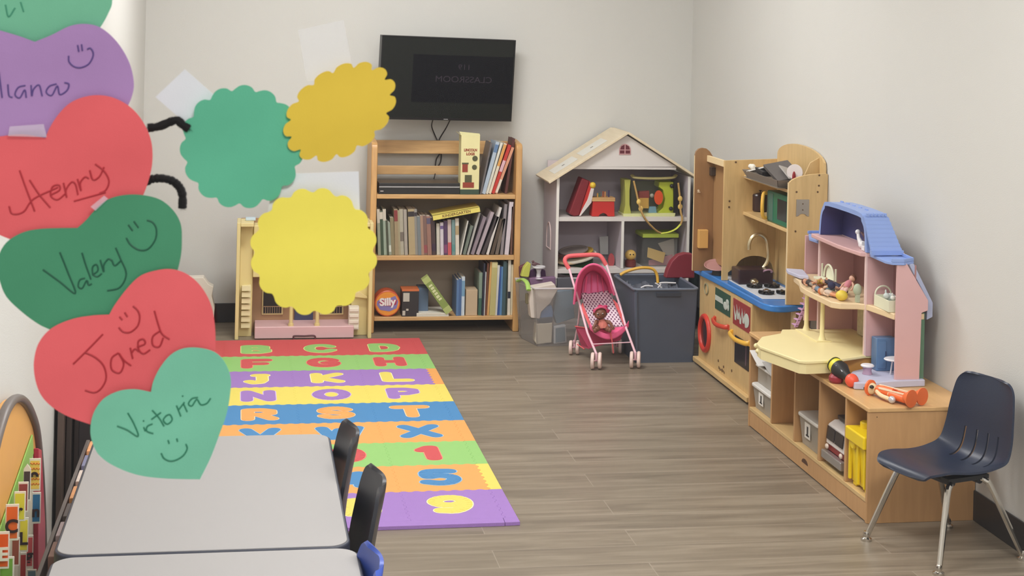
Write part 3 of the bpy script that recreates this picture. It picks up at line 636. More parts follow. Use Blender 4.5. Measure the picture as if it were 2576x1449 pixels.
# ---- bottom shelf
def lb(px, py=792): return at(px, py, y=7.99).x
low = [(1147, 1153, 704, 'cornflower blue', (92, 124, 168), 0, None), (1153, 1160, 702, 'denim blue', (76, 106, 152), 0, None), (1160, 1168, 697, 'white and light blue', (200, 212, 222), 0, (.5, .9, (120, 160, 190))), (1203, 1211, 687, 'sage green', (132, 150, 134), .002, (0, .4, (60, 98, 84))), (1212, 1216, 663, 'navy', (46, 48, 66), .004, None),
       (1217, 1219, 685, 'thin white', (214, 214, 214), .004, None), (1220, 1225, 663, 'brown', (112, 66, 44), .006, None), (1225, 1230, 660, 'orange tan', (214, 166, 102), .012, None), (1231, 1245, 660, 'thick cream yellow', (214, 204, 150), .008, (.0, .9, (190, 180, 120))), (1244, 1250, 668, 'white', (214, 212, 206), .010, None),
       (1250, 1256, 672, 'royal blue', (50, 84, 150), .006, None), (1256, 1262, 672, 'sky blue', (96, 140, 186), .004, None), (1262, 1270, 658, 'slate teal', (66, 90, 96), .003, None), (1270, 1274, 662, 'dark green', (42, 58, 48), .001, None), (1276, 1283, 653, 'white spotted', (226, 220, 206), 0, (.3, .42, (40, 44, 60))), (1284, 1291, 667, 'pale cream', (214, 206, 178), 0, None)]
for i, (a, b, ty, cn, rgb, ln, bd) in enumerate(low):
    h = zz(ty, 1230, 7.985)-.082
    book('%s book, %s from the left on the bottom shelf' % (cn, ORD[i]), lb(a), lb(b), .082, h, ln, rgb, 7.985+.003*(i % 4), .18, 'upright books on the bottom shelf', bd)
g = G().box(lb(1171), lb(1200), 7.985, 8.1, .0826, zz(729, 1185, 7.985)); solo('cardboard_box', 'plain beige box standing between the blue and the sage green books', 'box', g, mat('beige card', (196, 172, 142), .7), bev=.002)
# round game box
c = at(975, 752, y=7.985); rr = .0655
T = Thing('round_game_box', 'round game tin with orange and white lettering on the bottom shelf', 'game box', (c.x, 8.0, .0825)); cz = .0826+rr
A = M.Translation((c.x, 8.035, cz)) @ M.Rotation(PI/2, 4, 'X')
T.part('tin', G().lathe([(rr-.002, -.05), (rr, -.048), (rr, .048), (rr-.003, .05)], A, 40), mat('orange red tin', (206, 92, 52), .35), angle=30)
g = G(); g.m(0).lathe([(rr-.006, .0503), (rr-.006, .0508)], A, 40)
g.m(1).prism([V((c.x+rr*.8*a, 7.9838, cz+rr*.8*b)) for a, b in ((-1, .25), (-.6, .55), (.1, .5), (.75, .75), (1.05, .2), (.9, -.45), (.2, -.75), (-.7, -.6), (-1.05, -.1))], (0, -.0006, 0))
g.m(2).prism([V((c.x+rr*.8*a, 7.9834, cz+rr*.8*b)) for a, b in ((-.9, .1), (-.4, .4), (.5, .35), (.95, .4), (.85, -.1), (.4, -.25), (-.6, -.2))], (0, -.0006, 0))
T.part('lid_print', g, [mat('orange print', (236, 152, 56), .4), mat('purple print', (134, 124, 184), .4), mat('crimson print', (170, 60, 92), .4)], smooth=False)
T.part('lettering', text_mesh('Silly', .052, .0005, .0022, frame((c.x, 7.982, cz+.008), (1, 0, .05), (-.05, 0, 1))), mat('white print', (240, 232, 232), .4), smooth=False)
# black box with orange lid edge
x0, x1 = lb(1010), lb(1052); z1 = zz(728, 1030, 7.98)
T = Thing('black_game_box', 'black box with an orange top edge beside the round game tin', 'box', ((x0+x1)/2, 8.03, .0825))
T.part('body', G().box(x0, x1, 7.98, 8.08, .0826, z1-.01), mat('black print box', (48, 44, 46), .4), bev=.001)
T.part('lid', G().box(x0-.001, x1+.001, 7.979, 8.081, z1-.01, z1), mat('orange print box', (206, 112, 62), .4), bev=.001)
T.part('label', G().box(x0+.006, x0+.038, 7.9792, 7.98, z1-.062, z1-.018).box(x0+.004, x0+.018, 7.9792, 7.98, .088, .112).box(x0+.022, x0+.034, 7.9792, 7.98, .112, .122), mat('grey white print', (196, 190, 178), .5), smooth=False)
g = G().box(lb(1054), lb(1079), 8.03, 8.15, .0826, zz(725, 1066, 8.03)); solo('blue_box', 'dull blue box behind the black box on the bottom shelf', 'box', g, mat('dull blue card', (92, 112, 136), .6), bev=.002)
g = G()
for i in range(4): g.box(lb(1047)+.001*(i % 2), lb(1128)-.001*(i % 3), 7.974+.001*(i % 2), 8.15, .0826+i*.0045, .0866+i*.0045)
solo('paper_stack', 'low stack of white paper under the leaning green box', 'paper', g, mat('white copy paper', (228, 222, 208), .7), smooth=False)
# leaning green box
p0, p1 = at(1067, 700, y=7.975), at(1128, 786, y=7.975); d = p1-p0; ang = math.atan2(d.z, d.x); L_ = d.length; cn = (p0+p1)/2
T = Thing('green_game_box', 'long green game box leaning diagonally on the bottom shelf', 'game box', (cn.x+.004, 7.972, .1+cn.z-.098)); T.world = False
R_ = M.Rotation(-ang, 4, 'Y')
T.part('carton', G().box(-L_/2, L_/2, 0, .05, -.019, .019, R_), mat('leaf green carton', (140, 158, 84), .5, var=.15), local=True, bev=.002)
T.part('end_band', G().box(-L_/2-.0005, -L_/2+.03, -.0008, .0502, -.0195, .0195, R_).box(L_/2-.032, L_/2+.0005, -.0008, .0502, -.0195, .0195, R_), mat('pale green carton', (178, 190, 118), .5), local=True, smooth=False)
T.part('lettering', G().box(-L_/2+.045, -L_/2+.055, -.0012, 0, -.010, .010, R_).box(-L_/2+.06, -L_/2+.072, -.0012, 0, -.008, .010, R_).box(-L_/2+.077, -L_/2+.089, -.0012, 0, -.010, .008, R_).box(-L_/2+.094, -L_/2+.106, -.0012, 0, -.009, .009, R_).box(-L_/2+.111, -L_/2+.125, -.0012, 0, -.010, .008, R_).box(-L_/2+.13, -L_/2+.14, -.0012, 0, -.008, .01, R_), mat('cream print', (216, 220, 170), .5), local=True, smooth=False)
# disc player and the building log box
x0, x1 = at(953, 478, y=7.985).x, at(1157, 478, y=7.985).x
T = Thing('disc_player', 'slim black disc player with a silver strip on the top shelf', 'disc player', ((x0+x1)/2, 8.1, .706)); zt = zz(461, 1050, 7.985)
T.part('body', G().box(x0, x1, 7.99, 8.2, .7065, zt), mat('satin black casing', (38, 37, 38), .35), bev=.002)
T.part('trim_strip', G().box(x0+.001, x1-.001, 7.987, 7.99, zz(472, 1050, 7.985), zz(469, 1050, 7.985)), mat('silver strip', (200, 200, 204), .25, metal=.8), smooth=False)
T.part('badge', G().box(x0+.008, x0+.024, 7.9885, 7.99, zz(482, 1050, 7.985), zz(480.5, 1050, 7.985)), mat('white print', (240, 232, 232), .4), smooth=False)
x0, x1 = at(1158, 470, y=7.98).x, at(1205, 470, y=7.98).x; zt = zz(341, 1180, 7.98); zb = .7066
T = Thing('building_log_box', 'tall yellow carton of toy building logs with a green base on the top shelf', 'box', ((x0+x1)/2, 8.03, .706))
T.part('carton', G().box(x0, x1, 7.98, 8.07, zb+.025, zt), mat('cream yellow carton', (232, 224, 168), .5), bev=.0015)
T.part('base_band', G().box(x0-.001, x1+.001, 7.979, 8.071, zb, zb+.026), mat('dark green carton', (58, 78, 62), .5), bev=.001)
T.part('flap', G().prism([(x0, 7.98, zt), (x1, 7.98, zt), (x1, 8.0, zt+.008), (x0-.006, 8.02, zt+.016)], (0, .0015, .001)).prism([(x0, 8.07, zt), (x0, 7.985, zt), (x0-.018, 7.985, zt+.014), (x0-.018, 8.06, zt+.014)], (0, 0, .0015)), mat('cream yellow carton', (232, 224, 168), .5), smooth=False)
xc = (x0+x1)/2; hh = zt-zb; pr = mat('brick red print', (150, 62, 44), .5); gr = mat('forest print', (84, 84, 56), .5)
T.part('lettering', text_mesh('LINCOLN', .0185, .0004, .0009, frame((xc, 7.9795, zt-.075), (1, 0, 0), (0, 0, 1)), .85), pr, smooth=False)
T.part('lettering', text_mesh('LOGS', .0185, .0004, .0009, frame((xc, 7.9795, zt-.095), (1, 0, 0), (0, 0, 1)), .95), pr, smooth=False)
g = G(); yq = (7.978, 7.9799)
g.m(0).box(x0+.008, x0+.036, *yq, zb+.115, zb+.155).box(x0+.012, x0+.07, *yq, zb+.035, zb+.062).m(1).box(x0+.006, x0+.04, *yq, zb+.155, zb+.163).lathe([(.014, 0), (.014, .002)], M.Translation((x1-.024, 7.98, zb+.185)) @ M.Rotation(PI/2, 4, 'X'), 16).lathe([(.013, 0), (.013, .002)], M.Translation((x1-.026, 7.98, zb+.14)) @ M.Rotation(PI/2, 4, 'X'), 16).box(x0+.022, x0+.058, *yq, zb+.062, zb+.1)
T.part('picture_print', g, [pr, gr], smooth=False)

# ================================================================ TELEVISION
tc_, ty_, tt_, tr_, tw = V((1.0329, 8.0995, 1.2926)), .2046, .0438, .0209, .7357
RZ = (M.Rotation(ty_, 4, 'Z') @ M.Rotation(tt_, 4, 'X') @ M.Rotation(tr_, 4, 'Y')); th = tw*.587
T = Thing('television', 'black wall mounted flat television above the bookshelf', 'television', tuple(tc_), tuple(RZ.to_euler())); T.world = False
blackp = mat('gloss black bezel', (22, 22, 24), .25)
T.part('bezel', G().box(-tw/2, tw/2, 0, .04, -th/2, -th/2+.012).box(-tw/2, tw/2, 0, .04, th/2-.007, th/2).box(-tw/2, -tw/2+.007, 0, .04, -th/2+.012, th/2-.007).box(tw/2-.007, tw/2, 0, .04, -th/2+.012, th/2-.007).box(-tw/2+.007, tw/2-.007, .012, .04, -th/2+.012, th/2-.007), blackp, local=True, bev=.0015)
T.part('screen', G().box(-tw/2+.007, tw/2-.007, .003, .011, -th/2+.012, th/2-.007), mat('dark screen glass', (34, 36, 34), .2, var=.02, spec=.16), local=True, smooth=False)
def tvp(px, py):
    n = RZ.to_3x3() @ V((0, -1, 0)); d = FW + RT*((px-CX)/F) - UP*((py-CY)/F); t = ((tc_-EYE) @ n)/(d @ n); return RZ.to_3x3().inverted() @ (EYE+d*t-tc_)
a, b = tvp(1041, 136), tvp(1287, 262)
T.part('screen_reflection', G().box(a.x, min(b.x, tw/2-.009), .0022, .0032, b.z, a.z), mat('painted window reflection', (24, 24, 28), .3, var=.02, spec=.08), local=True, smooth=False)  # darker rectangle: the window's reflection painted onto the screen
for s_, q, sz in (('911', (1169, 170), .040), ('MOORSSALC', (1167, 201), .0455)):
    c = tvp(*q)   # mirrored sign writing: a reflection put on the screen as letters
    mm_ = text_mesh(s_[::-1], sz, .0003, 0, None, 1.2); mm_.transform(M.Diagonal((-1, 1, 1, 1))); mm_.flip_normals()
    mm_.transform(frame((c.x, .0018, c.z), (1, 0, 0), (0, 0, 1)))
    T.part('reflected_writing', mm_, mat('painted reflected writing', (56, 50, 58), .5, var=0, spec=.1), local=True, smooth=False)
T.part('badge', G().box(-.012, .012, -.0008, 0, -th/2+.004, -th/2+.008), mat('pale badge', (170, 170, 172), .3, metal=.5), local=True, smooth=False)
T.part('wall_bracket', G().box(-.1, .1, .04, .06, -.09, .09).box(-.03, .03, .06, .15, -.04, .04), blackp, local=True, bev=.002)
# cables
cab = mat('black cable', (40, 34, 32), .5)
def cabl(label, pts, r=.0035): 
    g = G(); g.tube(spline(pts, 8), r, 8); return solo('cable', label, 'cable', g, cab, 'cables below the television')
q = lambda x, y, yy=8.275: tuple(at(x, y, y=yy))
cabl('black cable hanging in a bow from the left of the television bottom', [(at(1089, 300, y=8.12)), q(1086, 318, 8.24), q(1094, 340), q(1101, 354), q(1107, 362), q(1106, 385), q(1098, 400), q(1095, 417)])
cabl('black cable hanging in a bow from the right of the television bottom', [(at(1133, 300, y=8.14)), q(1122, 322, 8.24), q(1108, 345), q(1104, 356), q(1107, 372), q(1110, 392), q(1108, 408), q(1102, 418)])
cabl('black cable going down behind the disc player', [q(1098, 417), q(1096, 430, 8.27), q(1094, 440, 8.215), q(1090, 455, 8.21), q(1086, 462, 8.2)], .003)

# ================================================================ CREAM TOY HOUSE (left, behind the yellow flower)
cream = mat('cream toy plastic', (228, 210, 150), .45, var=.03)
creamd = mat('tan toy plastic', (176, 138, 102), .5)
pink = mat('pale pink toy plastic', (222, 184, 186), .45)
T = Thing('cream_toy_house', 'cream plastic toy mansion with a pink porch on the floor left of the bookshelf', 'toy house', (.307, 8.0, 0))
yf = 7.85; P_ = lambda x, y, yy=yf: at(x, y, y=yy)
XA, XB, ZT = -.03, .644, .577
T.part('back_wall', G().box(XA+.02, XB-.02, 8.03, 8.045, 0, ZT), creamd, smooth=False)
xw = P_(636, 700).x; xv = P_(886, 780).x
T.part('left_wing', G().box(XA, XA+.018, yf, 8.04, 0, ZT).box(XA+.018, xw, 7.93, 7.945, 0, ZT).box(XA+.018, xw, yf+.001, 8.028, ZT-.02, ZT-.001), cream, bev=.003)
T.part('right_wing', G().box(XB-.018, XB, yf, 8.04, 0, ZT).box(xv, XB-.018, 7.93, 7.945, 0, .36).box(xv, XB-.018, yf+.001, 8.028, ZT-.02, ZT-.001), cream, bev=.003)
T.part('gable', G().prism([(xw, 7.9, .30), (xv, 7.9, .30), (xv, 7.9, ZT-.02), (xw, 7.9, ZT-.02)], (0, .12, 0)), cream, bev=.004)
z0 = P_(700, 822).z
T.part('porch', G().box(P_(640, 840).x, P_(890, 840).x, yf, 8.03, .003, z0), pink, bev=.005)
T.part('porch_handle', G().tube(spline([P_(738, 848, yf-.004), P_(742, 857, yf-.006), P_(766, 858, yf-.006), P_(790, 856, yf-.006), P_(793, 848, yf-.004), P_(788, 844, yf-.004), P_(766, 845, yf-.004), P_(742, 845, yf-.004)], 4, True), .004, 8, True), mat('dark plum plastic', (96, 52, 60), .5))
for cx_ in (732, 798):
    a = P_(cx_, 800, 7.87)
    T.part('column', G().tube([(a.x, 7.87, z0), (a.x, 7.87, z0+.012)], .014, 14).tube([(a.x, 7.87, z0+.012), (a.x, 7.87, .30)], .0095, 14), cream)
dk = mat('painted window opening shade', (36, 30, 30), .5)  # dark sheets stand in for the shade inside the toy windows
for (a, b) in ((662, 709), (808, 861)):
    p0, p1 = P_(a, 788, 8.02), P_(b, 740, 8.02)
    w_ = T.part('window', G().box(p0.x-.008, p1.x+.008, 8.02, 8.03, p0.z-.008, p1.z+.03), cream, bev=.002)
    T.part('opening_shade', G().box(p0.x, p1.x, 8.017, 8.02, p0.z, p1.z+.022), dk, w_, smooth=False)
    g = G(); n = 8
    for i in range(n+1): x = p0.x+(p1.x-p0.x)*i/n; g.box(x-.0012, x+.0012, 8.012, 8.017, p0.z, p0.z+.035)
    g.box(p0.x-.002, p1.x+.002, 8.011, 8.017, p0.z+.033, p0.z+.037)
    T.part('railing', g, mat('tan railing', (170, 140, 110), .5), w_, smooth=False)
p0, p1 = P_(740, 818, 8.02), P_(788, 770, 8.02)
T.part('door', G().box(p0.x, p1.x, 8.015, 8.03, p0.z, p1.z+.03), mat('slate blue toy door', (66, 70, 100), .5), bev=.002)
g = G()
for i in range(7):
    z = .05+i*.032; y = 7.925-.008*i
    g.prism([(XA+.03, y-.03, z), (xw-.008, y-.03, z+.004), (xw-.008, 7.93, z+.012), (XA+.03, 7.93, z+.008)], (0, 0, .006)).box(XA+.03, xw-.008, y-.031, y-.028, z, z+.024)
T.part('staircase', g, mat('ivory stair plastic', (236, 226, 180), .45), smooth=False)
p0, p1 = P_(876, 828, 7.9), P_(903, 770, 7.9)
g = G().box(p0.x, p1.x, 7.88, 7.93, p0.z, p1.z)
for i in range(4): zq = p0.z+(p1.z-p0.z)*(i+.5)/4; g.box(p0.x+.003, p1.x-.003, 7.872, 7.88, zq-.008, zq+.006)
T.part('drawer_stack', g, mat('off white plastic', (232, 224, 208), .5), bev=.001)
T.part('side_roof', G().prism([(XB-.1, 7.9, .20), (XB-.02, 7.9, .19), (XB-.02, 7.9, .20), (XB-.06, 7.9, .225), (XB-.1, 7.9, .212)], (0, .03, 0)), cream, bev=.002)
p = P_(628, 553, 7.95)
solo('blue_paper_scrap', 'pale blue toy roof scrap lying on top of the cream toy house', 'toy piece', G().box(p.x-.02, p.x+.03, 7.93, 7.98, ZT+.0005, ZT+.014), mat('pale sky plastic', (196, 214, 226), .5), bev=.003)
# white paper bag by the back wall, mostly behind the hearts
p = at(505, 760, y=8.1)
g = G().prism([at(a, b, y=8.05) for a, b in ((430, 700), (512, 698), (524, 715), (537, 722), (533, 745), (540, 775), (538, 800), (430, 805))], (0, .08, 0))
b0 = solo('paper_bag', 'crumpled white paper bag on the cardboard box by the back wall', 'bag', g, mat('crumpled white paper', (226, 220, 208), .8, bump=.6, bscale=40), bev=.004)
zb_ = b0.location.z; p = b0.location.x
solo('cardboard_box', 'dark box under the white paper bag by the back wall', 'box', G().box(p-.1, p+.08, 8.02, 8.16, 0, zb_-.0005), mat('dark grey card', (52, 50, 50), .6), bev=.003)

# ================================================================ BIG WHITE DOLLHOUSE
wht = mat('white painted board', (226, 220, 216), .5, var=.02)
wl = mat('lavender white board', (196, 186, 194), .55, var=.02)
rf = wood('pale birch roof board', (232, 216, 186), stretch=(1, 8, 1), contrast=.05)
Y0, Y1 = 7.93, 8.27; XA, XB = 1.588, 2.30
T = Thing('wooden_dollhouse', 'large white wooden dollhouse with a birch roof in the back corner', 'dollhouse', (1.945, 8.1, 0))
AX, AZ = 1.953, 1.030; EL, ER = (1.545, .772), (2.345, .790)
T.part('side_panel', G().box(XA, XA+.014, Y0, Y1, 0, .80), wl, bev=.001, label='left side panel with an arched window')
T.part('side_panel', G().box(XB-.014, XB, Y0, Y1, 0, .81), wl, bev=.001)
T.part('front_edge', G().box(XA, XA+.014, Y0-.002, Y0, 0, .80).box(XB-.014, XB, Y0-.002, Y0, 0, .81).box(1.936, 1.95, Y0+.002, Y0+.004, .33, .575), mat('bright white edge', (240, 236, 230), .5), smooth=False)
T.part('back_panel', G().box(XA+.014, XB-.014, Y1-.01, Y1, 0, .86), wl, smooth=False)
T.part('gable', G().prism([(1.665, Y0, .856), (2.225, Y0, .860), (AX, Y0, AZ-.008)], (0, .012, 0)).box(1.672, 2.222, Y0+.001, Y0+.012, .845, .857), wht, bev=.0008)
T.part('attic_floor', G().box(1.69, 2.205, Y0+.012, Y1-.01, .848, .858), wl, smooth=False)
def slab(a, b, yA, yB, t):
    d = (V((b[0], 0, b[1]))-V((a[0], 0, a[1]))).normalized(); n = V((-d.z, 0, d.x)); n = n if n.z > 0 else -n
    A, B = V((a[0], yA, a[1])), V((b[0], yA, b[1])); return [A, B, B+n*t, A+n*t], V((0, yB-yA, 0))
pl, ex = slab(EL, (AX, AZ), Y0-.03, Y1, .012); T.part('roof_panel', G().prism(pl, ex), rf, bev=.0015, label='left birch roof panel')
pl, ex = slab((AX, AZ), ER, Y0-.03, Y1, .012); T.part('roof_panel', G().prism(pl, ex), rf, bev=.0015, label='right birch roof panel')
# paper notes on the left roof panel
d = (V((AX, 0, AZ))-V((EL[0], 0, EL[1]))).normalized(); n = V((-d.z, 0, d.x))
for t0, t1 in ((.12, .42), (.48, .80)):
    L_ = (V((AX, 0, AZ))-V((EL[0], 0, EL[1]))).length; o_ = V((EL[0], 0, EL[1]))+n*.0125
    g = G(); g.m(0).prism([o_+d*L_*t0+V((0, Y0+.06, 0)), o_+d*L_*t1+V((0, Y0+.06, 0)), o_+d*L_*t1+V((0, Y0+.22, 0)), o_+d*L_*t0+V((0, Y0+.22, 0))], n*.0006)
    o_ += n*.0007; m_ = (t0+t1)/2-.02; g.m(1).prism([o_+d*L_*m_+V((0, Y0+.13, 0)), o_+d*L_*(m_+.035)+V((0, Y0+.13, 0)), o_+d*L_*(m_+.035)+V((0, Y0+.145, 0)), o_+d*L_*m_+V((0, Y0+.145, 0))], n*.0003)
    T.part('paper_label', g, [mat('white label paper', (230, 228, 220), .6), mat('small grey print', (110, 110, 110), .6)], smooth=False)
# attic window
p0, p1 = at(1557, 389, y=Y0), at(1587, 362, y=Y0); xc = (p0.x+p1.x)/2; w_ = (p1.x-p0.x)/2; hz = p1.z-p0.z
arch = [V((xc-w_, Y0-.003, p0.z)), V((xc+w_, Y0-.003, p0.z))]+[V((xc+w_*math.cos(a), Y0-.003, p0.z+hz*.45+hz*.55*math.sin(a))) for a in [PI*i/10 for i in range(11)]]
wf = T.part('attic_window', G().prism(arch, (0, .003, 0)), mat('dusty pink trim', (206, 160, 160), .5), smooth=False)
g = G()
for sx in (-1, 1):
    xs = sorted((xc+sx*.003, xc+sx*(w_-.004)))
    g.box(xs[0], xs[1], Y0-.0036, Y0-.003, p0.z+.006, p0.z+hz*.40)
    g.prism([V((xc+sx*.003, Y0-.0036, p0.z+hz*.48)), V((xc+sx*(w_-.005), Y0-.0036, p0.z+hz*.48)), V((xc+sx*w_*.66, Y0-.0036, p0.z+hz*.78)), V((xc+sx*.003, Y0-.0036, p0.z+hz*.93))], (0, .0006, 0))
T.part('window_pane', g, mat('wine red pane', (104, 44, 56), .4), wf, smooth=False)
zs = .575
T.part('shelf', G().box(XA+.014, XB-.014, Y0+.003, Y1-.01, zs, .596), wht, bev=.001, label='white middle floor')
T.part('shelf', G().box(XA+.014, XB-.014, Y0+.003, Y1-.01, .306, .328), wht, bev=.001, label='white lower floor')
T.part('shelf', G().box(XA+.014, XB-.014, Y0+.003, Y1-.01, .02, .04), wht, bev=.001)
T.part('divider', G().box(1.936, 1.95, Y0+.004, Y1-.01, .329, .575), wl, bev=.001)
p = at(1381, 590, x=XA); g = G()
ring = [V((XA-.001, p.y+.055*math.cos(a), p.z-.01+.075*math.sin(a))) for a in [PI*i/12 for i in range(13)]]
g.tube(ring+[V((XA-.001, p.y-.055, p.z-.07)), V((XA-.001, p.y+.055, p.z-.07))], .0035, 6, True)
T.part('arched_window', g, mat('pale pink trim', (220, 198, 196), .5))
# --- contents, upper floor
q = lambda x, y, yy: at(x, y, y=yy)
red = mat('wine red drum', (128, 32, 42), .5); redb = mat('bright toy red', (200, 48, 44), .45)
def tilt_cyl(g, a, b, r, n=28): return g.tube([a, b], r, n)
# leaning red case with white side and yellow ball
T = Thing('red_toy_case', 'dark red padded toy case leaning left on the upper floor of the dollhouse', 'toy case', (1.70, 8.0, .597))
pl = [q(a, b, 7.96) for a, b in ((1431, 538), (1464, 447), (1484, 456), (1457, 543), (1444, 545))]
T.part('body', G().prism(pl, (0, .1, 0)), red, bev=.008, seg=3)
pl = [q(a, b, 7.957) for a, b in ((1457, 544), (1461, 543), (1488, 510), (1495, 474), (1487, 474), (1478, 503), (1466, 525))]
T.part('white_edge', G().prism(pl, (0, .09, 0)), mat('white toy edge', (226, 216, 214), .5), bev=.002)
T.part('red_lining', G().prism([q(a, b, 7.962) for a, b in ((1457, 543), (1465, 524), (1478, 503), (1487, 473), (1484, 456))], (0, .09, 0)), redb, smooth=False)
c = q(1491, 466, 7.965); T.part('ball', G().ball(c, .0165), mat('yellow toy ball', (232, 196, 60), .4))
# workbench
T = Thing('toy_workbench', 'small red toy workbench with a wooden top on the upper dollhouse floor', 'toy workbench', (1.82, 8.0, .597))
a, b = q(1489, 545, 7.96), q(1547, 505, 7.96); z0 = .597
ft = [(a.x, z0), (a.x+.035, z0), (a.x+.045, z0+.012), ((a.x+b.x)/2, z0+.018), (b.x-.045, z0+.012), (b.x-.035, z0), (b.x, z0), (b.x-.003, b.z-.004), (a.x+.004, b.z-.004)]
T.part('cabinet', G().prism([V((x, 7.96, z)) for x, z in ft], (0, .07, 0)), redb, bev=.002)
T.part('top', G().box(a.x-.001, b.x+.001, 7.957, 8.033, b.z-.004, b.z+.016), maple, bev=.002)
for px, c_, hh in ((1503, (206, 160, 80), .02), (1517, (150, 80, 50), .03), (1522, (190, 130, 80), .028), (1531, (60, 50, 90), .034), (1508, (80, 110, 90), .022)):
    x = q(px, 500, 7.99).x; T.part('peg', G().tube([(x, 7.99, b.z+.016), (x, 7.99, b.z+.016+hh)], .0045, 8), mat('peg %s' % (c_,), c_, .5))
# lime playset in a clear case with a strap
lime = mat('lime green plastic', (184, 196, 60), .4)
T = Thing('lime_toy_playset', 'lime green and clear carry-case playset on the upper dollhouse floor', 'toy playset', (2.1, 8.03, .597))
yp = 7.985
def qq(a, b, yy=yp): return q(a, b, yy)
pl = [qq(a, b) for a, b in ((1571, 452), (1587, 452), (1584, 480), (1584, 515), (1588, 538), (1568, 540), (1573, 515), (1573, 480))]
T.part('side_panel', G().prism(pl, (0, .10, 0)), mat('pale olive plastic', (186, 188, 92), .4), bev=.002)
pl = [qq(a, b) for a, b in ((1659, 458), (1694, 458), (1694, 536), (1655, 536), (1668, 522), (1673, 500), (1668, 478), (1657, 470))]
T.part('side_panel', G().prism(pl, (0, .10, 0)), lime, bev=.002)
T.part('top_handle', G().tube(spline([qq(1590, 441, 8.0), qq(1600, 447, 7.97), qq(1645, 449, 7.965), qq(1690, 447, 7.97), qq(1700, 441, 8.0)], 6), .011, 10, sq=.6), mat('khaki plastic', (168, 156, 104), .45))
T.part('base_tray', G().prism([qq(a, b, 7.97) for a, b in ((1568, 538), (1700, 536), (1698, 545), (1568, 546))], (0, .12, 0)), mat('cream lime plastic', (216, 218, 160), .4), bev=.003)
T.part('clear_window', G().prism([qq(a, b, 7.982) for a, b in ((1588, 455), (1656, 455), (1656, 536), (1588, 536))], (0, .001, 0)), clear('clear case window', (200, 205, 200), .97), smooth=False)
T.part('red_disc', G().lathe([(.0, 0), (.030, 0), (.030, .006)], M.Translation(qq(1657, 497, 7.968)) @ M.Rotation(-PI/2, 4, 'X') @ M.Diagonal((.78, 1.25, 1, 1)), 28), mat('orange red disc', (222, 84, 40), .4))
T.part('insides', G().m(0).prism([qq(a, b, 8.0) for a, b in ((1608, 482), (1633, 480), (1634, 498), (1608, 498))], (0, .03, 0)).m(1).prism([qq(a, b, 7.998) for a, b in ((1608, 498), (1632, 498), (1632, 524), (1612, 524))], (0, .03, 0)).m(2).prism([qq(a, b, 7.996) for a, b in ((1634, 520), (1650, 520), (1652, 536), (1632, 536))], (0, .02, 0)).m(3).ball(qq(1640, 492, 7.998), .011), [mat('brick toy red', (150, 44, 34), .5), mat('mustard toy', (228, 176, 72), .5), mat('sky toy blue', (130, 176, 200), .5), mat('pearl toy', (196, 190, 176), .4)], smooth=False)
T.part('hinge_post', G().prism([qq(a, b, 7.978) for a, b in ((1695, 455), (1707, 455), (1707, 540), (1695, 540))], (0, .03, 0)).ball(qq(1690, 468, 7.975), .011).ball(qq(1688, 525, 7.975), .011), mat('black toy plastic', (34, 32, 32), .45), bev=.002)
T.part('back_plate', G().prism([qq(a, b, 8.1) for a, b in ((1575, 455), (1700, 455), (1700, 540), (1575, 540))], (0, .006, 0)), mat('dull olive board', (92, 90, 62), .6), smooth=False)
strap = [qq(1594, 455, 7.97), qq(1601, 485, 7.955), qq(1607, 512, 7.945), qq(1617, 540, 7.92), qq(1632, 562, 7.915), qq(1652, 581, 7.915), qq(1664, 587, 7.915)]
T.part('strap', G().tube(spline(strap, 8), .0105, 8, sq=.45), mat('camouflage strap', (196, 158, 96), .8, var=.35, scale=90))
strap = [qq(1706, 460, 7.965), qq(1710, 495, 7.95), qq(1712, 530, 7.93), qq(1716, 550, 7.915), qq(1712, 566, 7.915)]
T.part('strap', G().tube(spline(strap, 8), .0105, 8, sq=.45), mat('camouflage strap', (196, 158, 96), .8, var=.35, scale=90))
T.part('strap', G().tube(spline([qq(1712, 564, 7.915), qq(1700, 576, 7.91), qq(1682, 584, 7.91), qq(1662, 587, 7.91)], 8), .009, 8, sq=.35), mat('yellow green webbing', (214, 222, 84), .7))
for (a, b, c_) in ((1607, 508, 1), (1612, 525, 1), (1711, 500, 1), (1711, 520, 1)):
    T.part('bead', G().ball(qq(a, b, 7.94), (.0125, .009, .015)), mat('butter yellow bead', (236, 200, 110), .5))
# --- lower left room: plates and tambourines piled
x0 = 1.61
T = Thing('green_toy_tray', 'dark green toy tray at the bottom of the pile in the lower left room', 'toy tray', (1.72, 8.05, .329))
T.part('tray', G().tube([(1.72, 8.06, .331), (1.715, 8.055, .345)], .1, 32), mat('deep green plastic', (44, 84, 52), .45))
def disc(label, c, r, t, rgb, tilt, name='toy_plate', cat='toy plate'):
    g = G().lathe([(r*.3, 0), (r*.92, 0), (r, t*.5), (r, t), (r*.9, t), (r*.85, t*.6), (r*.3, t*.5)], M.Translation(c) @ M.Rotation(tilt, 4, 'Y') @ M.Rotation(.12, 4, 'X'), 32)
    return solo(name, label, cat, g, mat(label, rgb, .45), 'toys piled in the lower left room')
disc('white toy plate tilted in the pile in the lower left dollhouse room', (1.74, 8.05, .368), .095, .012, (226, 220, 206), -.25)
disc('cream toy plate near the bottom of the lower left room pile', (1.69, 8.05, .352), .075, .012, (224, 200, 160), -.12)
disc('mustard toy plate on the pile in the lower left dollhouse room', (1.745, 8.05, .392), .072, .010, (206, 170, 70), -.24)
disc('mottled grey toy plate topmost of the lower left room pile', (1.71, 8.05, .402), .078, .010, (140, 128, 124), -.16)
disc('dark maroon toy disc at the left of the lower left room pile', (1.665, 8.04, .385), .05, .014, (98, 58, 52), -.1)
c = q(1539, 655, 8.03)
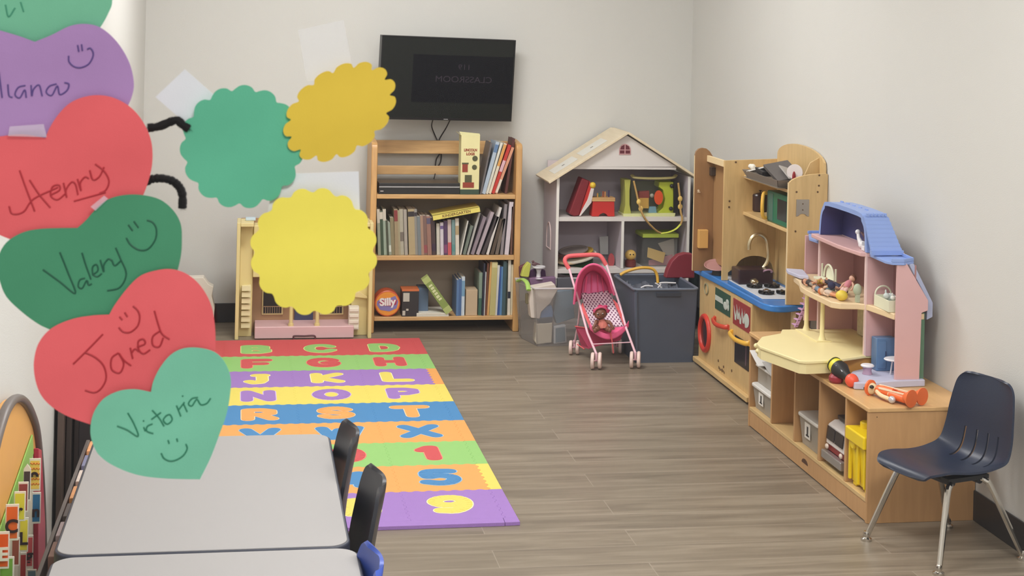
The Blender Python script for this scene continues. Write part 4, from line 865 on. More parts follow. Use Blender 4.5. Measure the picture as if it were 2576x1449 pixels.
T = Thing('red_toy_paddle', 'round dark red toy standing beside the pile in the lower left room', 'toy', (c.x, 8.05, .329))
T.part('disc', G().lathe([(0, 0), (.03, 0), (.033, .006), (.03, .014)], M.Translation((c.x, 8.05, c.z-.002)) @ M.Rotation(PI/2, 4, 'X') @ M.Diagonal((.55, 1.15, 1, 1)), 24), mat('muted red toy', (170, 72, 76), .5))
T.part('stub', G().box(c.x-.008, c.x+.008, 8.038, 8.048, .329, c.z-.03), mat('muted red toy', (170, 72, 76), .5), bev=.002)
g = G().prism([q(a, b, 8.2) for a, b in ((1508, 596), (1530, 594), (1530, 640), (1510, 640))], (0, .002, 0))
o = solo('white_card', 'plain white card standing at the back of the lower left dollhouse room', 'card', g, mat('grey white card', (206, 206, 204), .6)); 
# --- lower right room
c = q(1586, 648, 8.0)
T = Thing('round_face_toy', 'yellow round-faced toy on a dark red base in the lower right dollhouse room', 'toy figure', (c.x, 8.0, .329))
T.part('base', G().lathe([(.026, .329), (.03, .334), (.028, .362), (.02, .366)], M.Translation((c.x, 8.0, 0)), 20), mat('maroon toy base', (112, 46, 42), .5))
hz = .366+.024
hd = T.part('head', G().ball((c.x, 8.0, hz), (.030, .026, .028)), mat('peach yellow toy', (232, 190, 104), .4))
T.part('eyes', G().ball((c.x-.007, 7.9755, hz+.006), .0036, u=8, v=6).ball((c.x+.009, 7.9755, hz+.006), .0036, u=8, v=6), mat('black toy paint', (20, 18, 18), .4), hd)
T = Thing('clear_toy_box', 'clear box with a lime green lid holding craft pieces in the lower right room', 'storage box', (2.17, 8.07, .329))
x0, x1 = q(1615, 650, 8.0).x, q(1706, 650, 8.0).x; zt = q(1660, 598, 8.0).z
T.part('box', G().box(x0+.006, x1-.006, 8.0, 8.15, .3296, .331).box(x0+.006, x0+.008, 8.0, 8.15, .331, zt).box(x1-.008, x1-.006, 8.0, 8.15, .331, zt).box(x0+.008, x1-.008, 8.0, 8.002, .331, zt).box(x0+.008, x1-.008, 8.148, 8.15, .331, zt), clear('clear toy bin plastic', (214, 214, 212), .93), smooth=False)
T.part('lid', G().box(x0, x1, 7.993, 8.157, zt, zt+.022), mat('lime lid', (200, 220, 90), .45), bev=.004)
bxw = x1-x0
for (lab, nm, pl, yy, c_) in (('tan cardboard tag tilted inside the clear lime-lidded box', 'card_tag', ((1630, 622), (1674, 636), (1668, 662), (1628, 647)), 8.02, (226, 188, 104)), ('pale crumpled paper at the back of the clear lime-lidded box', 'paper_scrap', ((1655, 612), (1695, 600), (1700, 650), (1672, 640)), 8.06, (214, 204, 192)), ('pink card at the bottom of the clear lime-lidded box', 'pink_card', ((1632, 655), (1692, 640), (1698, 674), (1632, 674)), 8.04, (206, 138, 146))):
    o = solo(nm, lab, 'paper', G().prism([q(a, b, yy) for a, b in pl], (0, .003, 0)), mat(nm, c_, .6), 'papers inside the lime-lidded box', smooth=False)
# dark bag between the dollhouse and the play kitchen
pl = [q(a, b, 8.05) for a, b in ((1737, 452), (1748, 458), (1756, 480), (1757, 560), (1757, 640), (1752, 700), (1752, 790), (1736, 790), (1737, 640), (1738, 520))]
b_ = [V((p.x, p.y, max(p.z, 0))) for p in pl]
T = Thing('folded_umbrella', 'dark teal folded umbrella standing between the white dollhouse and the play kitchen', 'umbrella', (b_[0].x+.02, 8.08, 0))
x = q(1747, 560, 8.06).x+.012
T.part('canopy', G().lathe([(.006, .06), (.02, .12), (.027, .3), (.028, .5), (.024, .65), (.012, .74), (.005, .76)], M.Translation((x, 8.08, 0)), 12), mat('dark teal fabric', (42, 60, 64), .7))
T.part('shaft', G().tube([(x, 8.08, 0), (x, 8.08, .80)], .004, 8), chrome)
T.part('handle', G().tube(spline([(x, 8.08, .76), (x, 8.08, .80), (x+.012, 8.08, .822), (x+.028, 8.08, .812), (x+.03, 8.08, .79)], 5), .006, 8), mat('black toy plastic', (34, 32, 32), .45))

# ================================================================ PLAY KITCHEN
bir = wood('birch plywood', (212, 180, 126), stretch=(1, 1, 8), contrast=.08)
birh = wood('birch plywood cross grain', (216, 184, 130), stretch=(1, 8, 1), contrast=.08)
bedge = mat('pale plywood edge', (232, 208, 164), .5, var=.05)
hole = mat('dark screw head', (96, 68, 40), .5)
XK, XW = 2.14, XR-.002
T = Thing('play_kitchen', 'birch wooden play kitchen with a blue counter along the right wall', 'play kitchen', (2.27, 6.7, 0))
pk = T
# base
T.part('base_cabinet', G().box(XK+.012, XW, 7.165, 7.18, .03, .425).box(XK+.012, XW, 6.40, 6.415, .03, .425).box(XW-.012, XW, 6.415, 7.165, .03, .425).box(XK+.012, XW, 6.415, 7.165, .03, .045), bir, bev=.001)
T.part('plinth', G().box(XK-.022, XK+.012, 6.385, 7.2, .012, .034).box(XK+.012, XW, 6.30, 7.2, .012, .03), birh, bev=.003)
T.part('foot', G().box(XK+.01, XK+.05, 7.1, 7.15, 0, .012).box(XK+.01, XK+.05, 6.45, 6.5, 0, .012).box(XW-.06, XW-.02, 6.35, 6.4, 0, .012).box(XW-.06, XW-.02, 7.1, 7.15, 0, .012), blackp, smooth=False)
def front(y0, y1, name, z0=.034, z1=.425): return T.part(name, G().box(XK, XK+.012, y0+.0015, y1-.0015, z0, z1), bir, bev=.0015)
ys = [7.18, 6.938, 6.69, 6.40]
wd_ = front(ys[1], ys[0], 'washer_door')
# control plates above
def plate(y0, y1, z0, z1, m, par, name='picture_panel'): return T.part(name, G().box(XK-.0025, XK, y0, y1, z0, z1), m, par, smooth=False)
silver = mat('silver print', (196, 196, 190), .35, metal=.3)
g = G()
for i in range(5):
    a = i*1.25; g.tube(spline([(XK-.003, 7.065+.028*math.cos(a+t), .385-.010+.024*math.sin(a+t)) for t in (0, .5, 1., 1.5)], 4), .004-.0004*i, 6)
T.part('dial_picture', g, mat('khaki silver print', (150, 146, 118), .4), wd_)
rg = G(); n = 40
rg.tube([(XK-.004, 7.068+.075*math.cos(2*PI*i/n), .168+.078*math.sin(2*PI*i/n)) for i in range(n)], .0125, 10, True)
T.part('porthole_ring', rg, mat('red porthole plastic', (206, 62, 48), .35), wd_)
T.part('porthole', G().lathe([(0, 0), (.068, 0), (.068, .003)], M.Translation((XK-.001, 7.068, .168)) @ M.Rotation(-PI/2, 4, 'Y'), 32), mat('dark maroon glass', (60, 28, 28), .15), wd_)
c1 = front(ys[2]+.0, ys[1], 'cupboard_door')
plate(6.70, 6.925, .312, .408, mat('dark green picture', (48, 82, 66), .4), c1)
g = G().prism([(XK-.003, 6.92, .375), (XK-.003, 6.81, .375), (XK-.003, 6.80, .352), (XK-.003, 6.92, .352)], (-.001, 0, 0)).ball((XK-.004, 6.765, .352), (.002, .030, .018)).ball((XK-.004, 6.735, .374), (.002, .022, .012)).ball((XK-.004, 6.722, .352), (.002, .012, .016))
T.part('dish_picture', g, mat('pale grey print', (196, 204, 196), .5), c1, smooth=False)
def bow(y0, y1, z, m, par):
    pts = [(XK-.002, y0, z+.004), (XK-.018, y0+.02, z), (XK-.028, (y0+y1)/2, z-.004), (XK-.018, y1-.02, z), (XK-.002, y1, z+.004)]
    g = G().tube(spline(pts, 8), .0085, 10, sq=1.25).box(XK-.006, XK, y0-.012, y0+.012, z-.008, z+.014).box(XK-.006, XK, y1-.012, y1+.012, z-.008, z+.014)
    return T.part('handle', g, m, par, label='curved pull handle')
bow(6.72, 6.92, .262, mat('red handle plastic', (206, 70, 50), .35), c1)
c2 = front(ys[3], ys[2], 'oven_door')
plate(6.42, 6.655, .296, .408, mat('red picture', (150, 52, 52), .4), c2)
g = G()
for i, (dy, dz, s_) in enumerate([(0, 0, 1), (.035, .01, .8), (.07, -.004, 1.1), (.11, .006, .9), (.145, -.006, 1.2)]):
    g.prism([(XK-.0034, 6.64-dy, .378+dz), (XK-.0034, 6.625-dy, .318+dz), (XK-.0034, 6.605-dy, .318+dz), (XK-.0034, 6.595-dy, .378+dz), (XK-.0034, 6.612-dy, .338+dz)], (-.0006, 0, 0))
g.ball((XK-.004, 6.46, .345), (.0015, .034, .03))
T.part('pan_picture', g, mat('pale grey print', (196, 204, 196), .5), c2, smooth=False)
bow(6.42, 6.665, .252, mat('yellow handle plastic', (236, 184, 70), .35), c2)
w_ = plate(6.425, 6.622, .134, .252, mat('dark oven glass', (44, 34, 34), .15), c2, 'oven_window')
T.part('window_gleam', G().box(XK-.0032, XK-.0026, 6.455, 6.47, .15, .235), mat('plum grey painted gleam', (96, 72, 84), .3), w_, smooth=False)  # lighter strip painted on the oven window as a gleam
g = G()
for (y, z) in ((6.86, .085), (6.78, .075), (6.66, .085)): g.lathe([(.006, 0), (.006, .002)], M.Translation((XK, y, z)) @ M.Rotation(-PI/2, 4, 'Y'), 12)
T.part('screw', g, hole, smooth=False)
g = G()
for i in range(6): g.box(XK-.001, XK, 6.845-i*.016, 6.856-i*.016, .05-(i % 2)*.004, .062-(i % 3)*.003)
T.part('maker_stamp', g, mat('brown stamp', (110, 84, 56), .6), smooth=False)
# near end: open cut-back niche
niche = [V((XK+.012, 6.40, 0)), V((XW, 6.40, 0)), V((XW, 6.24, 0)), V((2.26, 6.24, 0))]
def pz(poly, z): return [V((p.x, p.y, z)) for p in poly]
T.part('niche_shelf', G().prism(pz(niche, .255), (0, 0, .03)), mat('orange toned birch', (216, 168, 96), .45), bev=.002)
T.part('niche_post', G().box(2.262, 2.277, 6.24, 6.262, .285, .43), bedge, bev=.001)
T.part('niche_base', G().prism(pz(niche, .03), (0, 0, .225)), bir, bev=.001)
# counter
ct = [at(1757, 678, z=.452), at(1800, 700, z=.452), at(1850, 727, z=.452), at(1895, 752, z=.452), at(1918, 764, z=.452), at(1945, 770, z=.452), at(1980, 771, z=.452), at(2014, 767, z=.452)]
ct[0] = V((ct[0].x-.004, 7.21, 0)); sp_ = spline([V((p.x, p.y, 0)) for p in ct], 5)
ctp = sp_+[V((XW, sp_[-1].y+.0, 0)), V((XW, 7.21, 0))]
T.part('counter', G().prism(pz(ctp, .426), (0, 0, .028)), mat('blue laminate counter', (52, 128, 206), .28, var=.05, coat=.2), bev=.006, seg=3)
# hob and sink panel
hx = [at(1845, 700, z=.455), at(1880, 702, z=.455), at(1985, 735, z=.455), at(1985, 748, z=.455), at(1930, 748, z=.455), at(1852, 712, z=.455), at(1838, 706, z=.455)]
g = G().prism([V((2.17, 6.95, .4545)), V((2.17, 6.36, .4545)), V((2.36, 6.34, .4545)), V((2.36, 6.95, .4545))], (0, 0, .003))
T.part('hob_panel', g, mat('white hob panel', (222, 226, 234), .3), bev=.004)
for (bx_, by_) in ((2.225, 6.47), (2.305, 6.47), (2.225, 6.63), (2.305, 6.63)):
    g = G()
    for a in range(4): g.box(-.036, .036, -.004, .004, 0, .009, M.Translation((bx_, by_, .4615)) @ M.Rotation(a*PI/4, 4, 'Z'))
    g.lathe([(.03, 0), (.034, .004), (.026, .008)], M.Translation((bx_, by_, .4575)), 20)
    T.part('burner', g, mat('black burner', (28, 28, 30), .35), bev=.001)
T.part('burner_cap', G().lathe([(0.001, 0), (.012, 0), (.012, .006), (.006, .009)], M.Translation((2.225, 6.47, .4705)), 14).lathe([(0.001, 0), (.012, 0), (.012, .006), (.006, .009)], M.Translation((2.225, 6.63, .4705)), 14), chrome)
# tap
fx, fy = 2.298, 6.775
g = G().lathe([(.02, 0), (.02, .006), (.012, .02), (.011, .06)], M.Translation((fx, fy, .4575)), 18)
ty = 6.775
g.tube(spline([(fx, fy, .50), at(1931, 655, y=ty), at(1931, 622, y=ty), at(1926, 600, y=ty), at(1910, 589, y=ty), at(1893, 596, y=ty), at(1885, 612, y=ty), at(1884, 628, y=ty)], 6), .0085, 10)
T.part('tap', g, mat('brushed nickel tap', (206, 192, 160), .25, metal=.9))
T.part('tap_lever', G().tube([(fx-.02, fy-.03, .478), (fx-.05, fy-.075, .470)], [.010, .016], 10).ball((fx-.052, fy-.078, .472), (.02, .02, .013)), mat('brushed nickel tap', (206, 192, 160), .25))
# tall cold store: far panel with round top, near panel, top board, recessed door
dkb = wood('dark stained panel', (150, 112, 74), stretch=(1, 1, 8), contrast=.08)
def arch_panel(y, t, x0, x1, zt, r, z0):
    pts = [V((x1, y, z0)), V((x0, y, z0)), V((x0, y, zt-r))]+[V((x0+r-r*math.cos(a), y, zt-r+r*math.sin(a))) for a in (PI/6, PI/3, PI/2)]+[V((x0+r*1.6, y, zt-.003)), V((x0+r*2.1, y, zt-.016)), V((x0+r*2.6, y, zt-.042)), V((x1, y, zt-.06))]
    return G().prism(pts, (0, t, 0))
pn = T.part('tall_side_panel', arch_panel(7.10, .015, 2.079, 2.20, 1.03, .034, .453), dkb, bev=.0015, label='far side panel with a rounded top')
T.part('panel_edge', G().box(2.0785, 2.0795, 7.1015, 7.1135, .455, .994), bedge, pn, smooth=False)
blk_ = at(1767, 600, y=7.095)
T.part('wood_catch', G().box(blk_.x-.024, blk_.x+.022, 7.072, 7.1, blk_.z-.043, blk_.z+.043), mat('orange toned birch', (216, 168, 96), .45), bev=.003)
mg = at(1792, 431, y=7.09)
T.part('magnet', G().box(mg.x-.012, mg.x+.028, 7.07, 7.1, mg.z-.019, mg.z+.019), mat('dark brown magnet', (62, 48, 40), .5), bev=.002)
T.part('hook', G().lathe([(.005, 0), (.005, .004)], M.Translation((2.098, 7.099, .83)) @ M.Rotation(PI/2, 4, 'X'), 10).tube([(2.092, 7.094, .823), (2.106, 7.094, .823)], .002, 6), mat('pale screw', (220, 200, 170), .4))
z1 = .995
nx0, nx1 = at(1823, 404, y=6.83).x, XW
nz = at(1823, 404, y=6.83).z
T.part('store_back', G().box(XW-.01, XW, 6.846, 7.1, .4545, .88).box(2.201, XW-.01, 7.10, 7.11, .4545, .88), bir, smooth=False)
cut = [V((nx0, 6.83, .4545)), V((nx0, 6.83, nz)), V((nx1, 6.83, nz+.010)), V((nx1, 6.83, .4545)), V((2.37, 6.83, .53))]+[V((2.29+.08*math.cos(a), 6.83, .52+.045*math.sin(a))) for a in [PI*i/14 for i in range(1, 13)]]+[V((2.20, 6.83, .515)), V((nx0+.028, 6.83, .49)), V((nx0+.028, 6.83, .4545))]
np_ = T.part('tall_side_panel', G().prism(cut, (0, .014, 0)), bir, bev=.0015, label='near side panel beside the sink')
T.part('top_rail', G().box(nx0-.002, nx0+.012, 6.844, 7.10, nz-.03, nz-.001), bedge, bev=.0015)
T.part('recessed_door', G().box(2.172, 2.184, 6.846, 7.098, .50, nz-.022), mat('brown birch door', (164, 126, 84), .5), bev=.001)
g = G()
for px, py in ((1851, 408), (1835, 506), (1834, 521)):
    p = at(px, py, y=6.829); g.lathe([(.0045, 0), (.0045, .002)], M.Translation(p) @ M.Rotation(PI/2, 4, 'X'), 10)
T.part('screw', g, hole, np_, smooth=False)
# hutch over the hob
yh = 6.225; hx0 = at(1984, 500, y=yh).x
crv = [V((hx0, yh, .4545)), V((XW, yh, .4545)), V((XW, yh, .998))]+[V((XW-.008-(XW-hx0-.008)*math.sin(a), yh, .955+.046*math.cos(a))) for a in [PI/2*i/10 for i in range(11)]]
hp = T.part('hutch_side', G().prism(crv, (0, .014, 0)), bir, bev=.0015)
T.part('hutch_edge', G().box(hx0-.0012, hx0, yh+.001, yh+.013, .456, .962), bedge, hp, smooth=False)
T.part('hutch_back', G().prism([V((XW-.012, 6.24, .4545)), V((XW-.012, 6.83, .4545)), V((XW-.012, 6.83, 1.03))]+[V((XW-.012, 6.535-.295*math.cos(a), 1.03+.065*math.sin(a))) for a in [PI*(1-i/16) for i in range(1, 16)]]+[V((XW-.012, 6.24, 1.02))], (.01, 0, 0)), bir, bev=.001)
T.part('hutch_shelf', G().box(hx0+.002, XW-.012, 6.239, 6.83, .752, .766), birh, bev=.0015)
T.part('hutch_top', G().box(hx0+.002, XW-.012, 6.239, 6.83, .918, .932), birh, bev=.0015)
T.part('arched_fin', G().prism([V((XW-.012, 6.30, .932)), V((XW-.10, 6.30, .932))]+[V((XW-.10+.085*math.sin(a)*.6, 6.30, .932+.11*math.sin(a))) for a in (.4, .9, 1.3)]+[V((XW-.012, 6.30, 1.06))], (0, .01, 0)), bir, bev=.001)
g = G()
for px, py in ((2004, 483), (2057, 483), (2060, 467), (2061, 441), (2001, 582)):
    p = at(px, py, y=yh-.001); g.lathe([(.004, 0), (.004, .0015)], M.Translation(p) @ M.Rotation(PI/2, 4, 'X'), 10)
T.part('screw', g, hole, hp, smooth=False)
p0, p1 = at(2003, 545, y=yh-.004), at(2036, 502, y=yh-.004)
xm = (p0.x+p1.x)/2; pl = [V((p0.x, yh-.004, p0.z)), V((p0.x, yh-.004, p1.z)), V((p1.x, yh-.004, p1.z)), V((p1.x, yh-.004, p0.z))]+[V((xm+.018*math.cos(a), yh-.004, p0.z+.012*math.sin(a))) for a in (.2, .9, PI/2, PI-.9, PI-.2)]
T.part('metal_hanger', G().prism(pl, (0, .004, 0)), mat('dull grey steel', (164, 156, 146), .4, metal=.4), hp, bev=.001)
T.part('hanger_screw', G().ball((xm, yh-.005, p0.z+.028), .0028, u=8, v=6).ball((xm, yh-.005, p1.z-.018), .0028, u=8, v=6), hole, hp)
# microwave and pot on the hutch shelf
T = Thing('toy_microwave', 'green toy microwave with a yellow handle on the hutch shelf', 'toy microwave', (2.3, 6.4, .7665))
ya, yb_ = at(1988, 540, x=hx0+.006).y, at(1932, 520, x=hx0+.006).y; xf = hx0+.008
T.part('body', G().box(xf, XW-.04, 6.245, 6.52, .767, .90), mat('deep green toy plastic', (24, 112, 84), .35), bev=.006, seg=3)
T.part('window', G().box(xf-.001, xf+.001, 6.268, 6.385, .79, .878), mat('dark toy glass', (34, 46, 42), .15), bev=.004)
T.part('control_strip', G().box(xf-.002, xf, 6.44, 6.515, .775, .893), mat('grey green toy plastic', (70, 110, 100), .4), bev=.001)
T.part('handle', G().tube(spline([(xf, 6.52, .885), (xf-.02, 6.51, .882), (xf-.028, 6.50, .83), (xf-.02, 6.51, .785), (xf, 6.52, .778)], 6), .008, 10), mat('yellow handle plastic', (236, 184, 70), .35))
PTx = 2.31; PTy = at(1911, 520, x=PTx).y
T = Thing('toy_pot', 'dark brown toy pot left of the green toy microwave', 'toy pot', (PTx, PTy, .7665))
T.part('pot', G().lathe([(.03, .767), (.036, .772), (.037, .838), (.034, .838), (.032, .775)], M.Translation((PTx, PTy, 0)), 24), mat('dark brown enamel', (58, 36, 32), .3))
T.part('lid', G().lathe([(.038, .839), (.034, .846), (.006, .852), (.006, .858), (.01, .862), (.001, .866)], M.Translation((PTx, PTy, 0)), 24), mat('dark brown enamel', (58, 36, 32), .3))
T.part('handle', G().tube([(PTx-.035, PTy+.01, .826), (PTx-.055, PTy+.02, .83)], .005, 8), mat('pale pink rivet', (214, 170, 160), .4))
# tray of things on top
tz = .9325
T = Thing('grey_tray', 'grey plastic tray of papers on top of the play kitchen hutch', 'tray', (2.27, 6.5, tz))
T.part('tray', G().frust((2.20, 2.34, 6.28, 6.68), (2.185, 2.355, 6.25, 6.72), tz, tz+.004).prism([V((2.185, 6.25, tz+.036)), V((2.20, 6.28, tz)), V((2.20, 6.68, tz)), V((2.185, 6.72, tz+.036))], (.003, 0, 0)).prism([V((2.185, 6.25, tz+.036)), V((2.2, 6.28, tz)), V((2.34, 6.28, tz)), V((2.355, 6.25, tz+.036))], (0, .003, 0)).prism([V((2.352, 6.25, tz+.036)), V((2.337, 6.28, tz)), V((2.337, 6.68, tz)), V((2.352, 6.72, tz+.036))], (.003, 0, 0)).prism([V((2.185, 6.717, tz+.036)), V((2.2, 6.677, tz)), V((2.34, 6.677, tz)), V((2.355, 6.717, tz+.036))], (0, .003, 0)), mat('grey tray plastic', (128, 118, 108), .4))
for lab, nm, T4, dims, c_ in (('dark grey book tilted in the grey tray on the play kitchen', 'notebook', M.Translation((2.27, 6.42, tz+.055)) @ M.Rotation(.25, 4, 'X') @ M.Rotation(-.2, 4, 'Y'), (.055, .10, .008), (92, 86, 84)),
    ('white folded paper at the left of the grey tray', 'folded_paper', M.Translation((2.255, 6.60, tz+.047)) @ M.Rotation(-.25, 4, 'X') @ M.Rotation(.3, 4, 'Z'), (.05, .075, .003), (228, 224, 218)),
    ('small black case in the middle of the grey tray', 'black_case', M.Translation((2.235, 6.55, tz+.042)) @ M.Rotation(.12, 4, 'X'), (.03, .05, .010), (36, 32, 34)),
    ('silver grey card leaning in the grey tray', 'card', M.Translation((2.29, 6.36, tz+.05)) @ M.Rotation(.3, 4, 'X') @ M.Rotation(.3, 4, 'Y'), (.04, .07, .003), (170, 164, 160))):
    g = G().box(-dims[0], dims[0], -dims[1], dims[1], -dims[2], dims[2], T4)
    solo(nm, lab, 'stationery', g, mat(nm+' cover', c_, .5), 'things in the grey tray', bev=.001)
g = G().ball((2.215, 6.69, tz+.052), .011).ball((2.21, 6.645, tz+.054), .013)
solo('white_pompom', 'two joined white pompoms at the far rim of the grey tray', 'pompom', g, mat('white pompom', (232, 226, 214), .8, bump=.6))
c = at(1995, 425, y=6.29)
T = Thing('white_toy_paddle', 'white toy paddle with a dark red mark behind the grey tray', 'toy', (c.x+.01, 6.29, tz))
T.part('blade', G().tube([(c.x+.008, 6.292, tz+.066), (c.x+.012, 6.298, tz+.066)], .034, 20).box(c.x-.002, c.x+.018, 6.29, 6.299, tz, tz+.05), mat('white toy edge', (226, 216, 214), .5), bev=.001)
T.part('red_mark', G().ball((c.x+.004, 6.288, tz+.045), (.008, .004, .026)), mat('dark red toy mark', (150, 30, 40), .4))
# plate and pot by the sink
c = at(1800, 655, y=7.0)
T = Thing('pink_toy_plate', 'dusty pink toy plate leaning inside the play kitchen beside the sink', 'toy plate', (2.2, 6.98, .4545))
T.part('plate', G().lathe([(.01, 0), (.05, 0), (.062, .008), (.06, .01), (.05, .003), (.01, .003)], M.Translation((2.165, 6.99, .492)) @ M.Rotation(.28, 4, 'X') @ M.Rotation(-.1, 4, 'Y'), 32), mat('dusty pink plate', (178, 132, 128), .4))
T.part('stand', G().lathe([(.035, 0), (.03, .03)], M.Translation((2.175, 6.99, .4546)), 20), mat('black toy plastic', (34, 32, 32), .45))
T = Thing('toy_saucepan', 'dark brown toy saucepan in the play kitchen sink', 'toy saucepan', (2.24, 6.74, .4578))
p0, p1 = at(1838, 708, y=6.76), at(1905, 668, y=6.76)
T.part('pan', G().prism([V((2.175, 6.70, .4579)), V((2.175, 6.81, .4579)), V((2.335, 6.81, .4579)), V((2.335, 6.70, .4579))], (0, 0, .066)), mat('dark plum enamel', (52, 32, 38), .3), bev=.006, seg=3)
T.part('side_handle', G().tube(spline([(2.29, 6.70, .515), (2.29, 6.685, .522), (2.31, 6.682, .526), (2.325, 6.688, .518), (2.325, 6.70, .512)], 5), .004, 8), mat('lilac metal', (176, 140, 160), .3))

# ================================================================ LOW SHELF UNIT
XC, YC0, YC1, ZT_ = 2.022, 4.84, 6.07, .378
T = Thing('low_shelf_unit', 'low maple shelf unit with five open compartments along the right wall', 'shelf unit', (2.2, 5.45, 0))
low_ = T
ends = wood('maple end panel', (196, 152, 104), stretch=(1, 1, 8), contrast=.06)
T.part('end_panel', G().box(XC, XW, YC0, YC0+.016, 0, ZT_-.016), ends, bev=.002, label='near end panel')
T.part('end_panel', G().box(XC, XW, YC1-.016, YC1, 0, ZT_-.016), ends, bev=.002, label='far end panel')
T.part('top_board', G().box(XC-.003, XW, YC0-.003, YC1+.003, ZT_-.016, ZT_), wood('maple top board', (214, 172, 118), stretch=(1, 8, 1), contrast=.06), bev=.004, seg=3)
T.part('bottom_shelf', G().box(XC, XW-.01, YC0+.016, YC1-.016, .066, .08), birh, bev=.0015)
T.part('back_panel', G().box(XW-.01, XW-.002, YC0+.016, YC1-.016, 0, ZT_-.016), mat('tan backing board', (176, 140, 96), .6), smooth=False)
kk = T.part('kick_board', G().box(XC+.002, XC+.016, YC0+.016, YC1-.016, .004, .066), ends, bev=.001)
yh_ = at(2023, 1170, x=XC).y
T.part('finger_hole_shade', G().prism([V((XC+.0015, yh_-.032, .030)), V((XC+.0015, yh_+.032, .030))]+[V((XC+.0015, yh_+.032*math.cos(a), .030+.018*math.sin(a))) for a in (.4, .9, 1.57, 2.24, 2.74)], (.001, 0, 0)), mat('deep brown painted recess shade', (86, 56, 34), .7), kk, smooth=False)  # flat dark patch, its colour standing for shade in the cutout
for yy in (5.797, 5.54, 5.288, 5.040): T.part('divider', G().box(XC+.001, XW-.01, yy-.007, yy+.007, .08, ZT_-.016), ends, bev=.0015)
p = at(1909, 1022, y=5.55)
T.part('screw', G().ball((2.10, 5.547+.0, .2), .005, u=8, v=6).ball((2.02+.03, YC0-.001, ZT_-.03), .002, u=8, v=6), hole)
# clear bins with white lids
cbin = clear('frosted bin plastic', (206, 198, 186), .62, .3)
def bin_(label, x0, x1, y0, y1, z0, h):
    T = Thing('lidded_bin', label, 'storage bin', ((x0+x1)/2, (y0+y1)/2, z0), group='clear bins with white lids')
    s_ = .014
    T.part('tub', G().prism([V((x0+s_, y0+s_, z0)), V((x1-s_, y0+s_, z0)), V((x1-s_, y1-s_, z0)), V((x0+s_, y1-s_, z0))], (0, 0, .002)).frust((x0+s_, x0+s_+.002, y0+s_, y1-s_), (x0+.004, x0+.006, y0+.004, y1-.004), z0+.002, z0+h-.014).frust((x0+s_, x1-s_, y0+s_, y0+s_+.002), (x0+.004, x1-.004, y0+.004, y0+.006), z0+.002, z0+h-.014).frust((x0+s_, x1-s_, y1-s_-.002, y1-s_), (x0+.004, x1-.004, y1-.006, y1-.004), z0+.002, z0+h-.014), cbin, smooth=False)
    T.part('lid', G().prism(rrect(x0-.004, x1, y0-.004, y1+.004, .02, z0+h-.014), (0, 0, .014)), mat('white bin lid', (226, 224, 220), .35), bev=.005, seg=3)
    T.part('contents', G().box(x0+s_+.008, x1-s_-.01, y0+s_+.008, y1-s_-.008, z0+.003, z0+h*.55), mat('brown grey toys '+label[:20], (118, 98, 84), .7, var=.4, scale=70), smooth=False)
    lb_ = T.part('picture_label', G().box(x0+.0045, x0+.006, (y0+y1)/2-.01, (y0+y1)/2+.045, z0+h*.3, z0+h*.78), mat('white label card', (232, 228, 222), .6), smooth=False)
    T.part('label_print', G().box(x0+.0038, x0+.0045, (y0+y1)/2+.008, (y0+y1)/2+.022, z0+h*.4, z0+h*.68).box(x0+.0038, x0+.0045, (y0+y1)/2+.0, (y0+y1)/2+.03, z0+h*.37, z0+h*.42), mat('dark label print', (60, 56, 54), .6), lb_, smooth=False)
bin_('lower clear white-lidded bin in the farthest compartment of the low shelf', 2.028, 2.34, 5.812, 6.048, .081, .10)
bin_('clear white-lidded bin in the middle compartment of the low shelf', 2.034, 2.30, 5.32, 5.528, .081, .115)
T = Thing('clear_tub', 'upper clear open tub with papers sticking out in the farthest compartment', 'storage bin', (2.19, 5.93, .182))
T.part('tub', G().box(2.05, 2.34, 5.82, 6.04, .1815, .184).box(2.05, 2.052, 5.82, 6.04, .184, .25).box(2.052, 2.34, 5.82, 5.822, .184, .25).box(2.052, 2.34, 6.038, 6.04, .184, .25), cbin, smooth=False)
T.part('rim', G().box(2.042, 2.052, 5.812, 6.048, .246, .254), mat('white bin lid', (226, 224, 220), .35), bev=.002)
for lab, T4, c_ in (('white card sticking out of the upper clear tub toward the kitchen', M.Translation((2.05, 6.0, .29)) @ M.Rotation(.35, 4, 'X'), (232, 230, 228)), ('dark card on top of the upper clear tub', M.Translation((2.10, 5.95, .285)) @ M.Rotation(.3, 4, 'X'), (58, 54, 52)), ('pale grey card at the near end of the upper clear tub', M.Translation((2.065, 5.885, .272)) @ M.Rotation(.28, 4, 'X'), (190, 188, 186))):
    solo('paper_card', lab, 'paper', G().box(-.035, .06, -.065, .05, -.0015, .0015, T4), mat('card '+lab[:12], c_, .5), 'cards in the upper clear tub', smooth=False)
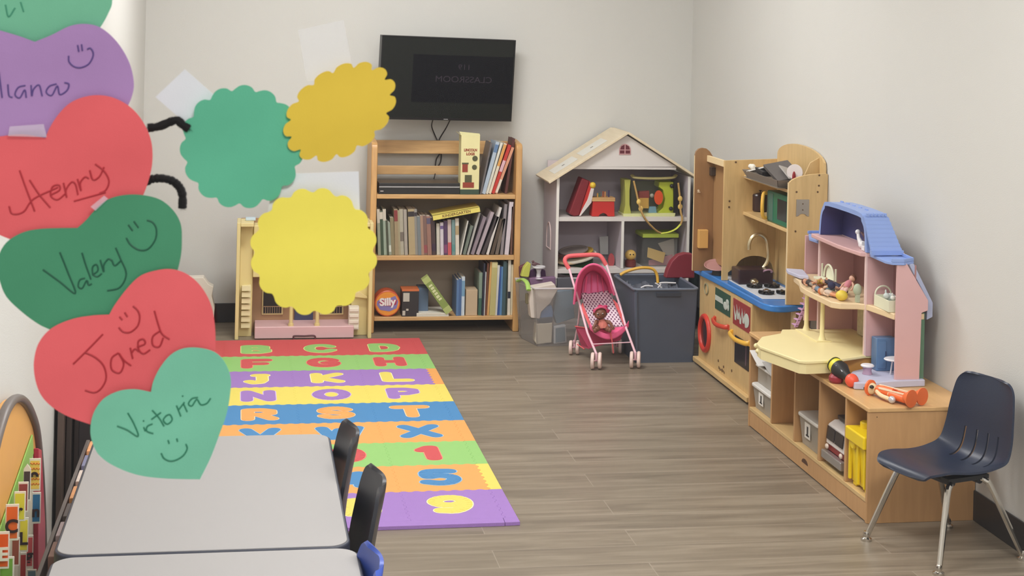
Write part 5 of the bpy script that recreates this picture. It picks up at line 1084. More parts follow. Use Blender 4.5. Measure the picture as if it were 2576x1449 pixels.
# toy fire truck
T = Thing('toy_fire_truck', 'red and white toy fire truck in the fourth compartment of the low shelf', 'toy truck', (2.16, 5.18, .081))
tw0, tw1 = 5.090, 5.268
redp_ = mat('fire truck red', (150, 36, 36), .3); wp = mat('truck white', (228, 222, 220), .3); gl = mat('dark truck glass', (36, 30, 36), .12)
T.part('chassis', G().box(2.0360, 2.3460, tw0, tw1, .095, .125), mat('truck dark grey', (52, 48, 50), .4), bev=.004)
T.part('body', G().box(2.0480, 2.3460, tw0+.006, tw1-.006, .125, .165), redp_, bev=.005)
T.part('cab', G().prism([V((2.0410, tw0+.004, .150)), V((2.0480, tw0+.004, .218)), V((2.0710, tw0+.004, .232)), V((2.1460, tw0+.004, .232)), V((2.1460, tw0+.004, .150))], (0, tw1-tw0-.008, 0)), wp, bev=.006, seg=3)
T.part('windscreen', G().prism([V((2.0400, tw0+.014, .170)), V((2.0445, tw0+.014, .214)), V((2.0445, (tw0+tw1)/2-.004, .214)), V((2.0400, (tw0+tw1)/2-.004, .170))], (-.002, 0, 0)).prism([V((2.0400, (tw0+tw1)/2+.004, .170)), V((2.0445, (tw0+tw1)/2+.004, .214)), V((2.0445, tw1-.014, .214)), V((2.0400, tw1-.014, .170))], (-.002, 0, 0)), gl, smooth=False)
T.part('side_window', G().box(2.0660, 2.1260, tw0+.0, tw0+.004, .175, .22), gl, bev=.002)
T.part('bumper', G().box(2.0260, 2.0480, tw0-.002, tw1+.002, .098, .128), mat('truck silver', (176, 172, 170), .25, metal=.6), bev=.004)
T.part('headlight', G().ball((2.0380, tw0+.024, .143), (.006, .012, .009)).ball((2.0380, tw1-.024, .143), (.006, .012, .009)), mat('clear lamp', (232, 214, 200), .2))
T.part('ladder_rack', G().box(2.0760, 2.3260, tw0+.02, tw1-.02, .238, .252), mat('truck dark grey', (52, 48, 50), .4), bev=.003)
for wx in (2.10, 2.30):
    for wy in (tw0-.002, tw1-.016): T.part('wheel', G().lathe([(.01, 0), (.022, 0), (.024, .004), (.024, .014), (.022, .018), (.01, .018)], M.Translation((wx, wy, .1055)) @ M.Rotation(-PI/2, 4, 'X'), 20), mat('toy tyre', (30, 28, 28), .6))
# yellow brick-shaped container
T = Thing('yellow_toy_container', 'bright yellow brick-shaped toy container in the nearest compartment of the low shelf', 'toy container', (2.0780, 4.94, .081))
yel = mat('bright yellow plastic', (240, 208, 22), .32, var=.02)
T.part('body', G().frust((2.0380, 2.1680, 4.875, 5.008), (2.0300, 2.1760, 4.868, 5.016), .094, .232).box(2.0400, 2.1680, 4.877, 4.905, .081, .094).box(2.0400, 2.1680, 4.978, 5.006, .081, .094), yel, bev=.003)
T.part('lid', G().box(2.0140, 2.1840, 4.862, 5.022, .232, .276), yel, bev=.006, seg=3)
for sy in (4.905, 4.98): T.part('stud', G().lathe([(.026, .276), (.026, .293), (.022, .296)], M.Translation((2.0780, sy, 0)), 24), yel)
T.part('clasp', G().lathe([(.0, 0), (.022, 0), (.022, .006), (.018, .009)], M.Translation((2.0300, 4.975, .228)) @ M.Rotation(-PI/2, 4, 'Y') , 20), yel)
T.part('side_rib', G().box(2.0240, 2.0340, 4.872, 4.882, .10, .23).box(2.0240, 2.0340, 4.93, 4.945, .10, .23).box(2.0240, 2.0340, 5.0, 5.012, .10, .23), yel, bev=.002)

# ================================================================ PINK AND BLUE DOLLHOUSE ON THE LOW SHELF
pk_ = mat('dusty pink plastic', (214, 172, 172), .42, var=.03)
pkd = mat('rose brown plastic', (168, 124, 122), .5)
lav = mat('lavender blue plastic', (140, 164, 220), .4, var=.03)
lil = mat('pale lilac plastic', (196, 196, 218), .4)
bcr = mat('butter cream plastic', (240, 226, 172), .42, var=.03)
deck = mat('cream peach plastic', (232, 206, 166), .42, var=.03)
DZ = ZT_+.0005
T = Thing('pink_dollhouse', 'pink plastic dollhouse with a lavender blue roof on the low shelf unit', 'dollhouse', (2.22, 5.5, DZ))
BX = 2.338  # back of the house
def flat(pts, z, t): return G().prism([V((x, y, z)) for x, y in pts], (0, 0, t))
# ground floors
g = flat([(1.925, 5.64), (1.868, 5.53), (1.862, 5.47), (1.925, 5.235), (1.95, 5.225), (2.05, 5.235), (2.20, 5.305), (BX, 5.305), (BX, 5.77), (2.05, 5.77), (2.02, 5.70)], .435, .012)
T.part('ground_floor', g, bcr, bev=.004, seg=3, label='butter cream porch floor')
skirt = [(2.02, 5.70), (1.925, 5.635), (1.872, 5.53), (1.866, 5.47), (1.928, 5.24), (1.95, 5.23), (2.05, 5.24)]
g = G()
for a, b in zip(skirt, skirt[1:]): g.prism([V((a[0], a[1], .400)), V((b[0], b[1], .400)), V((b[0], b[1], .436)), V((a[0], a[1], .436))], (.004, .001, 0))
T.part('porch_skirt', g, bcr, label='butter cream porch edge')
T.part('plinth', G().box(2.06, BX, 5.32, 5.76, DZ, .435), mat('orange tan plastic', (214, 160, 84), .5), bev=.002)
T.part('porch_knob', G().ball((1.884, 5.57, .428), (.012, .014, .010)).ball((1.876, 5.525, .418), (.012, .015, .010)), bcr)
T.part('near_floor', flat([(2.069, 5.085), (2.12, 5.075), (2.225, 5.10), (BX, 5.11), (BX, 5.30), (2.20, 5.30), (2.13, 5.255), (2.085, 5.18)], DZ, .024), lil, bev=.004, seg=3, label='pale lilac near floor')
# walls
T.part('main_wall', G().box(2.195, BX, 5.305, 5.315, .44, .81), pk_, bev=.0015, label='near dividing wall')
T.part('main_wall', G().box(2.195, BX, 5.765, 5.775, .44, .81), pk_, bev=.0015, label='far dividing wall')
T.part('back_wall', G().box(BX-.006, BX, 5.305, 5.97, DZ, .81).box(2.298, 2.304, 5.127, 5.305, DZ, .795), pkd, smooth=False)
nw = [(2.228, DZ), (2.228, .80), (2.262, .805), (2.345, .675), (2.345, .64), (2.322, .632), (2.318, DZ)]
T.part('end_wall', G().prism([V((x, 5.115, z)) for x, z in nw], (0, .010, 0)), pk_, bev=.002, label='pink near end wall')
T.part('end_wall', G().box(2.21, BX, 5.965, 5.975, .44, .78), pk_, bev=.0015, label='pink far end wall')
T.part('corner_post', G().box(2.192, 2.198, 5.304, 5.316, .44, .81).box(2.192, 2.198, 5.764, 5.776, .44, .81), mat('shell pink edge', (236, 206, 204), .4), smooth=False)
# middle deck
mdk = [(2.125, 5.80), (2.088, 5.68), (2.082, 5.60), (2.085, 5.36), (2.11, 5.33), (2.17, 5.322), (2.20, 5.30), (2.215, 5.20), (2.224, 5.127), (BX, 5.127), (BX, 5.96), (2.16, 5.96), (2.14, 5.90)]
T.part('middle_deck', flat(mdk, .606, .022), deck, bev=.004, seg=3, label='cream middle floor')
T.part('far_ledge', flat([(2.125, 5.93), (2.135, 5.82), (2.165, 5.80), (2.20, 5.96), (2.14, 5.99)], .632, .014), lil, bev=.003)
for x, y in ((2.135, 5.735), (2.13, 5.555)): T.part('column', G().lathe([(.016, .447), (.014, .452), (.0085, .47), (.008, .59), (.012, .606)], M.Translation((x, y, 0)), 16), bcr)
T.part('column_base', flat([(2.10, 5.76), (2.10, 5.53), (2.16, 5.53), (2.16, 5.76)], .447, .004), bcr, bev=.001)
g = G()
for i in range(8): g.box(2.115+.008*i, 2.128+.008*i, 5.80, 5.845, .452+.02*i, .456+.02*i)
g.prism([V((2.11, 5.80, .448)), V((2.185, 5.80, .61)), V((2.193, 5.80, .60)), V((2.125, 5.80, .448))], (0, .004, 0))
T.part('staircase', g, mat('lilac pink plastic', (206, 160, 204), .4), bev=.001)
# top deck and roof
T.part('top_deck', flat([(2.17, 5.80), (2.162, 5.50), (2.175, 5.32), (2.20, 5.30), (BX, 5.30), (BX, 5.80)], .796, .016), pk_, bev=.004, seg=3)
y0, y1 = 5.30, 5.775; zr, zt = .813, .948
def arch(x, off): # attic opening outline in a plane of constant x
    return [V((x, y0+off, zr)), V((x, y0+.012+off, zt-.06)), V((x, y0+.04+off, zt-.02-off*.6)), V((x, y0+.09, zt-off)), V((x, y1-.09, zt-off)), V((x, y1-.04-off, zt-.02-off*.6)), V((x, y1-.012-off, zt-.06)), V((x, y1-off, zr))]
atv = mat('violet plastic with painted attic shade', (62, 64, 116), .5)  # attic inside coloured darker, so its shade is in the colour
o_ = spline(arch(2.192, 0), 3); i_ = spline(arch(2.192, .016), 3)
g = G(); vo = [g.bm.verts.new(p) for p in o_]; vi = [g.bm.verts.new(p) for p in i_]; vb = [g.bm.verts.new(p+V((.095, 0, -.002))) for p in o_]; ib = [g.bm.verts.new(p+V((.088, 0, -.002))) for p in i_]
for k in range(len(o_)-1):
    g._f([vo[k], vo[k+1], vi[k+1], vi[k]]); g._f([vo[k], vo[k+1], vb[k+1], vb[k]]); g.m(1)._f([vi[k], vi[k+1], ib[k+1], ib[k]]); g.m(0)
T.part('roof_shell', g, [lav, atv], label='lavender roof with an arched opening')
g = G(); vi = [g.bm.verts.new(p+V((.088, 0, 0))) for p in i_]; g._f(vi)
T.part('attic_wall', g, atv, smooth=False)
# near roof slope with shingle rows and eave
A0, A1 = V((2.19, 5.335, .935)), V((2.282, 5.335, .935)); B0, B1 = V((2.19, 5.26, .822)), V((2.306, 5.26, .822))
g = G(); g.prism([A0, A1, B1, B0], (0, -.008, .002))
for i in range(8):
    t = (i+.5)/8; a, b = A0.lerp(B0, t), A1.lerp(B1, t); g.prism([a+V((0, -.009, 0)), b+V((0, -.009, 0)), b+V((0, -.012, -.006)), a+V((0, -.012, -.006))], (0, 0, .006))
g.box(2.188, 2.308, 5.245, 5.262, .812, .828)
T.part('roof_slope', g, lav, label='shingled near roof slope')
g = G()
for i in range(6): g.box(2.200+i*.0135, 2.2075+i*.0135, 5.322, 5.335, .938, .950)
for i in range(5): g.box(2.24, 2.246, 5.42+i*.06, 5.445+i*.06, .944, .953)
T.part('ridge_trim', g, lav, bev=.002)
for (pts, z, nm) in (([(2.205, 5.30), (2.198, 5.15), (2.21, 5.115), (2.25, 5.108), (2.30, 5.14), (2.31, 5.30)], .798, 'near'), ([(2.19, 5.78), (2.185, 5.86), (2.225, 5.975), (2.24, 5.985), (2.31, 5.985), (2.31, 5.78)], .775, 'far')):
    g = flat(pts, z, .010); 
    for a, b in zip(pts[2:], pts[3:]+[pts[0]]):
        if abs(a[0]-b[0])+abs(a[1]-b[1]) > .001 and a != pts[-1]:
            g.prism([V((a[0], a[1], z+.01)), V((b[0], b[1], z+.01)), V((b[0], b[1], z+.022)), V((a[0], a[1], z+.022))], (-.004, .004, 0))
    T.part('wing_roof', g, lav, bev=.002, label='lavender roof tray on the %s wing' % nm)
T.part('side_brace', G().prism([V((2.275, 5.128, .80)), V((2.295, 5.128, .80)), V((2.368, 5.128, .665)), V((2.368, 5.128, .615)), V((2.347, 5.128, .605)), V((2.347, 5.128, .675))], (0, .05, 0)), mat('pale lavender plastic', (170, 178, 206), .45), bev=.002)
T.part('rear_edge', G().box(2.322, 2.34, 5.13, 5.14, DZ, .63), mat('muted green strip', (92, 128, 104), .6), smooth=False)
# door, windows, interior features
T.part('interior_door', G().box(BX-.010, BX-.006, 5.40, 5.48, .447, .58), mat('patterned green door', (132, 138, 112), .6, var=.3, scale=60), bev=.001)
T.part('interior_window', G().box(BX-.010, BX-.006, 5.36, 5.385, .50, .60).box(BX-.010, BX-.006, 5.52, 5.545, .50, .60).box(BX-.010, BX-.006, 5.44, 5.52, .66, .78), mat('dark pane in pink wall', (78, 62, 58), .5), smooth=False)
T.part('curtain', G().box(BX-.014, BX-.008, 5.50, 5.53, .64, .79).box(BX-.014, BX-.008, 5.40, 5.44, .64, .79), mat('beige curtain plastic', (196, 176, 160), .6), bev=.002)
T.part('rug_tree', G().box(BX-.03, BX-.02, 5.60, 5.66, .45, .57), mat('beige floral print', (196, 184, 150), .7, var=.35, scale=60), bev=.004)
# toy furniture in the near rooms
T = Thing('blue_toy_cupboard', 'blue toy cupboard in the lower near room of the pink dollhouse', 'toy cupboard', (2.27, 5.26, DZ+.024))
z0 = DZ+.0245
T.part('body', G().box(2.215, 2.29, 5.245, 5.295, z0, z0+.115), mat('toy steel blue', (94, 130, 172), .4), bev=.003)
T.part('door', G().box(2.219, 2.25, 5.242, 5.245, z0+.01, z0+.105), mat('toy steel blue', (94, 130, 172), .4), bev=.001)
T.part('handle', G().box(2.246, 2.249, 5.239, 5.242, z0+.045, z0+.07), mat('toy navy', (50, 60, 96), .4), smooth=False)
T = Thing('toy_sink_unit', 'grey blue toy shelves behind the white toy table', 'toy shelf', (2.33, 5.2, z0))
T.part('shelves', G().box(2.30, 2.362, 5.24, 5.295, z0, z0+.006).box(2.30, 2.362, 5.24, 5.295, z0+.07, z0+.076).box(2.30, 2.362, 5.24, 5.295, z0+.15, z0+.156).box(2.358, 2.362, 5.24, 5.295, z0, z0+.156).box(2.30, 2.304, 5.24, 5.295, z0, z0+.156), mat('toy slate', (104, 116, 136), .5), bev=.001)
T = Thing('white_toy_table', 'round white toy table in the lower near room of the pink dollhouse', 'toy table', (2.26, 5.165, z0))
T.part('tabletop', G().lathe([(.001, 0), (.036, 0), (.038, .003), (.036, .006), (.001, .006)], M.Translation((2.262, 5.175, z0+.054)) @ M.Diagonal((1.25, 1, 1, 1)), 28), mat('white toy plastic', (232, 230, 234), .35))
for a in (0, 2.1, 4.2): T.part('leg', G().tube([(2.262+.03*math.cos(a), 5.175+.024*math.sin(a), z0), (2.262+.02*math.cos(a), 5.175+.018*math.sin(a), z0+.054)], .003, 8), mat('white toy plastic', (232, 230, 234), .35))
T = Thing('toy_stool', 'lilac toy stool with a white seat left of the white toy table', 'toy stool', (2.165, 5.205, z0))
T.part('seat', G().lathe([(.001, .026), (.022, .026), (.024, .03), (.02, .034), (.001, .034)], M.Translation((2.165, 5.205, z0)), 24), mat('white toy plastic', (232, 230, 234), .35))
T.part('pedestal', G().lathe([(.018, 0), (.014, .012), (.017, .026)], M.Translation((2.165, 5.205, z0)), 20), mat('toy mauve', (176, 146, 170), .45))
T = Thing('white_toy_cup', 'tiny white toy cup on the grey blue toy shelves', 'toy cup', (2.325, 5.26, z0+.0765))
T.part('cup', G().lathe([(.006, 0), (.009, .014), (.008, .014), (.005, .002)], M.Translation((2.325, 5.262, z0+.0768)), 16), mat('white toy plastic', (232, 230, 234), .35))
md = .6285
T = Thing('toy_crib', 'cream toy crib with toys in the upper near room of the pink dollhouse', 'toy crib', (2.28, 5.19, md))
T.part('sides', G().box(2.215, 2.28, 5.15, 5.154, md, md+.04).box(2.215, 2.28, 5.276, 5.28, md, md+.04).box(2.215, 2.219, 5.154, 5.276, md, md+.04).box(2.276, 2.28, 5.154, 5.276, md, md+.04), mat('ivory toy plastic', (226, 226, 200), .45), bev=.001)
T.part('mattress', G().box(2.22, 2.275, 5.155, 5.275, md+.002, md+.025), mat('pale mint toy', (206, 214, 196), .6), bev=.003)
T.part('arched_head', G().tube([(2.248+.03*math.cos(a), 5.277, md+.04+.03*math.sin(a)) for a in [PI*i/10 for i in range(11)]], .003, 8), mat('ivory toy plastic', (226, 226, 200), .45))
for lab, x, y, z, c_, r in (('pale grey toy animal lying in the cream toy crib', 2.242, 5.20, md+.026, (196, 204, 200), .016), ('white toy bunny at the near side of the cream toy crib', 2.255, 5.18, md+.026, (224, 224, 214), .013)):
    g = G().ball((x, y, z+r), (r*1.3, r*1.2, r)).ball((x-r*1.2, y-r*.7, z+r*1.5), r*.7).ball((x-r*1.3, y-r*.5, z+r*2.3), (r*.22, r*.22, r*.6))
    solo('toy_animal', lab, 'toy animal', g, mat(lab[:12], c_, .7), 'toys in the crib')
# attic toys
g = G().ball((2.215, 5.395, .827), (.014, .024, .0145)).tube([(2.214, 5.41, .832), (2.212, 5.425, .848), (2.212, 5.43, .862)], [.010, .007, .006], 12).ball((2.212, 5.434, .868), .0095).tube([(2.212, 5.44, .868), (2.212, 5.452, .865)], [.004, .001], 8)
solo('toy_swan', 'white toy bird at the front of the blue roofed attic', 'toy bird', g, mat('white toy plastic', (232, 230, 234), .35), 'toys in the attic')
g = G().box(2.198, 2.228, 5.338, 5.366, .8125, .830).box(2.224, 2.228, 5.338, 5.366, .830, .850).box(2.198, 2.224, 5.362, 5.366, .830, .842)
solo('toy_chair', 'tiny white toy armchair beside the white toy bird in the attic', 'toy chair', g, mat('white toy plastic', (232, 230, 234), .35), 'toys in the attic', bev=.002)
g = G().tube([(2.248, 5.44, .8125), (2.248, 5.44, .845)], [.012, .009], 12).ball((2.248, 5.44, .857), .012).tube([(2.248, 5.44, .842), (2.24, 5.468, .862)], .0045, 8).tube([(2.248, 5.44, .842), (2.244, 5.415, .868)], .0045, 8)
solo('toy_figure', 'small brown toy figure standing in the blue roofed attic', 'toy figure', g, mat('brown grey toy', (104, 74, 78), .6), 'toys in the attic')
# ---- doll figures lying in a pile on the middle deck
def figure(label, c, yaw, L, skin, top, leg, hair=None, pitch=0, name='small_doll', seat=False):
    """small doll: one skin mesh (head, neck, trunk, arms, legs) with clothing and hair parts; lies along local +X (head at +X)"""
    T = Thing(name, label, 'doll', tuple(c), (0, pitch, yaw), 'small dolls piled on the middle deck'); T.world = False
    s = L
    g = G()
    g.ball((.40*s, 0, .07*s), (.10*s, .085*s, .085*s)).tube([(.33*s, 0, .065*s), (.26*s, 0, .065*s)], .035*s, 10)
    g.tube([(.28*s, 0, .065*s), (.2*s, 0, .07*s), (.08*s, 0, .068*s), (0, 0, .065*s)], [.06*s, .085*s, .07*s, .078*s], 12)
    for k in (-1, 1):
        g.tube(spline([(.25*s, k*.08*s, .065*s), (.16*s, k*.16*s, .05*s), (.04*s, k*.17*s, .035*s)], 4), [.03*s]*5+[.022*s]*4, 8)
        g.ball((.02*s, k*.17*s, .035*s), .028*s, u=8, v=6)
        g.tube(spline([(0, k*.04*s, .065*s), (-.2*s, k*.06*s, .06*s), (-.4*s, k*.08*s, .04*s)], 4), [.042*s]*5+[.03*s]*4, 8)
        g.ball((-.43*s, k*.085*s, .045*s), (.03*s, .028*s, .045*s), u=8, v=6)
    T.part('body', g, mat('doll skin %s' % (skin,), skin, .5), local=True)
    T.part('shirt', G().tube([(.275*s, 0, .065*s), (.2*s, 0, .07*s), (.08*s, 0, .068*s), (.02*s, 0, .066*s)], [.066*s, .092*s, .078*s, .084*s], 12), mat('doll shirt %s' % (top,), top, .7), local=True)
    g = G()
    for k in (-1, 1): g.tube(spline([(.03*s, k*.04*s, .066*s), (-.18*s, k*.06*s, .06*s), (-.32*s, k*.072*s, .048*s)], 4), [.052*s]*5+[.042*s]*4, 8)
    T.part('trousers', g, mat('doll trousers %s' % (leg,), leg, .7), local=True)
    if hair: T.part('hair', G().ball((.43*s, 0, .065*s), (.09*s, .095*s, .092*s)), mat('doll hair %s' % (hair,), hair, .8), local=True)
    return T
mdz = .6285
figure('small doll with brown hair at the left end of the middle deck pile', (2.125, 5.655, mdz+.004), 1.75, .13, (196, 140, 108), (60, 48, 46), (150, 140, 130), (92, 54, 44))
figure('small doll in an orange shirt in the middle deck pile', (2.135, 5.60, mdz+.018), 1.2, .16, (214, 164, 130), (222, 112, 62), (216, 186, 90), (196, 150, 90), .25)
figure('small doll in a light blue shirt in the middle deck pile', (2.135, 5.49, mdz+.016), -1.9, .15, (222, 184, 156), (128, 180, 196), (120, 152, 176), (40, 40, 72), -.3)
figure('small doll in white and tan lying across the middle deck pile', (2.125, 5.44, mdz+.004), 2.0, .14, (214, 180, 150), (206, 186, 168), (228, 160, 120), (206, 120, 70))
figure('small doll in navy beneath the light blue doll', (2.165, 5.54, mdz+.02), -1.3, .15, (190, 140, 110), (40, 40, 66), (56, 48, 60), (60, 44, 40), .2)
figure('small doll in grey blue at the front edge of the middle deck pile', (2.108, 5.53, mdz+.003), 1.6, .12, (206, 166, 140), (110, 130, 150), (140, 150, 160), (150, 104, 70))
figure('small doll in a pink dress standing slanted at the rear of the middle deck pile', (2.185, 5.47, mdz+.02), .6, .14, (216, 170, 146), (206, 130, 140), (226, 190, 180), (110, 70, 50), -.6)
g = G().ball((2.132, 5.375, mdz+.019), (.022, .022, .019)); solo('yellow_toy_ball', 'yellow toy ball at the right end of the middle deck pile', 'toy ball', g, mat('soft yellow toy', (226, 198, 70), .5))
g = G().box(2.172, 2.186, 5.335, 5.35, mdz, mdz+.03).ball((2.178, 5.342, mdz+.045), (.016, .012, .022)); solo('green_toy_tree', 'pale green toy tree beside the pink dividing wall', 'toy tree', g, mat('pale sage toy', (176, 186, 160), .6), bev=.001)
T = Thing('toy_bench', 'ivory toy bench with a round back at the rear of the middle deck', 'toy bench', (2.22, 5.68, mdz))
g = G(); 
T.part('back', G().tube([(2.20, 5.68+.05*math.cos(a), mdz+.03+.05*math.sin(a)) for a in [PI*i/12 for i in range(13)]], .004, 8).tube([(2.204, 5.68, mdz+.035), (2.208, 5.68, mdz+.035)], .040, 20), mat('ivory toy plastic', (226, 226, 200), .45))
T.part('post', G().tube([(2.20, 5.61, mdz), (2.20, 5.61, mdz+.075)], .004, 8).tube([(2.20, 5.75, mdz), (2.20, 5.75, mdz+.075)], .004, 8), mat('ivory toy plastic', (226, 226, 200), .45))
T.part('seat', G().box(2.165, 2.205, 5.61, 5.75, mdz+.018, mdz+.026), mat('ivory toy plastic', (226, 226, 200), .45), bev=.001)
T = Thing('toy_fireplace', 'dark toy stove against the back of the middle deck', 'toy stove', (2.34, 5.52, mdz))
T.part('pedestal', G().box(2.335, 2.362, 5.50, 5.55, mdz, mdz+.05), mat('dark umber toy', (70, 56, 48), .6), bev=.003)
T.part('bowl', G().lathe([(.018, 0), (.034, .018), (.034, .024)], M.Translation((2.33, 5.525, mdz+.05)), 16), mat('black toy plastic', (34, 32, 32), .45))
solo('red_toy_cloth', 'crimson toy cloth heap at the right rear of the middle deck', 'toy cloth', G().ball((2.33, 5.40, mdz+.05), (.022, .04, .05)).ball((2.32, 5.44, mdz+.03), (.022, .03, .03)), mat('crimson toy cloth', (150, 60, 72), .8, bump=.4))
# ---- toys on the shelf top in front of the dollhouse
TZ = ZT_+.0006
T = Thing('toy_torch', 'black and yellow toy with an orange ball end lying on the low shelf', 'toy', (2.07, 5.19, TZ)); 
a, b = at(2088, 912, z=.425), at(2143, 952, z=.40)
p0 = at(2094, 912, y=5.225); p1 = at(2143, 952, y=5.115); p1.z = TZ+.024; d_ = p1-p0
T.part('barrel', G().tube([p0.lerp(p1, t) for t in (.25, .45, .7, .9)], [.028, .030, .018, .012], 20), mat('black toy plastic', (34, 32, 32), .45))
T.part('yellow_band', G().tube([p0.lerp(p1, t) for t in (-.02, .02, .16, .28)], [.016, .023, .027, .029], 20), mat('yellow green toy', (226, 214, 60), .4))
T.part('dark_ring', G().tube([p0.lerp(p1, t) for t in (.07, .11)], [.027, .028], 20), mat('black toy plastic', (34, 32, 32), .45))
T.part('ball', G().ball(p0.lerp(p1, 1.0), .0235), mat('orange red toy', (236, 90, 62), .4))
T.part('stripe', G().tube([p0.lerp(p1, .5)+V((-.022, 0, .02)), p0.lerp(p1, .72)+V((-.014, 0, .013))], .003, 6), mat('silver toy stripe', (200, 200, 210), .3))
g = G(); c = at(2098, 945, z=TZ+.02)
g.lathe([(.02, 0), (.026, .008), (.026, .02), (.018, .03), (.001, .032)], M.Translation((2.045, 5.19, TZ)), 10)
T = Thing('maroon_toy_gear', 'dark red toy knob lying left of the black and yellow toy', 'toy', (2.045, 5.19, TZ))
T.part('knob', g, mat('maroon ribbed toy', (150, 44, 56), .4))
T.part('grooves', G().box(2.030, 2.060, 5.184, 5.190, TZ+.029, TZ+.034).box(2.030, 2.060, 5.196, 5.202, TZ+.028, TZ+.033), mat('dark maroon groove', (92, 24, 36), .5), bev=.001)
orp = mat('orange toy plastic', (236, 110, 50), .4); 
T = Thing('orange_toy_doll', 'orange toy doll with flared feet lying on its back at the shelf edge', 'doll', (2.138, 4.93, TZ), (0, 0, math.radians(118)), scale=1.); T.world = False
# local +X towards the head
g = G(); s = .2
g.ball((.085, 0, .022), (.020, .020, .020)).tube([(.07, 0, .022), (.055, 0, .022)], .009, 10).tube(spline([(.06, 0, .022), (.03, 0, .024), (-.005, 0, .022)], 4), [.015]*4+[.018]*5, 14)
for k in (-1, 1):
    g.tube(spline([(.05, k*.015, .022), (.02, k*.030, .016), (-.025, k*.034, .012)], 4), .007, 8)
    g.tube(spline([(0, k*.010, .022), (-.05, k*.014, .020), (-.085, k*.018, .018)], 4), [.012]*5+[.010]*4, 10)
T.part('body', g, mat('cream toy skin', (232, 210, 170), .5), local=True)
T.part('striped_suit', G().tube([(.058, 0, .022), (.03, 0, .024), (-.01, 0, .022)], [.017, .020, .021], 16).tube([(-.005, -.010, .021), (-.075, -.017, .019)], [.0145, .0125], 12).tube([(-.005, .010, .021), (-.075, .017, .019)], [.0145, .0125], 12), orp, local=True)
T.part('stripe', G().box(-.07, .05, -.024, -.020, .026, .034).box(-.07, .05, .0, .004, .040, .0445).box(-.07, .04, .016, .02, .032, .038), mat('pale toy stripe', (244, 220, 190), .4), local=True, bev=.001)
T.part('collar', G().lathe([(.014, 0), (.027, .004), (.026, .012), (.016, .016)], M.Translation((.082, 0, .024)) @ M.Rotation(PI/2, 4, 'Y'), 20), orp, local=True)
hr = T.part('hair', G().ball((.092, -.014, .032), (.012, .008, .008)).ball((.066, .022, .034), (.008, .008, .006)).ball((.110, -.004, .016), (.012, .006, .006)), mat('black toy paint', (20, 18, 18), .4), local=True)
for k in (-1, 1):
    T.part('shoe', G().lathe([(.012, 0), (.019, .012), (.028, .024), (.029, .029), (.001, .030)], M.Translation((-.075, k*.028, .030)) @ M.Rotation(-PI/2, 4, 'Y') , 22), orp, local=True)
    T.part('hand', G().ball((-.03, k*.036, .013), (.013, .011, .012)), mat('silver toy hand', (200, 200, 206), .3, metal=.4), local=True)

# ================================================================ DOLL PUSHCHAIR
pkf = mat('bright pink fabric', (242, 104, 152), .75, bump=.15, bscale=400); pkc = mat('coral pink foam', (236, 108, 112), .6); pkw = mat('pale pink tube', (242, 200, 214), .3)
pkd_ = mat('deep rose fabric', (190, 70, 104), .8); pki = mat('light pink lining', (246, 130, 180), .75)
def A(px, py, y): return at(px, py, y=y)
T = Thing('doll_pushchair', 'pink toy pushchair with a polka dot seat in front of the grey bin', 'doll pushchair', (1.70, 7.27, 0))
def pole(a, m_, b): return spline([A(*a), A(*m_), A(*b)], 6)
fl, fr = V((1.628, 7.105, .0385)), V((1.816, 7.115, .0385))
rl, rr_ = V((1.590, 7.42, .034)), V((1.803, 7.43, .034))
T.part('frame_tube', G().tube([A(1431, 674, 7.45), A(1461, 775, 7.27), A(1478, 838, 7.17), (fl.x, fl.y, .07)], .0055, 10), pkw, label='left front frame tube')
T.part('frame_tube', G().tube([A(1525, 664, 7.45), A(1560, 770, 7.28), A(1575, 825, 7.18), (fr.x, fr.y, .07)], .0055, 10), pkw, label='right front frame tube')
T.part('frame_tube', G().tube([A(1459, 765, 7.29), A(1455, 810, 7.35), (rl.x, rl.y, .05)], .0045, 8), pkw, label='left rear frame tube')
T.part('frame_tube', G().tube([A(1556, 762, 7.29), (rr_.x-.002, 7.37, .16), (rr_.x, rr_.y, .05)], .0045, 8), pkw, label='right rear frame tube')
T.part('cross_bar', G().tube([A(1490, 866, 7.13), A(1586, 861, 7.14)], .0025, 8), pkw)
T.part('handle', G().tube(spline([A(1431, 676, 7.45), A(1421, 656, 7.46), A(1430, 645, 7.47), A(1462, 642, 7.47), A(1498, 641, 7.47), A(1512, 646, 7.46), A(1525, 667, 7.45)], 6), .0105, 12), pkc)
for c, r_ in ((fl, .0385), (fr, .0385), (rl, .034), (rr_, .034)):
    for k in (-1, 1):
        Tm = M.Translation((c.x+k*.017, c.y, r_)) @ M.Rotation(-.28, 4, 'Z') @ M.Rotation(PI/2, 4, 'Y')
        w_ = T.part('wheel', G().lathe([(r_*.55, -.006), (r_*.9, -.008), (r_, -.004), (r_, .004), (r_*.9, .008), (r_*.55, .006)], Tm, 28), mat('cream pink tyre', (240, 214, 206), .4))
        T.part('hub', G().lathe([(.001, -.006), (r_*.62, -.0065), (r_*.62, .0065), (.001, .006)], Tm, 22), mat('terracotta pink hub', (196, 112, 104), .5), w_)
    T.part('axle', G().tube([(c.x-.02, c.y, r_), (c.x+.02, c.y, r_)], .004, 8).tube([(c.x, c.y, r_), (c.x, c.y, r_+.035)], .006, 10), pkw)
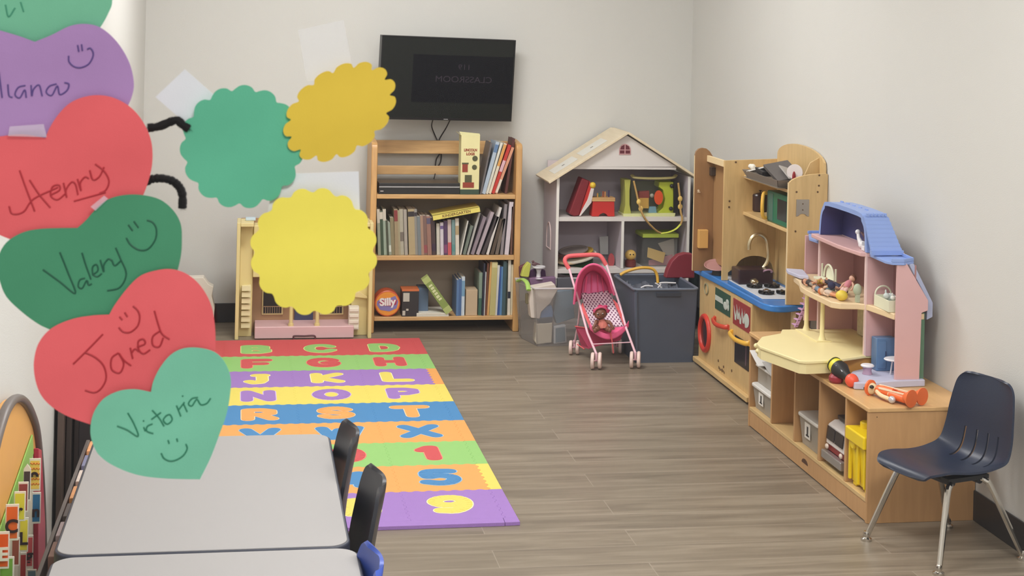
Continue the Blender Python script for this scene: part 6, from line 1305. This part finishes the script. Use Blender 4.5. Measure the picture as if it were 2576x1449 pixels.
# seat back with polka dots
dots = bpy.data.materials.new('polka dot cotton'); dots.use_nodes = True
nt = dots.node_tree; b = nt.nodes['Principled BSDF']; tcn = nt.nodes.new('ShaderNodeTexCoord'); mpn = nt.nodes.new('ShaderNodeMapping'); vo = nt.nodes.new('ShaderNodeTexVoronoi'); vo.inputs['Randomness'].default_value = 0; vo.inputs['Scale'].default_value = 85; vo.voronoi_dimensions = '2D'
cr = nt.nodes.new('ShaderNodeValToRGB'); cr.color_ramp.interpolation = 'CONSTANT'; cr.color_ramp.elements[0].color = (lin(120), lin(70), lin(104), 1); cr.color_ramp.elements[1].position = .3; cr.color_ramp.elements[1].color = (lin(240), lin(220), lin(232), 1)
mpn.inputs['Rotation'].default_value = (PI/2, 0, PI/4)
nt.links.new(tcn.outputs['Object'], mpn.inputs['Vector']); nt.links.new(mpn.outputs['Vector'], vo.inputs['Vector']); nt.links.new(vo.outputs['Distance'], cr.inputs['Fac']); nt.links.new(cr.outputs['Color'], b.inputs['Base Color']); b.inputs['Roughness'].default_value = .8
# flat uv of the cloth: rotate x/z into the pattern plane
mpn.inputs['Rotation'].default_value = (-PI/2, 0, 0); r2 = nt.nodes.new('ShaderNodeMapping'); r2.inputs['Rotation'].default_value = (0, 0, PI/4)
nt.links.new(mpn.outputs['Vector'], r2.inputs['Vector']); nt.links.new(r2.outputs['Vector'], vo.inputs['Vector'])
c0, c1, c2, c3 = A(1463, 738, 7.38), A(1532, 728, 7.39), A(1570, 822, 7.22), A(1482, 826, 7.21)
def sb(u, v):
    p = c0.lerp(c1, u).lerp(c3.lerp(c2, u), v); p.y += .022*math.sin(PI*u); return p
T.part('seat_back', G().grid(sb, 16, 16), dots, solid=.003)
for s_, e_ in (((1462, 772, 7.27), (1488, 832, 7.18)), ((1551, 762, 7.28), (1577, 822, 7.19))):
    a, b_ = A(*s_), A(*e_); k = -1 if s_[0] < 1500 else 1
    T.part('side_band', G().prism([a, b_, b_+V((-k*.012, .02, .004)), a+V((-k*.014, .03, .014))], (k*.003, 0, 0)), pkc, bev=.001)
ft0, ft1 = A(1482, 818, 7.20), A(1580, 812, 7.20)
def sl(u, v):
    p = c3.lerp(c2, u).lerp(ft0.lerp(ft1, u), min(1, v*1.4)) ; sag = .052*math.sin(PI*u)**.8
    if v <= .7: return p+V((0, -.02*math.sin(PI*u)*v, -sag*(v/.7)**.5))
    t = (v-.7)/.3; return ft0.lerp(ft1, u)+V((0, -.02*math.sin(PI*u)-.012, -sag-(.002+.012*t)*(1)+.014*(1-t)))
T.part('seat_sling', G().grid(sl, 20, 14), pkf, solid=.004)
T.part('strap', G().tube([A(1535, 832, 7.155), A(1538, 848, 7.15), A(1541, 868, 7.15), A(1543, 888, 7.152)], .0085, 10, sq=.3), pkc)
# hood
fa = [A(1444, 765, 7.27), A(1447, 735, 7.26), A(1452, 704, 7.255), (A(1466, 678, 7.25)), A(1490, 665, 7.25), A(1514, 673, 7.25), A(1531, 697, 7.255), A(1539, 722, 7.26), A(1545, 742, 7.27)]
ba = [A(1463, 752, 7.38), A(1464, 730, 7.40), A(1468, 706, 7.41), A(1477, 690, 7.42), A(1492, 682, 7.42), A(1508, 690, 7.42), A(1519, 706, 7.41), A(1527, 722, 7.40), A(1531, 738, 7.38)]
fa, ba = spline(fa, 4), spline(ba, 4); nn = len(fa)-1
def hood(u, v):
    i = min(int(round(u*nn)), nn); p = fa[i].lerp(ba[i], v); cen = V((1.68, 7.35, .30)); q = p-cen; q.y = 0
    return p+q.normalized()*(.014*math.sin(PI*v)+.003*math.sin(u*26)*math.sin(PI*v))
T.part('hood', G().grid(hood, nn, 8), pkf, solid=.003, label='bright pink gathered hood')
T.part('hood_rim', G().tube(fa, .0055, 8), pkf)
g = G(); vs = [g.bm.verts.new(p+V((0, -.004, 0))) for p in ba[2:-2]]; g._f(vs); T.part('hood_lining', g, pki, solid=.002)
g = G()
for k, px in enumerate((1476, 1489, 1503, 1514)): g.tube([A(px, 690+abs(k-1.5)*4, 7.40), A(px+1.5*(k-1.5), 715, 7.385), A(px+3*(k-1.5), 736, 7.38)], .005, 8, sq=.5)
T.part('hood_folds', g, pkf)
# basket under the seat
g = G().prism([A(1448, 822, 7.36), A(1480, 826, 7.28), A(1482, 878, 7.26), A(1463, 872, 7.36)], (.002, .002, 0)).prism([A(1480, 830, 7.28), A(1572, 828, 7.28), A(1560, 856, 7.26), A(1482, 876, 7.26)], (0, .002, 0))
T.part('basket', g, pkd_, solid=.002)
T.part('basket_trim', G().tube([A(1447, 821, 7.36), A(1476, 825, 7.29)], .003, 6).tube([A(1452, 866, 7.34), A(1470, 878, 7.28)], .003, 6), pkc)
# baby doll
hc = A(1510, 789, 7.21); hc = A(1510, 788, 7.205)
skin = mat('brown doll skin', (128, 80, 62), .45)
T = Thing('baby_doll', 'brown-skinned baby doll with a pink bow sitting in the toy pushchair', 'doll', (hc.x, 7.22, hc.z-.08))
tor = A(1514, 818, 7.20)
g = G().ball(hc, (.0305, .028, .0285)).ball(hc+V((-.010, -.016, -.012)), (.016, .012, .012)).tube([hc+V((.002, 0, -.02)), hc+V((.003, 0, -.034))], .012, 12)
g.tube([hc+V((.003, 0, -.030)), tor+V((0, 0, .006)), tor+V((.002, -.004, -.012))], [.014, .024, .026], 16)
g.tube(spline([hc+V((-.018, -.004, -.037)), A(1499, 812, 7.18), A(1494, 822, 7.17)], 5), [.009]*6+[.007]*5, 10).tube(spline([hc+V((.020, -.004, -.037)), A(1534, 812, 7.18), A(1540, 822, 7.17)], 5), [.009]*6+[.007]*5, 10)
for c in (A(1493, 824, 7.168), A(1541, 824, 7.168)):
    g.ball(c, (.008, .007, .007), u=10, v=8)
    for k in range(4): g.tube([c+V((-.005+.0033*k, -.004, -.003)), c+V((-.006+.004*k, -.009, -.008-(.001 if k in (1, 2) else 0)))], .0019, 6)
    g.tube([c+V((.006, -.002, 0)), c+V((.010, -.006, -.003))], .002, 6)
for (a, b_, c) in (((1506, 823), (1500, 829), (1497, 833)), ((1522, 824), (1530, 829), (1534, 832))):
    g.tube(spline([A(*a, 7.19), A(*b_, 7.165), A(*c, 7.145)], 5), [.013]*6+[.009]*5, 10); g.ball(A(c[0], c[1]-1, 7.142), (.009, .007, .011), u=10, v=8)
g.ball(hc+V((-.031, .004, -.002)), (.004, .006, .008)).ball(hc+V((.030, .004, -.002)), (.004, .006, .008)).ball(hc+V((-.008, -.029, -.006)), (.004, .004, .0035))
bd = T.part('body', g, skin)
e_ = G(); 
for dx in (-.018, .006): e_.ball(hc+V((dx, -.0265, .002)), (.0045, .003, .0042), u=12, v=8)
T.part('eyes', e_, mat('doll eye white', (214, 200, 190), .25), bd)
e_ = G()
for dx in (-.018, .006): e_.ball(hc+V((dx, -.029, .0015)), (.003, .0015, .003), u=10, v=8)
T.part('pupils', e_, mat('black toy paint', (20, 18, 18), .4), bd)
T.part('mouth', G().ball(hc+V((-.009, -.0275, -.0155)), (.006, .002, .002), u=10, v=6), mat('doll lip', (150, 62, 66), .4), bd)
T.part('hair', G().ball(hc+V((.006, .008, .004)), (.031, .026, .030)), mat('doll dark hair', (62, 40, 38), .8, bump=.5, bscale=200))
T.part('headband', G().tube([hc+V((.0315*math.cos(a), -.008-.012*math.sin(a), .006+.0265*math.sin(a))) for a in [PI*i/14 for i in range(15)]], .0052, 8), mat('rose headband', (226, 92, 132), .7))
bw = hc+V((.008, -.012, .034))
T.part('bow', G().ball(bw+V((-.012, 0, .001)), (.012, .005, .008)).ball(bw+V((.013, 0, -.001)), (.012, .005, .008)).ball(bw, (.005, .006, .005)).ball(hc+V((.033, -.008, .012)), (.010, .006, .009)).ball(hc+V((-.028, -.006, .014)), (.009, .006, .008)), mat('magenta ribbon', (190, 36, 96), .65))
T.part('romper', G().tube([hc+V((.003, -.001, -.032)), tor+V((0, -.002, .006)), tor+V((.002, -.006, -.013))], [.0155, .0262, .0285], 18), mat('patterned coral romper', (206, 116, 104), .75, var=.45, scale=110))

# ================================================================ GREY BIN
gb = mat('slate grey plastic', (84, 92, 108), .42, var=.12, scale=12)
T = Thing('grey_storage_bin', 'large slate grey plastic bin behind the toy pushchair', 'storage bin', (1.99, 7.39, 0))
bt = (1.842, 2.125, 7.215, 7.56); tp = (1.826, 2.134, 7.19, 7.60); zt = .352; w = .004
g = G()
def wall(a, b, za, c, d, zb, n): g.prism([V((a[0], a[1], za)), V((b[0], b[1], za)), V((d[0], d[1], zb)), V((c[0], c[1], zb))], n)
wall((bt[0], bt[2]), (bt[1], bt[2]), .004, (tp[0], tp[2]), (tp[1], tp[2]), zt, (0, w, 0)); wall((bt[0], bt[3]), (bt[1], bt[3]), .004, (tp[0], tp[3]), (tp[1], tp[3]), zt, (0, -w, 0))
wall((bt[0], bt[2]), (bt[0], bt[3]), .004, (tp[0], tp[2]), (tp[0], tp[3]), zt, (w, 0, 0)); wall((bt[1], bt[2]), (bt[1], bt[3]), .004, (tp[1], tp[2]), (tp[1], tp[3]), zt, (-w, 0, 0))
g.box(bt[0], bt[1], bt[2], bt[3], 0, .005)
T.part('tub', g, gb, smooth=False)
rim = rrect(tp[0]-.004, tp[1]+.003, tp[2]-.004, tp[3]+.004, .03, zt)
T.part('rim', G().tube(rim, .006, 8, True), mat('slate grey rim', (112, 120, 136), .35))
T.part('handle_recess', G().box(1.93, 2.05, 7.181, 7.186, .318, .338), mat('dark slate plastic', (54, 60, 72), .5), bev=.002)
T.part('corner_rib', G().tube([(bt[0]+.01, bt[2]+.004, .01), (tp[0]+.008, tp[2]+.004, .34)], .010, 8), gb)
# things in the bin
def binthing(nm, lab, cat, g, m, **k): return solo(nm, lab, cat, g, m, 'toys in the grey bin', **k)
binthing('yellow_hoop', 'yellow curved toy hoop leaning over the rear rim of the grey bin', 'toy hoop', G().tube(spline([A(1560, 692, 7.58), A(1576, 683, 7.58), A(1610, 674, 7.57), A(1640, 676, 7.57), A(1652, 690, 7.57), A(1655, 712, 7.56)], 6), .0075, 10), mat('yellow handle plastic', (236, 184, 70), .35))
pl = [A(a, b, 7.5) for a, b in ((1674, 700), (1680, 678), (1690, 658), (1706, 642), (1724, 637), (1745, 639), (1748, 700))]
binthing('maroon_case', 'dark red rounded toy case standing in the right of the grey bin', 'toy case', G().prism(pl, (0, .05, 0)), mat('maroon toy case', (140, 46, 60), .5), bev=.006)
for lab, pts in (('thin white spoon lying at the left front of the grey bin', [(1612, 724), (1625, 719), (1642, 720)]), ('thin pale toy rod crossing the front middle of the grey bin', [(1655, 724), (1662, 716), (1660, 712), (1675, 711), (1700, 712)]), ('white cord piece at the middle of the grey bin front', [(1648, 712), (1655, 716), (1664, 724)])):
    binthing('toy_utensil', lab, 'toy utensil', G().tube(spline([A(a, b, 7.225) for a, b in pts], 5), .0035, 8), mat('white toy plastic', (232, 230, 234), .35))
binthing('toy_heap', 'heap of dark grey toys filling the grey bin below its rim', 'toys', G().grid(lambda u, v: (1.845+.272*u, 7.215+.35*v, .30+.02*math.sin(u*17)*math.cos(v*13)+.012*math.sin(u*41+v*29)), 24, 24), mat('mixed grey toys', (88, 92, 104), .6, var=.4, scale=50), solid=.01)
COL.objects[-1]['kind'] = 'stuff'

# ================================================================ CLEAR TUB WITH TOYS
ctb = clear('milky clear plastic', (200, 194, 190), .84, .3)
T = Thing('clear_toy_tub', 'large milky clear tub of toys between the bookshelf and the grey bin', 'storage bin', (1.63, 7.74, 0))
o0 = [(1.445, 7.61), (1.81, 7.61), (1.81, 7.88), (1.40, 7.88), (1.40, 7.80)]
o1 = [(1.425, 7.60), (1.822, 7.60), (1.822, 7.90), (1.375, 7.90), (1.375, 7.79)]
g = G(); zt = .286
for i in range(5):
    j = (i+1) % 5; a, b_, c, d = o0[i], o0[j], o1[j], o1[i]
    n_ = V((b_[1]-a[1], -(b_[0]-a[0]), 0)).normalized()*-.003
    g.prism([V((*a, .003)), V((*b_, .003)), V((*c, zt)), V((*d, zt))], n_)
T.part('tub', g, ctb, smooth=False)
T.part('floor', G().prism([V((*p, 0)) for p in o0], (0, 0, .003)), mat('cloudy grey base', (120, 112, 106), .6), smooth=False)
T.part('rim', G().tube([V((*p, zt)) for p in o1], .005, 8, True), mat('frosted rim', (206, 198, 200), .4))
T.part('green_latch', G().tube(spline([A(1303, 707, 7.78), A(1315, 703, 7.72), A(1326, 712, 7.66), A(1330, 730, 7.62)], 6), .012, 10, sq=.6), mat('spring green plastic', (166, 206, 100), .4), label='light green latch over the corner')
T.part('yellow_grip', G().box(1.392, 1.408, 7.665, 7.69, .20, .25), mat('olive grip', (118, 108, 80), .5), bev=.003)
def tubthing(nm, lab, cat, pts, yy, t, c_, **k):
    g = G().prism([V((p.x, p.y, max(p.z, .0045))) for p in [A(a, b, yy) for a, b in pts]], (0, t, 0)); return solo(nm, lab, cat, g, mat(nm+' surface', c_, .6, bump=.3, bscale=30), 'toys in the clear tub', bev=.004, **k)
tubthing('white_plastic_bag', 'crumpled white bag at the left front inside the clear tub', 'bag', ((1335, 725), (1395, 714), (1403, 730), (1385, 762), (1362, 785), (1358, 802), (1336, 800), (1332, 760)), 7.63, .08, (218, 206, 196))
tubthing('blue_toy_bucket', 'blue toy with a dark opening in the middle of the clear tub', 'toy', ((1352, 800), (1358, 782), (1370, 772), (1388, 768), (1392, 786), (1390, 806), (1372, 812), (1356, 810)), 7.64, .06, (92, 130, 180))
tubthing('teal_toy_panel', 'grey blue toy panel at the right inside the clear tub', 'toy', ((1400, 733), (1440, 728), (1446, 800), (1400, 815), (1392, 790)), 7.66, .05, (112, 140, 160))
tubthing('cream_toy_cup', 'cream toy cup at the bottom of the clear tub', 'toy cup', ((1349, 815), (1390, 812), (1388, 862), (1350, 868), (1345, 858)), 7.63, .06, (214, 204, 186))
tubthing('blue_framed_box', 'white box with a blue front at the bottom right of the clear tub', 'toy box', ((1393, 822), (1424, 818), (1426, 862), (1393, 866)), 7.635, .05, (196, 200, 206))
tubthing('mixed_dark_toy', 'dark blue toy opening below the blue toy in the clear tub', 'toy', ((1352, 801), (1390, 797), (1389, 812), (1372, 815), (1354, 812)), 7.632, .012, (52, 62, 78))
tubthing('blue_card', 'slate blue panel on the white box in the clear tub', 'toy', ((1398, 826), (1421, 823), (1422, 858), (1398, 862)), 7.63, .003, (108, 132, 150))
tubthing('purple_toy_block', 'muted purple toy block at the back of the clear tub', 'toy', ((1330, 700), (1398, 697), (1398, 728), (1340, 730)), 7.84, .04, (132, 100, 132))
tubthing('dark_toy_sheet', 'dark grey panel at the back right of the clear tub', 'toy', ((1402, 700), (1440, 698), (1440, 730), (1402, 730)), 7.85, .02, (92, 92, 100))
# toys above the tub, standing on the block at the back
c = A(1357, 672, 7.84); zb = .300
T = Thing('white_toy_stand', 'white toy cake stand on the toys at the back of the clear tub', 'toy stand', (c.x, 7.86, zb))
base_z = A(1357, 700, 7.86).z
T.part('stand', G().lathe([(.030, 0), (.012, .006), (.010, .03), (.014, .045), (.034, .055), (.034, .062), (.001, .062)], M.Translation((c.x, 7.86, base_z)), 24), mat('white toy plastic', (232, 230, 234), .35))
T = Thing('grey_toy_bird', 'small dark toy bird on the white toy cake stand', 'toy bird', (c.x-.02, 7.86, base_z+.062))
T.part('body', G().ball((c.x-.022, 7.86, base_z+.073), (.014, .009, .010)).ball((c.x-.030, 7.86, base_z+.085), .007).tube([(c.x-.012, 7.86, base_z+.074), (c.x+.008, 7.86, base_z+.070)], [.006, .002], 8), mat('brown grey toy', (104, 74, 78), .6))
tubthing('lime_toy_house', 'lime green and yellow toy block left of the white toy cake stand', 'toy block', ((1311, 696), (1318, 673), (1329, 660), (1336, 664), (1332, 692), (1330, 698)), 7.83, .04, (196, 200, 88))
tubthing('maroon_toy_block', 'dark maroon toy behind the lime green toy block', 'toy block', ((1307, 672), (1326, 662), (1334, 698), (1308, 698)), 7.875, .03, (104, 50, 64))
tubthing('violet_toy_block', 'deep violet toy wedge beside the white toy cake stand', 'toy block', ((1330, 698), (1336, 680), (1350, 674), (1372, 680), (1374, 698)), 7.89, .02, (84, 50, 90))

# ================================================================ LEFT WALL: ARCHED LETTER BOARD
XBd = -.494
def L(px, py): return at(px, py, x=XBd)
out = [(3.10, 0.0), (3.10, .42), (3.20, .60), (3.33, .70), (3.45, .745), (3.56, .755), (3.68, .738), (3.80, .700), (3.92, .642), (4.02, .575), (4.10, .47), (4.17, .33), (4.22, .18), (4.24, .0)]
op = spline([V((0, y, z)) for y, z in out], 5)
T = Thing('letter_display_board', 'arched toy letter board with an orange face leaning at the left wall', 'letter board', (-.5, 3.67, 0))
T.part('board', G().prism([V((-.516, p.y, p.z)) for p in op], (.018, 0, 0)), mat('amber board face', (226, 166, 88), .5), bev=.002)
T.part('rim', G().tube([V((-.495, p.y, p.z)) for p in op], .010, 12, sq=1.2), mat('dark grey rim', (104, 94, 90), .4))
T.part('green_rail', G().prism([V((-.497, 3.10, .40)), V((-.497, 3.10, .47)), V((-.497, 3.95, .585)), V((-.497, 3.98, .53))], (.004, 0, 0)), mat('apple green rail', (140, 190, 84), .45), bev=.003)
T.part('red_rail', G().prism([V((-.496, 3.99, .54)), V((-.496, 4.05, .52)), V((-.496, 4.16, .30)), V((-.496, 4.21, .02)), V((-.496, 4.08, .02)), V((-.496, 4.02, .30))], (.013, 0, 0)), mat('crimson rail', (186, 52, 76), .45), bev=.003)
T.part('pocket_panel', G().prism([V((-.497, 3.10, .02)), V((-.497, 3.10, .41)), V((-.497, 3.98, .53)), V((-.497, 4.08, .02))], (.002, 0, 0)), mat('pale pocket cloth', (206, 200, 180), .7), smooth=False)
cards = [('yellow letter card with orange waves, rear upper', (72, 1153, 103, 1236), (244, 206, 96), '9', 'wave'), ('blue letter card with a dark letter below the wave-patterned card', (79, 1238, 103, 1318), (42, 112, 160), 'n', None), ('dark picture card with a pointed white top', (57, 1180, 78, 1262), (74, 54, 60), None, 'roof'), ('maroon picture card behind the yellow card', (44, 1212, 72, 1290), (150, 62, 60), None, None),
         ('plain yellow letter card beside the maroon card', (34, 1236, 65, 1312), (226, 214, 66), 'r', None), ('orange letter card with a black C', (12, 1268, 48, 1361), (226, 104, 36), 'C', None), ('yellow letter card with a black L', (47, 1302, 72, 1390), (236, 220, 66), 'L', None), ('red letter card with a small dark picture', (64, 1346, 84, 1430), (214, 88, 92), 'g', None),
         ('large orange letter card with a white E', (-6, 1337, 24, 1432), (226, 92, 32), 'E', 'white'), ('brown red card between the orange and yellow cards', (28, 1352, 50, 1425), (150, 76, 56), None, None), ('dark red card at the bottom edge of the photo', (49, 1390, 67, 1470), (170, 46, 44), None, None), ('leaf green card at the lower left corner of the photo', (-4, 1400, 36, 1475), (120, 172, 64), None, None), ('grey blue card at the bottom near the red card', (67, 1432, 92, 1490), (96, 124, 136), None, None)]
depth = [4.02, 4.00, 3.86, 3.80, 3.72, 3.58, 3.66, 3.76, 3.42, 3.56, 3.60, 3.36, 3.70]
for (lab, (a, b, c, d), rgb, ch, ex), yy in zip(cards, depth):
    yy = max(3.2, at(a, (b+d)/2, x=-.486).y)
    p0, p1 = at(a, d, y=yy), at(c, b, y=yy)
    dx = max(0, (-.485)-p0.x)
    T = Thing('letter_card', lab+' on the arched letter board', 'letter card', ((p0.x+p1.x)/2, yy, p0.z), group='cards on the arched letter board')
    p0.z = max(p0.z, .01)
    T.part('card', G().box(p0.x, p1.x, yy, yy+.003, p0.z, p1.z), mat('white card stock', (232, 226, 214), .55), bev=.001)
    mx_, mz_ = (p1.x-p0.x)*.10, (p1.z-p0.z)*.07
    T.part('colour_face', G().box(p0.x+mx_, p1.x-mx_, yy-.0008, yy, p0.z+mz_, p1.z-mz_), mat('card ink %s' % (rgb,), rgb, .5), smooth=False)
    cx_, cz_ = (p0.x+p1.x)/2, (p0.z+p1.z)/2
    if ch:
        T.part('letter', text_mesh(ch, (p1.z-p0.z)*.5, .0004, .0012, frame((cx_, yy-.0046, cz_-.008), (1, 0, 0), (0, 0, 1))), mat('black card letter', (46, 26, 30), .5) if ex != 'white' else mat('white card letter', (240, 236, 226), .5), smooth=False)
    if ex == 'wave':
        g = G()
        for k in range(5): g.tube([(p0.x+mx_+(p1.x-p0.x-2*mx_)*i/16, yy-.001, p1.z-.012-k*.012+.002*math.sin(i*1.2)) for i in range(17)], .0014, 5)
        T.part('wave_print', g, mat('orange wave print', (220, 130, 40), .5))
    if ex == 'roof':
        T.part('pointed_top', G().prism([V((p0.x, yy, p1.z)), V((p1.x, yy, p1.z)), V(((p0.x+p1.x)/2, yy, p1.z+.012))], (0, .003, 0)), mat('white card stock', (232, 226, 214), .55), smooth=False)
# dark folding panels between the wall and the table
T = Thing('folded_panel_stand', 'dark brown folded panels standing between the left wall and the grey table', 'folding panel', (-.46, 4.72, 0))
for i, (x0, x1, yy, c_) in enumerate(((-.510, -.492, 4.62, (92, 76, 68)), (-.490, -.474, 4.66, (60, 50, 46)), (-.472, -.456, 4.70, (108, 94, 92)), (-.454, -.412, 4.66, (42, 36, 38)))):
    T.part('panel', G().box(x0, x1, yy, yy+.42, .0, .60-.03*i), mat('dark panel %d' % i, c_, .35, var=.2), bev=.003)
T = Thing('red_toy_crate', 'red toy crate with an orange base beyond the dark folded panels', 'toy crate', (-.33, 5.42, 0))
x0, x1 = -.372, -.27
T.part('crate', G().box(x0, x1, 5.3, 5.5, .12, .30), mat('toy crate red', (190, 48, 50), .4), bev=.004)
T.part('base', G().box(x0-.004, x1+.004, 5.296, 5.504, 0, .12), mat('toy crate orange', (226, 156, 96), .45), bev=.004)
T.part('corner_strip', G().box(x0-.003, x0+.004, 5.294, 5.3, .0, .30), mat('coral strip', (230, 130, 110), .45), smooth=False)
T = Thing('book_rack', 'low grey rack of small picture books along the left side of the grey table', 'book rack', (-.40, 3.95, 0))
T.part('rail', G().box(-.425, -.415, 3.45, 4.58, .36, .40), mat('dark grey rim', (104, 94, 90), .4), bev=.002)
T.part('tray', G().box(-.41, -.365, 3.45, 4.58, .33, .345), mat('grey rack tray', (120, 116, 116), .5), bev=.002)
T.part('leg', G().box(-.42, -.40, 3.46, 3.48, 0, .36), mat('dark grey rim', (104, 94, 90), .4)); T.part('leg', G().box(-.42, -.40, 4.54, 4.56, 0, .36), mat('dark grey rim', (104, 94, 90), .4))
for k, (c_, nm) in enumerate((((226, 160, 110), 'peach'), ((120, 120, 150), 'blue grey'), ((206, 190, 180), 'pale beige'), ((220, 156, 100), 'light orange'), ((96, 84, 84), 'dark grey'), ((196, 176, 186), 'pale lilac'), ((150, 110, 100), 'brown'))):
    y = 4.46-k*.14
    solo('picture_book', nm+' picture book standing in the low rack by the grey table', 'book', G().box(-.408, -.367, y-.05, y+.05, .3455, .415), mat('picture book '+nm, c_, .5, var=.2, scale=50), 'picture books in the low rack', bev=.002)
